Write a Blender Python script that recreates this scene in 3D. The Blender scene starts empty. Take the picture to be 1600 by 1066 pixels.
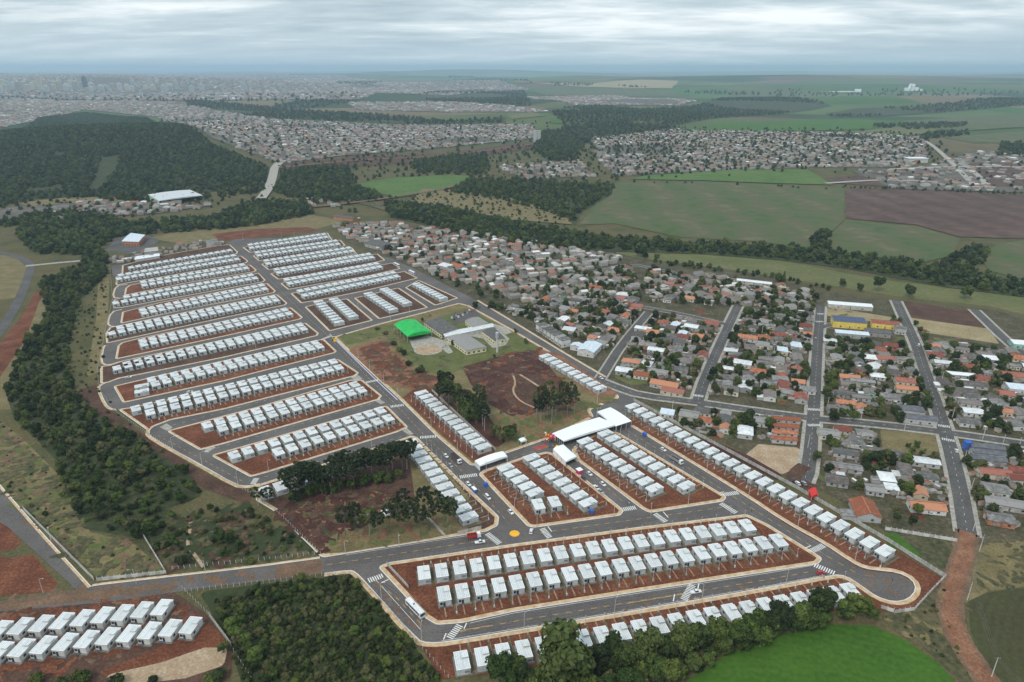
import bpy, bmesh, math, random
import numpy as np
from mathutils import Vector, Matrix
from mathutils.geometry import tessellate_polygon

R = math.radians
sc = bpy.context.scene
rng = random.Random(7)
npr = np.random.RandomState(11)

# ------------------------------------------------------------------ camera, sky, sun, exposure
CAM_H = 220.0            # drone height above the housing estate
FPX = 1067.0             # focal length for a 1600 px wide frame (24 mm lens)
YH = 106.0               # row of the true horizon in that frame
PITCH = math.atan((533 - YH) / FPX)
cam_d = bpy.data.cameras.new('camera')
cam = bpy.data.objects.new('camera', cam_d)
sc.collection.objects.link(cam)
cam.location = (0, 0, CAM_H)
cam.rotation_euler = (R(90) - PITCH, 0, 0)
cam_d.sensor_width = 36
cam_d.lens = 36 * FPX / 1600
cam_d.clip_start = 1
cam_d.clip_end = 200000
sc.camera = cam

SUN_EL, SUN_AZ = R(52), R(215)      # azimuth: compass style, from +Y clockwise
w = bpy.data.worlds.new('World')
sc.world = w
w.use_nodes = True
wn, wl = w.node_tree.nodes, w.node_tree.links
wn.clear()
def wnode(t, **kw):
    n = wn.new(t)
    for k, v in kw.items():
        setattr(n, k, v)
    return n
def wmath(op, a, b=None, c=None):
    n = wnode('ShaderNodeMath', operation=op)
    for i, v in enumerate((a, b, c)):
        if v is None: continue
        if isinstance(v, (int, float)): n.inputs[i].default_value = v
        else: wl.new(v, n.inputs[i])
    return n.outputs[0]
sky = wnode('ShaderNodeTexSky', sky_type='NISHITA')
sky.sun_disc = False
sky.sun_elevation = SUN_EL
sky.sun_rotation = SUN_AZ
sky.air_density = 1.0
sky.dust_density = 2.0
skys = wnode('ShaderNodeVectorMath', operation='SCALE')
wl.new(sky.outputs[0], skys.inputs[0]); skys.inputs['Scale'].default_value = 0.1
tc = wnode('ShaderNodeTexCoord')
sep = wnode('ShaderNodeSeparateXYZ'); wl.new(tc.outputs['Generated'], sep.inputs[0])
zc = wmath('MAXIMUM', sep.outputs[2], 0.0)
den = wmath('ADD', zc, 0.085)
cx = wmath('DIVIDE', sep.outputs[0], den)
cy = wmath('DIVIDE', sep.outputs[1], den)
comb = wnode('ShaderNodeCombineXYZ')
wl.new(wmath('MULTIPLY', cx, 0.62), comb.inputs[0]); wl.new(wmath('MULTIPLY', cy, 1.0), comb.inputs[1])
def wnoise(scale, detail, rough, off):
    n = wnode('ShaderNodeTexNoise'); n.inputs['Scale'].default_value = scale
    n.inputs['Detail'].default_value = detail; n.inputs['Roughness'].default_value = rough
    mp = wnode('ShaderNodeVectorMath', operation='ADD'); mp.inputs[1].default_value = off
    wl.new(comb.outputs[0], mp.inputs[0]); wl.new(mp.outputs[0], n.inputs['Vector'])
    n.inputs['Distortion'].default_value = 0.25
    return n.outputs['Fac']
n1 = wnoise(0.36, 7, 0.55, (3.1, 1.7, 0)); n2 = wnoise(1.9, 8, 0.6, (9.3, 4.4, 2.0))
nm = wmath('ADD', wmath('MULTIPLY', n1, 0.62), wmath('MULTIPLY', n2, 0.38))
ramp = wnode('ShaderNodeValToRGB')
ramp.color_ramp.elements[0].position = 0.39; ramp.color_ramp.elements[0].color = (0.40, 0.52, 0.60, 1)
ramp.color_ramp.elements[1].position = 0.62; ramp.color_ramp.elements[1].color = (1.02, 1.08, 1.10, 1)
e = ramp.color_ramp.elements.new(0.50); e.color = (0.60, 0.71, 0.77, 1)
wl.new(nm, ramp.inputs[0])
# overcast brightens towards the zenith
bright = wnode('ShaderNodeVectorMath', operation='SCALE')
wl.new(ramp.outputs[0], bright.inputs[0])
wl.new(wmath('ADD', 0.90, wmath('MULTIPLY', zc, 0.22)), bright.inputs['Scale'])
hz = wnode('ShaderNodeMapRange'); hz.inputs['From Min'].default_value = 0.0; hz.inputs['From Max'].default_value = 0.06
hz.inputs['To Min'].default_value = 0.75; hz.inputs['To Max'].default_value = 0.0
wl.new(zc, hz.inputs['Value'])
mh = wnode('ShaderNodeMix', data_type='RGBA')
wl.new(hz.outputs[0], mh.inputs[0]); wl.new(bright.outputs[0], mh.inputs[6]); mh.inputs[7].default_value = (0.50, 0.64, 0.72, 1)
mc = wnode('ShaderNodeMix', data_type='RGBA'); mc.inputs[0].default_value = 0.9
wl.new(skys.outputs[0], mc.inputs[6]); wl.new(mh.outputs[2], mc.inputs[7])
bg = wnode('ShaderNodeBackground'); bg.inputs[1].default_value = 1.0
wl.new(mc.outputs[2], bg.inputs[0])
wo = wnode('ShaderNodeOutputWorld'); wl.new(bg.outputs[0], wo.inputs[0])

sun_d = bpy.data.lights.new('sun', 'SUN'); sun_d.energy = 1.5; sun_d.angle = R(14); sun_d.color = (1.0, 0.94, 0.85)
sun = bpy.data.objects.new('sun', sun_d); sc.collection.objects.link(sun)
sdir = Vector((math.sin(SUN_AZ) * math.cos(SUN_EL), math.cos(SUN_AZ) * math.cos(SUN_EL), math.sin(SUN_EL)))
sun.rotation_euler = (-sdir).to_track_quat('-Z', 'Y').to_euler()
sun.location = (0, 0, 400)
sc.view_settings.view_transform = 'Standard'
sc.view_settings.look = 'None'
sc.view_settings.exposure = 0.24
sc.view_settings.gamma = 1.0
sc.view_settings.use_curve_mapping = False
sc.cycles.use_denoising = True
sc.cycles.volume_bounces = 1
sc.cycles.max_bounces = 5
sc.cycles.diffuse_bounces = 3

# ------------------------------------------------------------------ terrain and picture-to-ground survey
HILLS = [(-1150, 2050, 620, 520, 58), (-150, 3300, 1100, 600, 22), (900, 1950, 700, 380, 26), (1700, 2500, 700, 500, 24),
         (500, 3000, 700, 500, 18), (-1900, 4300, 1200, 700, 30), (900, 4300, 1500, 600, 38), (2600, 4600, 900, 800, 45),
         (-700, 5600, 1500, 700, 40), (2500, 6800, 2400, 700, 55), (-4200, 7800, 2600, 900, 50), (200, 8200, 1500, 800, 62)]
for _ in range(46):
    r_ = 9000 + 26000 * rng.random() ** 1.2
    a_ = (rng.random() - .5) * 1.9
    HILLS.append((r_ * math.sin(a_), r_ * math.cos(a_), rng.uniform(1200, 4200), rng.uniform(700, 1500), rng.uniform(20, 75) * min(1.6, r_ / 16000 + .3)))
HILLS.append((-3200, 21000, 2400, 900, 110)); HILLS.append((-1500, 22500, 3200, 900, 135))

def hgt(x, y):
    x = np.asarray(x, float); y = np.asarray(y, float)
    d = np.hypot(x, y)
    m = np.clip((d - 1180) / 500, 0, 1); m = m * m * (3 - 2 * m)
    z = np.zeros_like(d)
    for (a, b, sx, sy, h) in HILLS:
        z = z + h * np.exp(-((x - a) / sx) ** 2 - ((y - b) / sy) ** 2)
    return z * m

_ts = 100.0 * 1.004 ** np.arange(1650)
def G(px, py):
    """ground point surveyed from a point of the 1600 x 1066 photograph"""
    u = (px - 800) / FPX; v = (533 - py) / FPX
    dx, dy, dz = u, math.cos(PITCH) + v * math.sin(PITCH), -math.sin(PITCH) + v * math.cos(PITCH)
    if dz < -1e-5:
        t0 = -CAM_H / dz
        if math.hypot(dx, dy) * t0 < 1150:
            return (dx * t0, dy * t0)
    hit = CAM_H + dz * _ts - hgt(dx * _ts, dy * _ts)
    idx = np.nonzero(hit < 0)[0]
    t = _ts[idx[0]] if len(idx) else 45000.0
    if len(idx) and idx[0] > 0:
        lo, hi = _ts[idx[0] - 1], t
        for _ in range(25):
            mi = (lo + hi) / 2
            if CAM_H + dz * mi - float(hgt(dx * mi, dy * mi)) < 0: hi = mi
            else: lo = mi
        t = hi
    t = min(t, 45000.0)
    return (dx * t, dy * t)
def GP(pts): return [G(*p) for p in pts]

# ------------------------------------------------------------------ materials
MATS = {}
def mat(name, cols, scale=0.2, detail=4, rough=0.9, pos=None, metal=0.0, bump=0.0, objrand=0.0, second=None, spec=0.3, rows=None):
    """procedural material: noise in world metres through a ramp of base colours"""
    if name in MATS: return MATS[name]
    m = bpy.data.materials.new(name); m.use_nodes = True
    N, L = m.node_tree.nodes, m.node_tree.links
    b = N['Principled BSDF']
    b.inputs['Roughness'].default_value = rough; b.inputs['Metallic'].default_value = metal
    b.inputs['Specular IOR Level'].default_value = spec
    if not isinstance(cols[0], (tuple, list)): cols = [cols]
    cols = [tuple(c) + (1,) for c in cols]
    if len(cols) == 1:
        c = cols[0]; cols = [tuple(v * .88 for v in c[:3]) + (1,), tuple(min(1, v * 1.1) for v in c[:3]) + (1,)]
    g = N.new('ShaderNodeNewGeometry')
    n = N.new('ShaderNodeTexNoise'); n.inputs['Scale'].default_value = scale; n.inputs['Detail'].default_value = detail
    n.inputs['Roughness'].default_value = 0.62
    L.new(g.outputs['Position'], n.inputs['Vector'])
    fac = n.outputs['Fac']
    if second:
        n2 = N.new('ShaderNodeTexNoise'); n2.inputs['Scale'].default_value = second; n2.inputs['Detail'].default_value = 3
        L.new(g.outputs['Position'], n2.inputs['Vector'])
        mx = N.new('ShaderNodeMath'); mx.operation = 'MULTIPLY_ADD'; mx.inputs[1].default_value = .5
        h = N.new('ShaderNodeMath'); h.operation = 'MULTIPLY'; h.inputs[1].default_value = .5
        L.new(n2.outputs['Fac'], h.inputs[0]); L.new(fac, mx.inputs[0]); L.new(h.outputs[0], mx.inputs[2])
        fac = mx.outputs[0]
    if rows:
        wv = N.new('ShaderNodeTexWave'); wv.wave_type = rows[0]; wv.inputs['Scale'].default_value = rows[1]; wv.inputs['Distortion'].default_value = rows[3]; wv.inputs['Detail'].default_value = 2
        wv.inputs['Detail Scale'].default_value = .3
        tr = N.new('ShaderNodeVectorMath'); tr.operation = 'SUBTRACT'; tr.inputs[1].default_value = rows[4]; L.new(g.outputs['Position'], tr.inputs[0]); L.new(tr.outputs[0], wv.inputs['Vector'])
        if rows[0] == 'RINGS': wv.rings_direction = 'Z'
        s_ = N.new('ShaderNodeMath'); s_.operation = 'SUBTRACT'; s_.inputs[1].default_value = .5; L.new(wv.outputs['Fac'], s_.inputs[0])
        a_ = N.new('ShaderNodeMath'); a_.operation = 'MULTIPLY_ADD'; a_.inputs[1].default_value = rows[2]; L.new(s_.outputs[0], a_.inputs[0]); L.new(fac, a_.inputs[2]); fac = a_.outputs[0]
    if objrand:
        oi = N.new('ShaderNodeObjectInfo')
        s = N.new('ShaderNodeMath'); s.operation = 'SUBTRACT'; s.inputs[1].default_value = .5; L.new(oi.outputs['Random'], s.inputs[0])
        a = N.new('ShaderNodeMath'); a.operation = 'MULTIPLY_ADD'; a.inputs[1].default_value = objrand
        L.new(s.outputs[0], a.inputs[0]); L.new(fac, a.inputs[2]); fac = a.outputs[0]
    r = N.new('ShaderNodeValToRGB')
    k = len(cols)
    if pos is None: pos = [0.34 + 0.32 * i / (k - 1) for i in range(k)]
    el = r.color_ramp.elements
    el[0].position, el[0].color = pos[0], cols[0]
    el[1].position, el[1].color = pos[-1], cols[-1]
    for i in range(1, k - 1):
        q = el.new(pos[i]); q.color = cols[i]
    L.new(fac, r.inputs[0]); L.new(r.outputs[0], b.inputs['Base Color'])
    if bump:
        bp = N.new('ShaderNodeBump'); bp.inputs['Strength'].default_value = min(1, bump); bp.inputs['Distance'].default_value = bump
        L.new(n.outputs['Fac'], bp.inputs['Height']); L.new(bp.outputs[0], b.inputs['Normal'])
    MATS[name] = m
    return m
def mat_attr(name, rough=0.9):
    """colour of each roof or wall stored with the mesh"""
    m = bpy.data.materials.new(name); m.use_nodes = True
    N, L = m.node_tree.nodes, m.node_tree.links
    a = N.new('ShaderNodeAttribute'); a.attribute_name = 'col'
    g = N.new('ShaderNodeNewGeometry'); n = N.new('ShaderNodeTexNoise'); n.inputs['Scale'].default_value = 0.7; n.inputs['Detail'].default_value = 4
    L.new(g.outputs['Position'], n.inputs['Vector'])
    mr = N.new('ShaderNodeMapRange'); mr.inputs['To Min'].default_value = .72; mr.inputs['To Max'].default_value = 1.25; L.new(n.outputs['Fac'], mr.inputs['Value'])
    v = N.new('ShaderNodeVectorMath'); v.operation = 'SCALE'; L.new(a.outputs['Color'], v.inputs[0]); L.new(mr.outputs[0], v.inputs['Scale'])
    b = N['Principled BSDF']; L.new(v.outputs[0], b.inputs['Base Color']); b.inputs['Roughness'].default_value = rough
    b.inputs['Specular IOR Level'].default_value = .25
    MATS[name] = m
    return m

mat('asphalt', [(.074, .066, .063), (.112, .101, .096), (.16, .143, .132)], .045, 9, .9, second=1.1)
mat('old_asphalt', [(.058, .055, .055), (.090, .085, .083), (.14, .13, .12)], .06, 8, .9, second=1.1)
mat('kerb_paint', (.66, .64, .60), 1.2, 4, .8)
mat('sidewalk', [(.40, .265, .145), (.52, .37, .225), (.62, .49, .35)], .35, 5, .95)
mat('concrete_walk', [(.24, .22, .185), (.33, .31, .27), (.44, .42, .375)], .5, 5, .95)
mat('red_soil', [(.058, .020, .011), (.130, .044, .022), (.24, .098, .054)], .07, 8, 1, second=.9, bump=.15)
mat('orange_soil', [(.135, .058, .032), (.21, .098, .056), (.32, .175, .11)], .12, 7, 1, second=1.0)
mat('brown_soil', [(.042, .022, .016), (.080, .042, .029), (.14, .082, .056)], .08, 7, 1, second=.8)
mat('dark_soil', [(.034, .014, .011), (.062, .025, .019), (.11, .048, .036)], .07, 7, 1, second=.8)
mat('tan_soil', [(.26, .17, .10), (.36, .26, .17), (.48, .39, .29)], .15, 6, 1, second=.9)
mat('lawn', [(.065, .085, .024), (.10, .115, .036), (.155, .145, .065)], .10, 6, 1, second=.9)
mat('dry_grass', [(.10, .085, .038), (.16, .13, .06), (.24, .19, .095)], .09, 7, 1, second=.8)
mat('straw', [(.20, .16, .085), (.28, .225, .125), (.36, .30, .18)], .06, 6, 1, second=.5)
mat('scrub_land', [(.030, .040, .016), (.060, .062, .028), (.105, .088, .044), (.14, .115, .06)], .05, 8, 1, second=.4)
mat('crop_green', [(.030, .080, .007), (.044, .112, .010), (.066, .135, .016)], .03, 7, 1, second=.5, rows=('RINGS', .075, .045, 2.5, (60, 40, 0)))
mat('dark_crop', [(.040, .036, .018), (.056, .056, .022), (.066, .080, .028)], .03, 6, 1, second=.5, rows=('RINGS', .09, .05, 2.0, (300, 150, 0)))
mat('pasture', [(.050, .082, .024), (.072, .100, .034), (.095, .092, .045), (.125, .125, .060)], .008, 8, 1, second=.05, rows=('BANDS', .004, .12, 8, (0, 0, 0)))
mat('bright_pasture', [(.050, .100, .020), (.075, .135, .030), (.11, .150, .045)], .012, 6, 1, second=.1)
mat('meadow', [(.080, .098, .032), (.115, .122, .045), (.165, .150, .068)], .02, 7, 1, second=.2)
mat('ploughed', [(.062, .036, .028), (.088, .052, .041), (.12, .076, .06)], .010, 7, 1, second=.06, rows=('BANDS', .006, .10, 6, (0, 0, 0)))
mat('forest_floor', [(.022, .032, .012), (.040, .050, .020), (.072, .072, .034)], .06, 6, 1, second=.5)
mat('yard_land', [(.026, .032, .014), (.055, .054, .026), (.095, .078, .048), (.16, .13, .095)], .09, 8, 1, second=.5)
mat('town_land', [(.060, .058, .044), (.11, .098, .082), (.18, .155, .135)], .02, 8, 1, second=.12)
mat('white_paint', (.72, .72, .70), 1.5, 4, .7)
mat('yellow_paint', (.62, .36, .07), 1.5, 4, .75)
mat('orange_paint', (.80, .42, .03), .8, 4, .7)
mat('red_paint', (.36, .07, .05), .8, 4, .8)
mat('blue_paint', (.10, .16, .50), 1.0, 3, .7)
mat('house_wall', [(.40, .415, .41), (.49, .51, .50), (.56, .58, .57)], .5, 5, .85, objrand=.25)
hr = mat('house_roof', [(.56, .585, .59), (.63, .66, .665), (.69, .715, .72)], .9, 3, .6, objrand=.35)
def sheet_ribs(m, axis_scale=(1, 0, 0)):
    N, L = m.node_tree.nodes, m.node_tree.links
    t = N.new('ShaderNodeTexCoord'); wv = N.new('ShaderNodeTexWave'); wv.inputs['Scale'].default_value = .36; L.new(t.outputs['Object'], wv.inputs['Vector'])
    mr = N.new('ShaderNodeMapRange'); mr.inputs['From Min'].default_value = .86; mr.inputs['From Max'].default_value = 1; mr.inputs['To Min'].default_value = 1; mr.inputs['To Max'].default_value = .72; L.new(wv.outputs['Fac'], mr.inputs['Value'])
    b = N['Principled BSDF']; src = b.inputs['Base Color'].links[0].from_socket
    v = N.new('ShaderNodeVectorMath'); v.operation = 'SCALE'; L.new(src, v.inputs[0]); L.new(mr.outputs[0], v.inputs['Scale']); L.new(v.outputs[0], b.inputs['Base Color'])
sheet_ribs(hr)
mat('roof_cap', (.86, .88, .89), 1, 2, .6)
mat('unpainted_wall', [(.48, .47, .44), (.58, .57, .54), (.66, .65, .62)], .6, 5, .9, objrand=.3)
mat('concrete', [(.30, .295, .28), (.40, .39, .37), (.50, .49, .46)], .5, 6, .92, objrand=.2)
mat('apron_concrete', [(.12, .12, .112), (.17, .17, .16), (.23, .23, .215)], .6, 5, .95)
mat('strip_grass', [(.060, .056, .034), (.098, .086, .052), (.15, .12, .072)], .5, 5, 1)
mat('glass_dark', (.035, .042, .05), 1, 1, .15, spec=.5)
mat('frame_dark', (.10, .10, .11), 1, 1, .5)
mat('door_brown', (.16, .14, .13), 1, 2, .6)
mat('grey_shutter', (.22, .23, .24), 3, 2, .6)
mat('dusty_road', [(.10, .066, .046), (.155, .095, .06), (.23, .145, .09)], .12, 8, 1, second=.9)
mat('thicket_floor', [(.020, .030, .011), (.034, .046, .017), (.058, .064, .027)], .3, 6, 1, second=1.5)
mat('tyre_wear', [(.060, .054, .051), (.090, .081, .077), (.125, .112, .105)], .15, 7, .85, second=1.3)
mat('yard_path', [(.20, .125, .075), (.28, .185, .115), (.35, .25, .17)], .6, 5, 1)
mat('leaf_young', [(.035, .060, .022), (.055, .085, .030), (.075, .105, .04)], .08, 3, .85, objrand=.3)
mat('galvanised', (.52, .54, .55), 1, 3, .45, metal=.3)
mat('pole_concrete', (.55, .53, .50), 1, 3, .9)
mat('wire', (.12, .12, .13), 1, 1, .6)
mat('tile_orange', [(.25, .085, .045), (.37, .135, .072), (.47, .215, .125)], .5, 6, .9, objrand=.5)
mat('tile_red', [(.17, .055, .04), (.25, .085, .06), (.33, .13, .095)], .5, 6, .9, objrand=.5)
mat('fibre_grey', [(.10, .097, .092), (.17, .165, .157), (.27, .26, .25)], .4, 6, .95, objrand=.45)
mat('fibre_brown', [(.095, .082, .075), (.15, .13, .12), (.21, .185, .17)], .4, 6, .95, objrand=.45)
mat('metal_white', [(.52, .54, .55), (.66, .68, .69), (.76, .78, .79)], .5, 5, .5, objrand=.35)
mat('metal_blue', [(.46, .55, .62), (.58, .66, .72), (.68, .74, .78)], .5, 4, .5)
mat('slate_roof', [(.085, .09, .105), (.12, .125, .14), (.16, .165, .18)], .5, 5, .8)
mat('plaster_white', [(.38, .37, .345), (.52, .51, .48), (.64, .63, .60)], .5, 5, .9, objrand=.5)
mat('plaster_cream', [(.48, .43, .32), (.58, .52, .40), (.65, .60, .48)], .5, 5, .9, objrand=.5)
mat('plaster_grey', [(.30, .295, .285), (.39, .385, .375), (.47, .46, .45)], .5, 5, .9, objrand=.5)
mat('plaster_yellow', [(.66, .50, .10), (.76, .58, .13), (.82, .66, .22)], .5, 4, .85)
mat('plaster_green', [(.22, .42, .34), (.30, .52, .42), (.36, .58, .48)], .5, 4, .85)
mat('school_cream', [(.60, .54, .33), (.70, .64, .42), (.76, .71, .52)], .4, 4, .85)
mat('brick_orange', [(.34, .13, .07), (.44, .19, .11), (.5, .25, .16)], .8, 5, .95)
mat('solar', (.035, .05, .13), 1, 2, .25, spec=.6)
sheet_ribs(mat('green_sheet', [(.010, .34, .06), (.014, .45, .08), (.02, .50, .10)], .25, 5, .5))
mat('tent_white', [(.80, .83, .85), (.86, .88, .89)], .3, 3, .6)
mat('dark_cloth', (.06, .06, .065), 1, 2, .9)
mat('car_white', (.72, .73, .74), 1, 1, .3, spec=.5); mat('car_black', (.03, .03, .035), 1, 1, .3, spec=.5)
mat('car_silver', (.42, .43, .45), 1, 1, .3, metal=.4); mat('car_red', (.45, .03, .04), 1, 1, .3, spec=.5)
mat('car_blue', (.05, .14, .48), 1, 1, .35, spec=.5); mat('car_yellow', (.72, .45, .04), 1, 1, .4)
mat('rubber', (.03, .03, .03), 1, 1, .9); mat('lamp_lens', (.75, .72, .65), 1, 1, .2)
mat('skin', (.42, .27, .19), 1, 1, .7)
mat('magenta_cloth', (.60, .04, .14), .8, 2, .8); mat('red_cloth', (.58, .04, .035), .8, 2, .8); mat('blue_tarp', (.035, .12, .50), .8, 2, .6)
mat('yellow_cloth', (.75, .55, .05), .8, 2, .8)
mat('bark', [(.09, .07, .055), (.15, .125, .105), (.24, .21, .185)], 1.5, 4, .95)
mat('pale_bark', [(.22, .20, .17), (.32, .30, .27), (.42, .40, .36)], 1.5, 4, .95)
mat('leaf_dark', [(.018, .031, .007), (.038, .058, .012), (.072, .097, .023)], .45, 3, .8, objrand=.55)
mat('leaf_mid', [(.024, .042, .007), (.054, .080, .013), (.098, .126, .025)], .45, 3, .8, objrand=.55)
mat('leaf_light', [(.030, .058, .010), (.060, .096, .016), (.10, .14, .028)], .45, 3, .8, objrand=.5)
mat('leaf_dull', [(.030, .040, .012), (.066, .074, .024), (.12, .118, .046)], .45, 3, .85, objrand=.7)
mat('leaf_pine', [(.014, .024, .008), (.028, .042, .012), (.050, .066, .02)], .6, 3, .8, objrand=.4)
mat('leaf_far', [(.022, .038, .014), (.040, .063, .022), (.064, .090, .033)], .08, 3, .85, objrand=.5)
mat_attr('town_paint')

# ------------------------------------------------------------------ object helpers
COL = sc.collection
def tag(o, label, cat, group=None):
    o['label'] = label; o['category'] = cat
    if group: o['group'] = group
    return o
def add(name, mesh, parent=None, loc=None, rz=0.0):
    o = bpy.data.objects.new(name, mesh); COL.objects.link(o)
    if parent is not None: o.parent = parent
    if loc is not None: o.location = loc
    if rz: o.rotation_euler = (0, 0, rz)
    return o
def thing(name, label, cat, loc=(0, 0, 0), rz=0.0, group=None):
    o = add(name, None, None, loc, rz)
    o.empty_display_size = 0.5
    return tag(o, label, cat, group)
def struct(name, mesh, parent=None):
    o = add(name, mesh, parent)
    if parent is None: o['kind'] = 'structure'
    return o
class MB:
    """collects faces for one mesh"""
    def __init__(s): s.v = []; s.f = []; s.m = []; s.mats = []
    def mi(s, m):
        m = MATS[m] if isinstance(m, str) else m
        if m not in s.mats: s.mats.append(m)
        return s.mats.index(m)
    def poly(s, pts, m):
        i = len(s.v); s.v += [tuple(p) for p in pts]; s.f.append(tuple(range(i, i + len(pts)))); s.m.append(s.mi(m)); return s
    def hexa(s, b, t, m, bottom=True):
        i = len(s.v); s.v += [tuple(p) for p in b] + [tuple(p) for p in t]; n = len(b); k = s.mi(m)
        for j in range(n):
            s.f.append((i + j, i + (j + 1) % n, i + n + (j + 1) % n, i + n + j)); s.m.append(k)
        s.f.append(tuple(range(i + n, i + 2 * n))); s.m.append(k)
        if bottom: s.f.append(tuple(reversed(range(i, i + n)))); s.m.append(k)
        return s
    def box(s, x0, x1, y0, y1, z0, z1, m, bottom=True):
        return s.hexa([(x0, y0, z0), (x1, y0, z0), (x1, y1, z0), (x0, y1, z0)], [(x0, y0, z1), (x1, y0, z1), (x1, y1, z1), (x0, y1, z1)], m, bottom)
    def obox(s, c, ax, L, W, z0, z1, m):
        a = (math.cos(ax), math.sin(ax)); p = (-a[1], a[0])
        q = [(c[0] + a[0] * i * L / 2 + p[0] * j * W / 2, c[1] + a[1] * i * L / 2 + p[1] * j * W / 2) for i, j in ((-1, -1), (1, -1), (1, 1), (-1, 1))]
        return s.hexa([(x, y, z0) for x, y in q], [(x, y, z1) for x, y in q], m)
    def tube(s, a, b, r0, r1, m, n=6):
        a = Vector(a); b = Vector(b); d = (b - a).normalized()
        u = d.orthogonal().normalized(); v = d.cross(u)
        A = [a + (u * math.cos(6.28319 * k / n) + v * math.sin(6.28319 * k / n)) * r0 for k in range(n)]
        B = [b + (u * math.cos(6.28319 * k / n) + v * math.sin(6.28319 * k / n)) * r1 for k in range(n)]
        return s.hexa(A, B, m)
    def mesh(s, name, smooth=False):
        me = bpy.data.meshes.new(name); me.from_pydata(s.v, [], s.f)
        for m in s.mats: me.materials.append(m)
        if len(s.mats) > 1: me.polygons.foreach_set('material_index', s.m)
        if smooth: me.polygons.foreach_set('use_smooth', [True] * len(s.f))
        me.update(); return me

def area2(p): return sum(p[i][0] * p[(i + 1) % len(p)][1] - p[(i + 1) % len(p)][0] * p[i][1] for i in range(len(p)))
def ccw(p): return p if area2(p) > 0 else p[::-1]
def inset(p, d):
    n = len(p); out = []
    for i in range(n):
        a, b, c = Vector(p[i - 1]), Vector(p[i]), Vector(p[(i + 1) % n])
        u = (b - a).normalized(); v = (c - b).normalized()
        nu = Vector((-u.y, u.x)); nv = Vector((-v.y, v.x))
        m = nu + nv
        if m.length < .2: m = nu
        m.normalize()
        k = d / max(.45, m.dot(nu))
        out.append(tuple(b + m * k))
    return out
def rounded(p, r):
    n = len(p); out = []
    for i in range(n):
        a, b, c = Vector(p[i - 1]), Vector(p[i]), Vector(p[(i + 1) % n])
        u = (a - b); v = (c - b); lu, lv = u.length, v.length; u.normalize(); v.normalize()
        ang = math.acos(max(-1, min(1, u.dot(v))))
        if ang > R(160): out.append(tuple(b)); continue
        k = min(r / max(.2, math.tan(ang / 2)), lu * .42, lv * .42)
        A, C = b + u * k, b + v * k
        for t in (0, .2, .4, .6, .8, 1): out.append(tuple(A * (1 - t) ** 2 + b * 2 * t * (1 - t) + C * t * t))
    return out
def flat_mesh(name, p, z, m, zb=None):
    """filled outline at height z, with a skirt down to zb"""
    p = ccw(p); mb = MB(); k = mb.mi(m)
    mb.v = [(x, y, z) for x, y in p]; n = len(p)
    for t in tessellate_polygon([[Vector((x, y, 0)) for x, y in p]]):
        a, b, c = t
        if (p[b][0] - p[a][0]) * (p[c][1] - p[a][1]) - (p[b][1] - p[a][1]) * (p[c][0] - p[a][0]) < 0: b, c = c, b
        mb.f.append((a, b, c)); mb.m.append(k)
    if zb is not None:
        mb.v += [(x, y, zb) for x, y in p]
        for i in range(n): mb.f.append((n + i, n + (i + 1) % n, (i + 1) % n, i)); mb.m.append(k)
    return mb.mesh(name)
def drape_mesh(name, p, m, lift=0.0):
    """outline laid over the rolling far land"""
    p = ccw(p); bm = bmesh.new()
    vs = [bm.verts.new((x, y, 0)) for x, y in p]
    idx = tessellate_polygon([[Vector((x, y, 0)) for x, y in p]])
    for t in idx:
        try: bm.faces.new([vs[i] for i in t])
        except ValueError: pass
    xs = [q[0] for q in p]; ys = [q[1] for q in p]
    dist = math.hypot(sum(xs) / len(xs), sum(ys) / len(ys))
    step = max(30, dist * .03)
    for lo, hi, no in ((min(xs), max(xs), (1, 0, 0)), (min(ys), max(ys), (0, 1, 0))):
        k = min(60, int((hi - lo) / step)); st = (hi - lo) / (k + 1)
        for i in range(1, k + 1):
            c = lo + st * i
            bmesh.ops.bisect_plane(bm, geom=bm.verts[:] + bm.edges[:] + bm.faces[:], plane_co=(no[0] * c, no[1] * c, 0), plane_no=no)
    co = np.array([v.co[:] for v in bm.verts])
    d = np.hypot(co[:, 0], co[:, 1]); z = hgt(co[:, 0], co[:, 1]) + .25 + d * 4e-4 + lift * (1 + d / 2500)
    for v, q in zip(bm.verts, z): v.co.z = q
    bmesh.ops.recalc_face_normals(bm, faces=bm.faces[:])
    if sum(f.normal.z for f in bm.faces) < 0: bmesh.ops.reverse_faces(bm, faces=bm.faces[:])
    me = bpy.data.meshes.new(name); bm.to_mesh(me); bm.free()
    me.materials.append(MATS[m]); return me
_layer = [0]
def patch(name, px, m, r=3.0, z=None):
    """a piece of land surface traced on the ground"""
    p = GP(px)
    far = max(math.hypot(*q) for q in p) > 1150
    if far: return struct(name, drape_mesh(name, p, m, .12 * (_layer[0] % 5)))
    _layer[0] += 1
    return struct(name, flat_mesh(name, rounded(ccw(p), r), .004 * _layer[0] if z is None else z, m))
def ribbon_pts(p, wl_, wr_):
    p = [Vector(q) for q in p]; Lp, Rp = [], []
    for i, q in enumerate(p):
        d = ((p[i] - p[i - 1]).normalized() if i else Vector((0, 0))) + ((p[i + 1] - p[i]).normalized() if i < len(p) - 1 else Vector((0, 0)))
        d.normalize(); n = Vector((-d.y, d.x))
        k = 1.0
        if 0 < i < len(p) - 1:
            e_ = (p[i + 1] - p[i]).normalized(); k = 1 / max(.5, abs(Vector((-e_.y, e_.x)).dot(n)))
        Lp.append(q + n * wl_ * k); Rp.append(q - n * wr_ * k)
    return Lp, Rp
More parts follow.
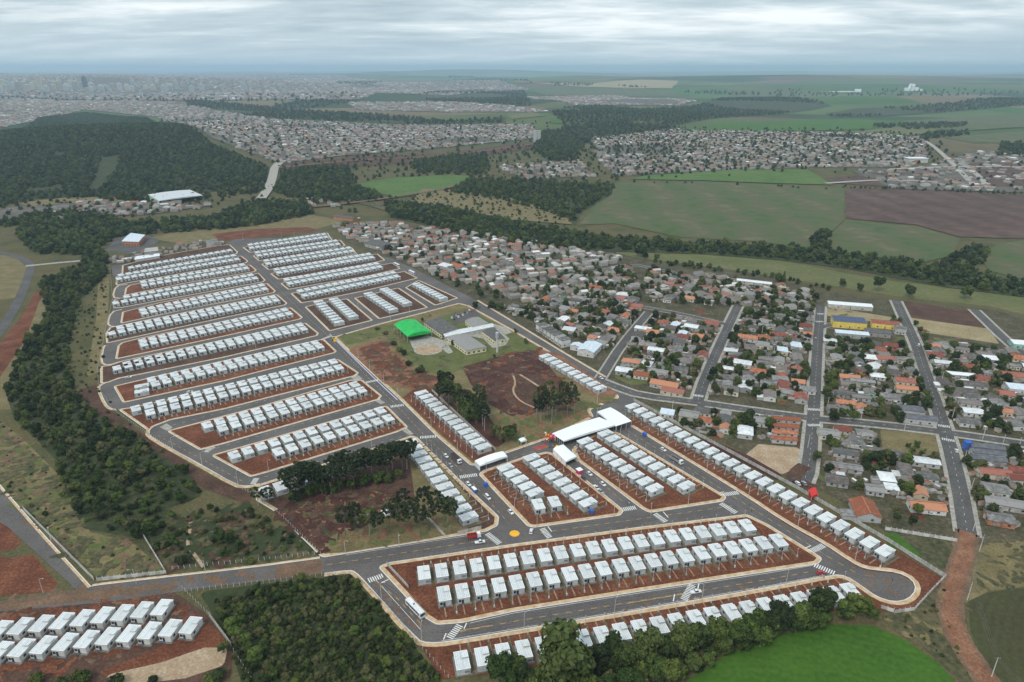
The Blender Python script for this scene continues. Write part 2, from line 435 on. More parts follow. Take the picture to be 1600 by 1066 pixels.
def smooth_line(p, it=2):
    p = [Vector(q) for q in p]
    for _ in range(it):
        q = [p[0]]
        for a, b in zip(p, p[1:]): q += [a * .75 + b * .25, a * .25 + b * .75]
        q.append(p[-1]); p = q
    return p
def ribbon(name, p, wl_, wr_, z0, z1, m, parent=None):
    Lp, Rp = ribbon_pts(p, wl_, wr_); mb = MB(); k = mb.mi(m)
    n = len(p)
    for q in Lp: mb.v.append((q.x, q.y, z1))
    for q in Rp: mb.v.append((q.x, q.y, z1))
    if z0 is not None:
        for q in Lp: mb.v.append((q.x, q.y, z0))
        for q in Rp: mb.v.append((q.x, q.y, z0))
    for i in range(n - 1):
        mb.f.append((i + 1, i, n + i, n + i + 1)); mb.m.append(k)
        if z0 is not None:
            mb.f.append((i, i + 1, 2 * n + i + 1, 2 * n + i)); mb.m.append(k)
            mb.f.append((n + i + 1, n + i, 3 * n + i, 3 * n + i + 1)); mb.m.append(k)
    return struct(name, mb.mesh(name), parent)
def walk(p, step, start=0.0):
    """points every step metres along a line, with heading"""
    p = [Vector(q) for q in p]; out = []; d = start; acc = 0
    for a, b in zip(p, p[1:]):
        L = (b - a).length
        while d <= acc + L + 1e-6:
            t = (d - acc) / L; q = a.lerp(b, t); out.append((q.x, q.y, math.atan2(b.y - a.y, b.x - a.x))); d += step
        acc += L
    return out
def inside(px, py, poly):
    px = np.asarray(px); py = np.asarray(py); c = np.zeros(px.shape, bool); n = len(poly)
    for i in range(n):
        x0, y0 = poly[i]; x1, y1 = poly[(i + 1) % n]
        if y0 == y1: continue
        c ^= ((y0 > py) != (y1 > py)) & (px < (x1 - x0) * (py - y0) / (y1 - y0) + x0)
    return c
def scatter(poly, spacing, jit=.45, keep=1.0):
    xs = [q[0] for q in poly]; ys = [q[1] for q in poly]
    gx, gy = np.meshgrid(np.arange(min(xs), max(xs), spacing), np.arange(min(ys), max(ys), spacing))
    gx = gx.ravel() + npr.uniform(-jit, jit, gx.size) * spacing; gy = gy.ravel() + npr.uniform(-jit, jit, gy.size) * spacing
    ok = inside(gx, gy, poly) & (npr.rand(gx.size) < keep)
    return np.stack([gx[ok], gy[ok]], 1)

def blotches(name, px, m, n, r0, r1, z):
    """uneven spots of other earth or grass inside an outline"""
    P = GP(px); xs = [q[0] for q in P]; ys = [q[1] for q in P]; mb = MB(); k = 0; tries = 0
    while k < n and tries < n * 20:
        tries += 1
        x, y = rng.uniform(min(xs), max(xs)), rng.uniform(min(ys), max(ys))
        if not inside(np.array([x]), np.array([y]), P)[0]: continue
        r_ = rng.uniform(r0, r1); sx, an = rng.uniform(.9, 2.6), rng.uniform(0, 3.14); ph = [rng.uniform(0, 6.28) for _ in range(3)]; pts = []
        for i in range(18):
            t = i * .34907; q = r_ * (1 + .28 * math.sin(2 * t + ph[0]) + .2 * math.sin(3 * t + ph[1]) + .14 * math.sin(5 * t + ph[2]))
            u, v = q * math.cos(t) * sx, q * math.sin(t); pts.append((x + u * math.cos(an) - v * math.sin(an), y + u * math.sin(an) + v * math.cos(an), z + .0004 * k))
        mb.poly(pts, m); k += 1
    if mb.f: struct(name, mb.mesh(name))
def ragged(name, px, wd, z, m):
    p = smooth_line(GP(px), 2); q = [p[0]]
    for a_, b_ in zip(p, p[1:]):
        k = max(1, int((b_ - a_).length / 1.5)); q += [a_.lerp(b_, (i + 1) / k) for i in range(k)]
    Lp, Rp = ribbon_pts(q, wd, wd); mb = MB(); n = len(q); l = r_ = 0
    for i in range(n):
        l = l * .6 + rng.uniform(-.45, .45); r_ = r_ * .6 + rng.uniform(-.45, .45)
        d = (Lp[i] - Rp[i]).normalized(); A = Lp[i] + d * l; B = Rp[i] - d * r_; mb.v += [(A.x, A.y, z), (B.x, B.y, z)]
    k = mb.mi(m)
    for i in range(n - 1): mb.f.append((2 * i, 2 * i + 1, 2 * i + 3, 2 * i + 2)); mb.m.append(k)
    return struct(name, mb.mesh(name))
# ------------------------------------------------------------------ the land
def make_ground():
    ra = np.concatenate([[40, 300, 600], 900 * (66000 / 900) ** (np.arange(300) / 299)])
    an = np.radians(np.linspace(-72, 72, 420))
    A, Rr = np.meshgrid(an, ra)
    X = Rr * np.sin(A); Y = Rr * np.cos(A) - 500
    Z = hgt(X, Y)
    n, k = X.shape
    v = np.stack([X.ravel(), Y.ravel(), Z.ravel()], 1)
    i = np.arange((n - 1) * k).reshape(n - 1, k)[:, :-1].ravel()
    f = np.stack([i, i + k, i + k + 1, i + 1], 1)[:, ::-1]
    me = bpy.data.meshes.new('ground'); me.from_pydata(v.tolist(), [], f.tolist())
    me.polygons.foreach_set('use_smooth', [True] * len(me.polygons)); me.update()
    m = bpy.data.materials.new('open_country'); m.use_nodes = True
    N, L = m.node_tree.nodes, m.node_tree.links
    g = N.new('ShaderNodeNewGeometry')
    def noise(s, d=6):
        q = N.new('ShaderNodeTexNoise'); q.inputs['Scale'].default_value = s; q.inputs['Detail'].default_value = d; q.inputs['Roughness'].default_value = .62
        L.new(g.outputs['Position'], q.inputs['Vector']); return q.outputs['Fac']
    def rampn(fac, st):
        r = N.new('ShaderNodeValToRGB'); el = r.color_ramp.elements
        el[0].position, el[0].color = st[0][0], st[0][1] + (1,); el[1].position, el[1].color = st[-1][0], st[-1][1] + (1,)
        for p, c in st[1:-1]: q = el.new(p); q.color = c + (1,)
        L.new(fac, r.inputs[0]); return r.outputs[0], r
    def mix(f, a, b):
        q = N.new('ShaderNodeMix'); q.data_type = 'RGBA'
        if isinstance(f, float): q.inputs[0].default_value = f
        else: L.new(f, q.inputs[0])
        L.new(a, q.inputs[6]); L.new(b, q.inputs[7]); return q.outputs[2]
    big, _ = rampn(noise(.02, 8), [(.36, (.050, .056, .024)), (.47, (.090, .086, .040)), (.56, (.135, .11, .055)), (.66, (.11, .062, .038))])
    fine, _ = rampn(noise(.6, 5), [(.38, (.042, .050, .020)), (.55, (.11, .10, .048)), (.7, (.18, .15, .08))])
    near = mix(.5, big, fine)
    vo = N.new('ShaderNodeTexVoronoi'); vo.inputs['Scale'].default_value = .0015; vo.inputs['Randomness'].default_value = .9
    sc_ = N.new('ShaderNodeVectorMath'); sc_.operation = 'MULTIPLY'; sc_.inputs[1].default_value = (.55, 1, 0); L.new(g.outputs['Position'], sc_.inputs[0]); L.new(sc_.outputs[0], vo.inputs['Vector'])
    sx = N.new('ShaderNodeSeparateColor'); L.new(vo.outputs['Color'], sx.inputs[0])
    fields, rr = rampn(sx.outputs[0], [(0., (.035, .060, .024)), (.18, (.060, .125, .036)), (.36, (.095, .14, .05)), (.52, (.030, .046, .022)), (.64, (.20, .145, .095)), (.74, (.12, .13, .055)), (.86, (.14, .095, .07)), (1., (.05, .09, .04))])
    rr.color_ramp.interpolation = 'CONSTANT'
    patchy, _ = rampn(noise(.0014, 9), [(.42, (.026, .042, .022)), (.50, (.060, .085, .040)), (.56, (.085, .12, .05)), (.66, (.15, .14, .085))])
    far = mix(.72, patchy, fields)
    ln = N.new('ShaderNodeVectorMath'); ln.operation = 'LENGTH'; L.new(g.outputs['Position'], ln.inputs[0])
    mr = N.new('ShaderNodeMapRange'); mr.inputs['From Min'].default_value = 1600; mr.inputs['From Max'].default_value = 3200; L.new(ln.outputs['Value'], mr.inputs['Value'])
    b = N['Principled BSDF']; b.inputs['Roughness'].default_value = 1; b.inputs['Specular IOR Level'].default_value = .1
    L.new(mix(mr.outputs[0], near, far), b.inputs['Base Color'])
    me.materials.append(m)
    return struct('ground', me)
make_ground()

# far land: fields, woods floor, town ground
FAR = [
 ('field', 'pasture', [(905, 352), (932, 318), (965, 286), (1100, 284), (1320, 294), (1318, 345), (1290, 372), (1262, 388), (1180, 378), (1060, 371), (960, 350)]),
 ('field', 'ploughed', [(1322, 295), (1460, 298), (1600, 306), (1600, 374), (1500, 371), (1430, 352), (1322, 342)]),
 ('field', 'pasture', [(1284, 380), (1322, 345), (1430, 355), (1500, 374), (1488, 400), (1440, 412), (1360, 402), (1290, 392)]),
 ('field', 'bright_pasture', [(985, 281), (1010, 275), (1150, 266), (1262, 266), (1302, 290), (1200, 287), (1100, 283)]),
 ('field', 'meadow', [(945, 391), (1020, 388), (1120, 393), (1240, 411), (1310, 425), (1400, 440), (1600, 462), (1600, 492), (1545, 478), (1420, 466), (1260, 440), (1120, 418), (1000, 404)]),
 ('field', 'pasture', [(1530, 400), (1560, 382), (1600, 376), (1600, 438), (1545, 424)]),
 ('field', 'bright_pasture', [(548, 290), (610, 279), (700, 274), (735, 276), (720, 290), (680, 300), (625, 310), (590, 302)]),
 ('field', 'crop_green', [(1060, 203), (1120, 196), (1210, 190), (1330, 186), (1400, 190), (1360, 203), (1210, 206)]),
 ('field', 'meadow', [(1325, 207), (1400, 200), (1470, 203), (1430, 212), (1380, 214)]),
 ('field', 'pasture', [(1410, 190), (1500, 183), (1600, 179), (1600, 200), (1500, 206), (1420, 200)]),
 ('field', 'pasture', [(1470, 215), (1600, 205), (1600, 224), (1520, 224)]),
 ('field', 'pasture', [(830, 141), (1000, 138), (1080, 150), (960, 152), (850, 149)]),
 ('field', 'straw', [(830, 130), (930, 131), (1000, 125), (1060, 127), (1050, 139), (960, 138), (880, 134)]),
 ('field', 'meadow', [(790, 181), (830, 176), (850, 182), (800, 187)]),
 ('field', 'crop_green', [(860, 188), (910, 186), (900, 193), (862, 194)]),
 ('field', 'dry_grass', [(930, 184), (1000, 177), (1080, 182), (1010, 192), (940, 190)]),
 ('field', 'pasture', [(1165, 155), (1205, 153), (1230, 168), (1180, 172)]),
 ('bare_land', 'ploughed', [(1270, 285), (1390, 266), (1465, 258), (1470, 288), (1380, 292)]),
 ('bare_land', 'ploughed', [(1510, 256), (1600, 252), (1600, 294), (1550, 292)]),
 ('bare_land', 'dry_grass', [(660, 296), (700, 298), (790, 308), (880, 336), (895, 352), (800, 345), (700, 325), (640, 318)]),
 ('bare_land', 'dry_grass', [(230, 372), (330, 352), (480, 335), (540, 345), (480, 362), (360, 372), (290, 382)]),
 ('bare_land', 'red_soil', [(330, 366), (400, 358), (480, 355), (500, 360), (400, 372), (345, 377)]),
 ('bare_land', 'dry_grass', [(30, 318), (130, 306), (240, 318), (150, 326), (60, 330)]),
 ('forest_land', 'forest_floor', [(0, 208), (60, 186), (130, 176), (230, 186), (330, 226), (420, 262), (416, 286), (330, 300), (200, 308), (0, 312)]),
 ('bare_land', 'forest_floor', [(150, 246), (222, 240), (232, 262), (205, 296), (140, 300), (128, 282)]),
 ('bare_land', 'dusty_road', [(158, 249), (188, 244), (186, 264), (170, 280), (160, 276)]),
 ('bare_land', 'brown_soil', [(435, 258), (560, 246), (700, 240), (830, 222), (840, 232), (700, 252), (560, 260), (440, 268)]),
 ('bare_land', 'scrub_land', [(560, 318), (640, 312), (700, 300), (690, 328), (620, 335)]),
 ('bare_land', 'dry_grass', [(160, 276), (178, 270), (165, 296), (140, 298)]),
 ('town_land', 'town_land', [(245, 182), (400, 186), (600, 196), (830, 196), (850, 215), (640, 236), (520, 246), (440, 256), (420, 250), (330, 216)]),
 ('town_land', 'town_land', [(0, 152), (130, 158), (290, 162), (420, 186), (245, 183), (130, 172), (0, 200)]),
 ('town_land', 'town_land', [(0, 114), (300, 116), (560, 122), (640, 135), (560, 156), (300, 158), (0, 150)]),
 ('town_land', 'town_land', [(540, 160), (700, 160), (800, 166), (860, 176), (700, 176), (560, 172)]),
 ('town_land', 'town_land', [(520, 132), (740, 126), (830, 140), (700, 150), (560, 146)]),
 ('town_land', 'town_land', [(820, 152), (960, 150), (1090, 158), (1060, 166), (900, 165)]),
 ('town_land', 'town_land', [(928, 216), (1050, 203), (1300, 208), (1440, 216), (1450, 250), (1420, 262), (1270, 262), (1100, 268), (960, 276), (932, 246)]),
 ('town_land', 'town_land', [(770, 260), (905, 252), (930, 276), (820, 280)]),
 ('town_land', 'town_land', [(1330, 268), (1440, 262), (1520, 240), (1600, 236), (1600, 302), (1400, 296)]),
 ('town_land', 'town_land', [(0, 326), (150, 316), (330, 322), (250, 334), (60, 346), (0, 346)]),
]
for i, (nm, m, p) in enumerate(FAR):
    _layer[0] = i
    patch(nm, p, m)
for i, p in enumerate([[(290, 158), (420, 168), (560, 178), (700, 190), (790, 184), (790, 192), (640, 195), (400, 184), (295, 172)], [(640, 152), (720, 142), (820, 142), (830, 166), (760, 166)],
 [(850, 170), (940, 166), (1000, 172), (1090, 166), (1160, 154), (1270, 157), (1300, 166), (1220, 178), (1130, 184), (1050, 198), (1000, 190), (930, 200), (880, 196)], [(1290, 178), (1340, 170), (1420, 168), (1500, 160), (1640, 153), (1640, 163), (1520, 172), (1420, 180), (1310, 184)], [(880, 200), (1000, 194), (1060, 200), (930, 214), (900, 240), (850, 235)],
 [(598, 316), (690, 322), (760, 338), (860, 358), (960, 372), (1262, 388), (1600, 440), (1640, 452), (1640, 470), (1480, 450), (1330, 422), (1230, 408), (1100, 398), (965, 394), (860, 390), (760, 374), (690, 358), (610, 340)], [(735, 278), (960, 290), (955, 306), (908, 332), (900, 352), (850, 334), (700, 302)]]):
    _layer[0] = 40 + i
    patch('forest_land', p, 'forest_floor')
_layer[0] = 3
for p in ([(1446, 222), (1470, 240), (1500, 268), (1530, 300)], [(1500, 254), (1530, 276), (1548, 300)], [(1390, 266), (1470, 262), (1600, 262)], [(1290, 288), (1380, 282), (1465, 286)]):
    q = smooth_line(GP(p)); zz = [float(hgt(v.x, v.y)) for v in q]; rb_ = ribbon('road', q, 6, 6, None, 0, 'concrete_walk')
    for k, v in enumerate(rb_.data.vertices): v.co.z = float(hgt(v.co.x, v.co.y)) + 2.2
_layer[0] = 0
# near land covers
NEAR = [
 ('bare_land', 'yard_land', [(520, 352), (620, 348), (760, 366), (900, 388), (1010, 405), (1180, 428), (1290, 455), (1400, 470), (1560, 486), (1620, 500), (1640, 850), (1530, 846), (1400, 842), (1290, 770), (1180, 716), (1000, 628), (880, 560), (740, 476), (600, 405), (540, 378)]),
 ('grass_land', 'dry_grass', [(-20, 640), (40, 690), (110, 760), (140, 830), (210, 850), (260, 895), (150, 905), (60, 830), (-20, 740)]),
 ('grass_land', 'scrub_land', [(300, 830), (380, 790), (500, 862), (500, 880), (300, 890), (262, 894), (222, 840)]),
 ('bare_land', 'brown_soil', [(150, 600), (178, 645), (240, 690), (330, 745), (395, 770), (390, 790), (320, 765), (220, 690), (165, 660), (118, 612)]),
 ('bare_land', 'red_soil', [(-20, 560), (30, 500), (60, 450), (68, 470), (45, 520), (10, 580), (-20, 600)]),
 ('grass_land', 'dry_grass', [(62, 470), (90, 440), (110, 470), (60, 560), (20, 640), (0, 640), (0, 590), (40, 530)]),
 ('grass_land', 'dry_grass', [(155, 420), (172, 420), (168, 500), (158, 580), (135, 590), (150, 500)]),
 ('grass_land', 'dry_grass', [(-20, 395), (25, 402), (44, 420), (30, 465), (-20, 470)]),
 ('bare_land', 'red_soil', [(-20, 868), (20, 872), (52, 866), (90, 912), (80, 925), (-20, 934)]),
 ('bare_land', 'red_soil', [(-20, 800), (10, 818), (35, 850), (18, 860), (-20, 865)]),
 ('bare_land', 'brown_soil', [(-20, 956), (120, 934), (265, 920), (320, 958), (365, 1015), (360, 1066), (-20, 1080)]),
 ('bare_land', 'red_soil', [(150, 1052), (250, 1012), (300, 960), (340, 985), (358, 1012), (280, 1030), (180, 1060)]),
 ('bare_land', 'tan_soil', [(160, 1056), (250, 1036), (320, 1012), (356, 1012), (350, 1040), (290, 1060), (190, 1072)]),
 ('grass_land', 'thicket_floor', [(310, 925), (545, 898), (700, 1070), (380, 1075), (352, 990)]),
 ('field', 'crop_green', [(1050, 1080), (1130, 1026), (1225, 990), (1300, 976), (1365, 978), (1420, 1003), (1470, 1040), (1505, 1080)]),
 ('field', 'dark_crop', [(1513, 940), (1545, 926), (1640, 914), (1640, 1090), (1575, 1085), (1535, 1030), (1516, 985)]),
 ('grass_land', 'dry_grass', [(1520, 850), (1640, 846), (1640, 912), (1545, 924), (1512, 940), (1500, 960), (1505, 900)]),
 ('grass_land', 'scrub_land', [(1370, 965), (1420, 955), (1480, 905), (1500, 840), (1390, 838), (1480, 905), (1490, 1000), (1535, 1070), (1500, 1066), (1440, 1010)]),
 ('lawn', 'crop_green', [(1382, 834), (1400, 833), (1440, 868), (1432, 874), (1386, 850)]),
 ('bare_land', 'tan_soil', [(1185, 694), (1250, 700), (1250, 728), (1222, 742), (1160, 715)]),
 ('bare_land', 'dark_soil', [(1095, 680), (1170, 712), (1222, 742), (1215, 752), (1100, 692)]),
 ('lawn', 'lawn', [(968, 575), (1018, 572), (1015, 600), (985, 602), (960, 590)]),
 ('bare_land', 'brown_soil', [(1410, 470), (1518, 486), (1545, 512), (1420, 498)]),
 ('lawn', 'straw', [(1418, 496), (1545, 514), (1562, 538), (1500, 528), (1432, 518)]),
 ('lawn', 'straw', [(1292, 478), (1345, 488), (1395, 496), (1385, 505), (1292, 494)]),
 ('grass_land', 'dry_grass', [(1375, 672), (1460, 678), (1472, 715), (1380, 705)]),
]
for nm, m, p in NEAR: patch(nm, p, m)

# ------------------------------------------------------------------ streets of the estate: asphalt, then raised blocks with kerb, pavement and soil
ASPHALT = [(354, 380), (368, 374), (440, 372), (512, 362), (522, 376), (542, 384), (560, 397), (600, 402), (612, 404), (655, 424), (745, 470), (800, 503), (885, 555), (945, 590), (1000, 612), (988, 632), (985, 664),
 (1102, 737), (1170, 779), (1225, 816), (1287, 850), (1330, 879), (1350, 889), (1372, 892), (1402, 895), (1425, 906), (1431, 922), (1418, 937), (1396, 941), (1370, 933), (1345, 915), (1322, 900), (1302, 898),
 (1200, 918), (1000, 953), (800, 986), (700, 1003), (670, 1005), (652, 1000), (572, 910), (556, 894), (547, 891), (507, 896), (300, 922), (160, 942), (0, 956), (-40, 960), (-40, 946), (0, 940), (120, 922), (15, 826), (-40, 790), (-40, 720), (0, 757), (60, 826), (143, 917), (160, 914), (400, 887), (503, 872),
 (520, 850), (430, 772), (406, 756), (386, 760), (370, 758), (312, 725), (239, 685), (233, 674), (240, 664), (184, 641), (174, 639), (166, 632), (155, 607), (161, 600), (156, 599), (157, 572), (159, 566), (163, 541), (166, 537), (165, 521),
 (169, 506), (175, 487), (176, 482), (176, 471), (177, 465), (182, 446), (180, 446), (180, 432), (176, 430), (174, 416), (191, 414), (250, 399), (300, 390), (350, 382)]
struct('road', flat_mesh('road', GP(ASPHALT), .15, 'asphalt', -.05))
RZ = .15
def block(px, soil='red_soil', rad=4.0, walk_w=1.7, inner=None):
    p = rounded(ccw(GP(px)), rad)
    k = struct('kerb', flat_mesh('kerb', p, RZ + .12, 'kerb_paint', RZ - .1))
    a = inset(p, .38)
    struct('sidewalk', flat_mesh('sidewalk', a, RZ + .135, 'sidewalk'))
    b = inset(p, .38 + walk_w)
    struct('soil_plot', flat_mesh('soil_plot', b, RZ + .15, soil))
BZ = RZ + .15
BLK = {
 'LB': ([(590, 886), (610, 879), (800, 851), (1000, 824), (1167, 804), (1200, 820), (1286, 873), (1278, 882), (1200, 894), (1000, 925), (800, 957), (722, 974), (682, 977), (664, 966)], 'red_soil'),
 'B1': ([(902, 720), (1003, 796), (1015, 802), (1130, 784), (1136, 777), (965, 676), (940, 674), (905, 690), (893, 704)], 'red_soil'),
 'B2': ([(747, 741), (757, 735), (817, 715), (855, 706), (866, 710), (975, 798), (970, 806), (835, 825), (824, 823)], 'red_soil'),
 'D': ([(398, 760), (431, 749), (620, 689), (643, 681), (652, 684), (715, 747), (780, 808), (778, 822), (760, 831), (640, 850), (540, 866), (503, 872), (430, 800), (400, 782)], 'brown_soil'),
 'CA': ([(521, 527), (590, 507), (717, 474), (733, 478), (800, 515), (860, 550), (935, 600), (965, 617), (968, 622), (922, 641), (928, 652), (860, 685), (791, 709), (742, 728), (734, 727), (682, 682), (625, 625), (555, 560)], 'dry_grass'),
 'W1': ([(329, 712), (391, 746), (420, 738), (620, 676), (638, 668), (604, 634), (500, 663), (400, 692)], 'red_soil'),
 'W2': ([(260, 674), (312, 704), (350, 694), (420, 674), (592, 625), (597, 619), (566, 594), (548, 594), (400, 637), (350, 650)], 'red_soil'),
 'W3': ([(184, 640), (232, 674), (240, 667), (266, 657), (350, 640), (400, 627), (555, 588), (561, 583), (529, 562), (515, 564), (400, 593), (350, 606), (206, 637)], 'red_soil'),
 'W4': ([(177, 604), (192, 630), (350, 596), (400, 583), (523, 552), (526, 549), (507, 531), (500, 531), (340, 566), (280, 580), (194, 600)], 'red_soil'),
 'W5': ([(157, 600), (170, 598), (185, 592), (217, 586), (350, 559), (496, 525), (498, 521), (478, 505), (472, 506), (350, 531), (192, 564), (172, 571), (157, 573)], 'brown_soil'),
 'W6': ([(184, 541), (180, 562), (350, 526), (470, 499), (473, 496), (455, 481), (449, 482), (340, 504), (217, 529), (190, 536)], 'red_soil'),
 'W7': ([(165, 521), (166, 537), (217, 526), (350, 497), (446, 477), (449, 474), (434, 461), (428, 461), (300, 486), (191, 508), (172, 512)], 'brown_soil'),
 'W8': ([(191, 488), (188, 506), (300, 482), (428, 458), (431, 455), (418, 443), (412, 444), (350, 455), (300, 464), (250, 473)], 'red_soil'),
 'W9': ([(177, 471), (177, 482), (191, 481), (250, 470), (300, 461), (350, 452), (411, 441), (415, 438), (404, 427), (400, 428), (350, 436), (300, 444), (200, 464), (180, 468)], 'brown_soil'),
 'W10': ([(196, 451), (194, 462), (300, 441), (350, 433), (398, 425), (401, 422), (391, 414), (350, 421), (300, 428), (202, 446)], 'red_soil'),
 'W11': ([(181, 433), (181, 446), (202, 442), (300, 425), (350, 417), (385, 411), (388, 408), (377, 400), (350, 405), (300, 411), (220, 425), (191, 431)], 'brown_soil'),
 'W12': ([(191, 415), (190, 430), (300, 408), (350, 401), (370, 397), (372, 394), (360, 383), (350, 383), (300, 391), (250, 400)], 'brown_soil'),
 'E1': ([(379, 387), (390, 395), (450, 386), (520, 377), (512, 364), (440, 374)], 'brown_soil'),
 'E2': ([(395, 400), (404, 408), (470, 399), (540, 384), (532, 375), (460, 387)], 'brown_soil'),
 'E3': ([(408, 413), (419, 422), (480, 413), (558, 397), (550, 387), (470, 401)], 'brown_soil'),
 'E4': ([(422, 428), (434, 437), (500, 427), (570, 414), (602, 407), (590, 397), (540, 403), (480, 416)], 'brown_soil'),
 'E5': ([(438, 443), (450, 453), (500, 444), (570, 433), (626, 420), (614, 411), (570, 419), (500, 432)], 'brown_soil'),
 'E6': ([(454, 459), (470, 474), (500, 469), (570, 455), (653, 435), (632, 424), (570, 438), (500, 449)], 'brown_soil'),
 'E7': ([(476, 480), (514, 518), (583, 501), (543, 467), (500, 474)], 'brown_soil'),
 'E8': ([(553, 466), (592, 499), (669, 481), (623, 450)], 'brown_soil'),
 'E9': ([(633, 450), (680, 478), (716, 466), (654, 438)], 'brown_soil'),
}
for k, (p, s) in BLK.items(): block(p, s, 4.0 if k[0] in 'LBDC' else 2.5, 1.9 if k[0] in 'LBDC' else 1.3)
# land outside the last kerb
def verge(name, px, m, out_px=None, z=BZ - .13): return struct(name, flat_mesh(name, rounded(ccw(GP(px)), 2), z, m))
verge('soil_plot', [(985, 666), (1102, 738), (1170, 780), (1225, 818), (1287, 852), (1330, 881), (1352, 892), (1402, 897), (1424, 907), (1430, 922), (1418, 938), (1396, 942), (1370, 934), (1352, 944), (1380, 955), (1430, 950), (1476, 906), (1385, 851), (1250, 776), (1100, 692), (1000, 633), (986, 634)], 'red_soil')
verge('soil_plot', [(652, 1001), (670, 1006), (700, 1004), (800, 987), (1000, 954), (1200, 919), (1300, 900), (1322, 901), (1345, 916), (1370, 934), (1352, 946), (1200, 975), (1000, 1005), (800, 1050), (690, 1062)], 'red_soil')
patch('lawn', [(655, 693), (700, 740), (735, 780), (700, 815), (650, 790), (640, 720)], 'dry_grass', z=BZ + .02)
verge('bare_land', [(425, 800), (500, 775), (620, 750), (640, 770), (620, 800), (520, 838), (505, 868), (440, 812)], 'brown_soil', z=BZ + .03)
verge('grass_land', [(508, 845), (560, 815), (640, 790), (700, 800), (735, 830), (640, 848), (540, 864), (508, 866)], 'dry_grass', z=BZ + .045)
# centre: red earth, excavated ground, lawn of the school
for nm, m, p in [
 ('bare_land', 'orange_soil', [(545, 548), (596, 530), (640, 566), (655, 590), (700, 632), (690, 640), (650, 612), (600, 600)]),
 ('bare_land', 'red_soil', [(560, 545), (600, 535), (640, 580), (690, 590), (735, 620), (720, 640), (660, 612), (600, 590)]),
 ('lawn', 'lawn', [(528, 526), (600, 508), (660, 505), (730, 482), (790, 515), (845, 545), (820, 552), (740, 572), (690, 590), (640, 566), (600, 524), (545, 540)]),
 ('bare_land', 'dark_soil', [(722, 574), (800, 552), (838, 548), (872, 590), (905, 625), (870, 640), (800, 652), (760, 630), (735, 600)]),
 ('bare_land', 'brown_soil', [(780, 605), (830, 585), (870, 598), (905, 628), (850, 645), (800, 640)]),
 ('bare_land', 'orange_soil', [(836, 552), (846, 560), (930, 622), (966, 618), (960, 612), (870, 552), (845, 548)]),
 ('soil_plot', 'red_soil', [(629, 622), (648, 608), (668, 610), (776, 706), (742, 724), (690, 680)]),
 ('bare_land', 'dark_soil', [(668, 606), (735, 610), (790, 690), (776, 702)]),
]:
    _layer[0] += 1
    struct(nm, flat_mesh(nm, rounded(ccw(GP(p)), 4), BZ + .006 * (_layer[0] - 20), m))
tl = smooth_line(GP([(802, 588), (806, 600), (800, 612), (812, 628), (835, 638)])); ribbon('path', tl, .7, .7, None, BZ + .2, 'tan_soil')
tl = smooth_line(GP([(812, 586), (835, 600), (860, 618), (880, 632)])); ribbon('path', tl, .9, .9, None, BZ + .21, 'tan_soil')
tl = smooth_line(GP([(640, 800), (655, 800), (672, 812), (695, 838)])); ribbon('path', tl, .7, .7, None, BZ + .2, 'concrete_walk')

# pavements on the outer side of the estate streets
def outer_walk(px, side, wd=2.0, it=1):
    p = smooth_line(GP(px), it)
    a, b = (0, .4) if side > 0 else (.4, 0)
    ribbon('kerb', p, .4 if side > 0 else 0, 0 if side > 0 else .4, RZ - .1, RZ + .13, 'kerb_paint')
    Lp, Rp = ribbon_pts(p, .4, .4)
    ribbon('sidewalk', [tuple(q) for q in (Lp if side > 0 else Rp)], wd if side > 0 else 0, 0 if side > 0 else wd, RZ - .1, RZ + .145, 'sidewalk')
outer_walk([(985, 666), (1102, 737), (1170, 779), (1225, 816), (1287, 850), (1330, 879), (1350, 889), (1372, 892), (1402, 895), (1425, 906), (1431, 922), (1418, 937), (1396, 941), (1370, 933), (1345, 915), (1322, 900), (1302, 898), (1200, 918), (1000, 953), (800, 986), (700, 1003), (670, 1005), (652, 1000), (572, 910), (556, 894), (547, 891), (507, 896)], 1)
outer_walk([(266, 657), (240, 665), (232, 676), (239, 685), (312, 725), (370, 758), (386, 760), (406, 756)], -1)
outer_walk([(190, 591), (161, 600), (155, 607), (166, 632), (174, 639), (186, 640)], -1, 1.5)
outer_walk([(166, 540), (163, 543), (159, 566), (168, 571), (188, 565)], -1, 1.2)
outer_walk([(191, 484), (175, 488), (169, 506), (176, 511), (190, 508)], -1, 1.2)
outer_walk([(199, 445), (182, 447), (177, 465), (188, 466)], -1, 1.2)
outer_walk([(745, 470), (800, 503), (885, 555), (945, 590)], 1, 1.6)
outer_walk([(143, 917), (60, 826), (0, 757)], 1, 1.0); outer_walk([(143, 917), (160, 914), (400, 887), (500, 873)], 1, 1.0)

# old quarter: streets with pavements beside them
def old_street(px, wd, walk_w=2.2, z=0):
    p = smooth_line(GP(px), 1)
    ribbon('sidewalk', p, wd / 2 + walk_w, wd / 2 + walk_w, None, .15 + z, 'concrete_walk')
    ribbon('road', p, wd / 2, wd / 2, None, .19 + z, 'old_asphalt')
    return p
OLD = {}
OLD['O1'] = old_street([(1090, 628), (1102, 590), (1137, 512), (1153, 478)], 8)
OLD['O2'] = old_street([(1256, 752), (1264, 732), (1272, 640), (1276, 560), (1282, 478)], 8, z=.005)
OLD['O3'] = old_street([(1512, 836), (1500, 765), (1480, 682), (1440, 565), (1430, 535), (1400, 470)], 8.5, z=.010)
OLD['O4'] = old_street([(1640, 585), (1580, 540), (1522, 484)], 8, z=.015)
OLD['OC'] = old_street([(930, 592), (965, 606), (1000, 618), (1090, 629), (1200, 645), (1275, 655), (1370, 663), (1480, 676), (1640, 700)], 7.5, z=.020)
OLD['O0'] = old_street([(938, 592), (972, 538), (1014, 488)], 7, 1.5, z=.025)
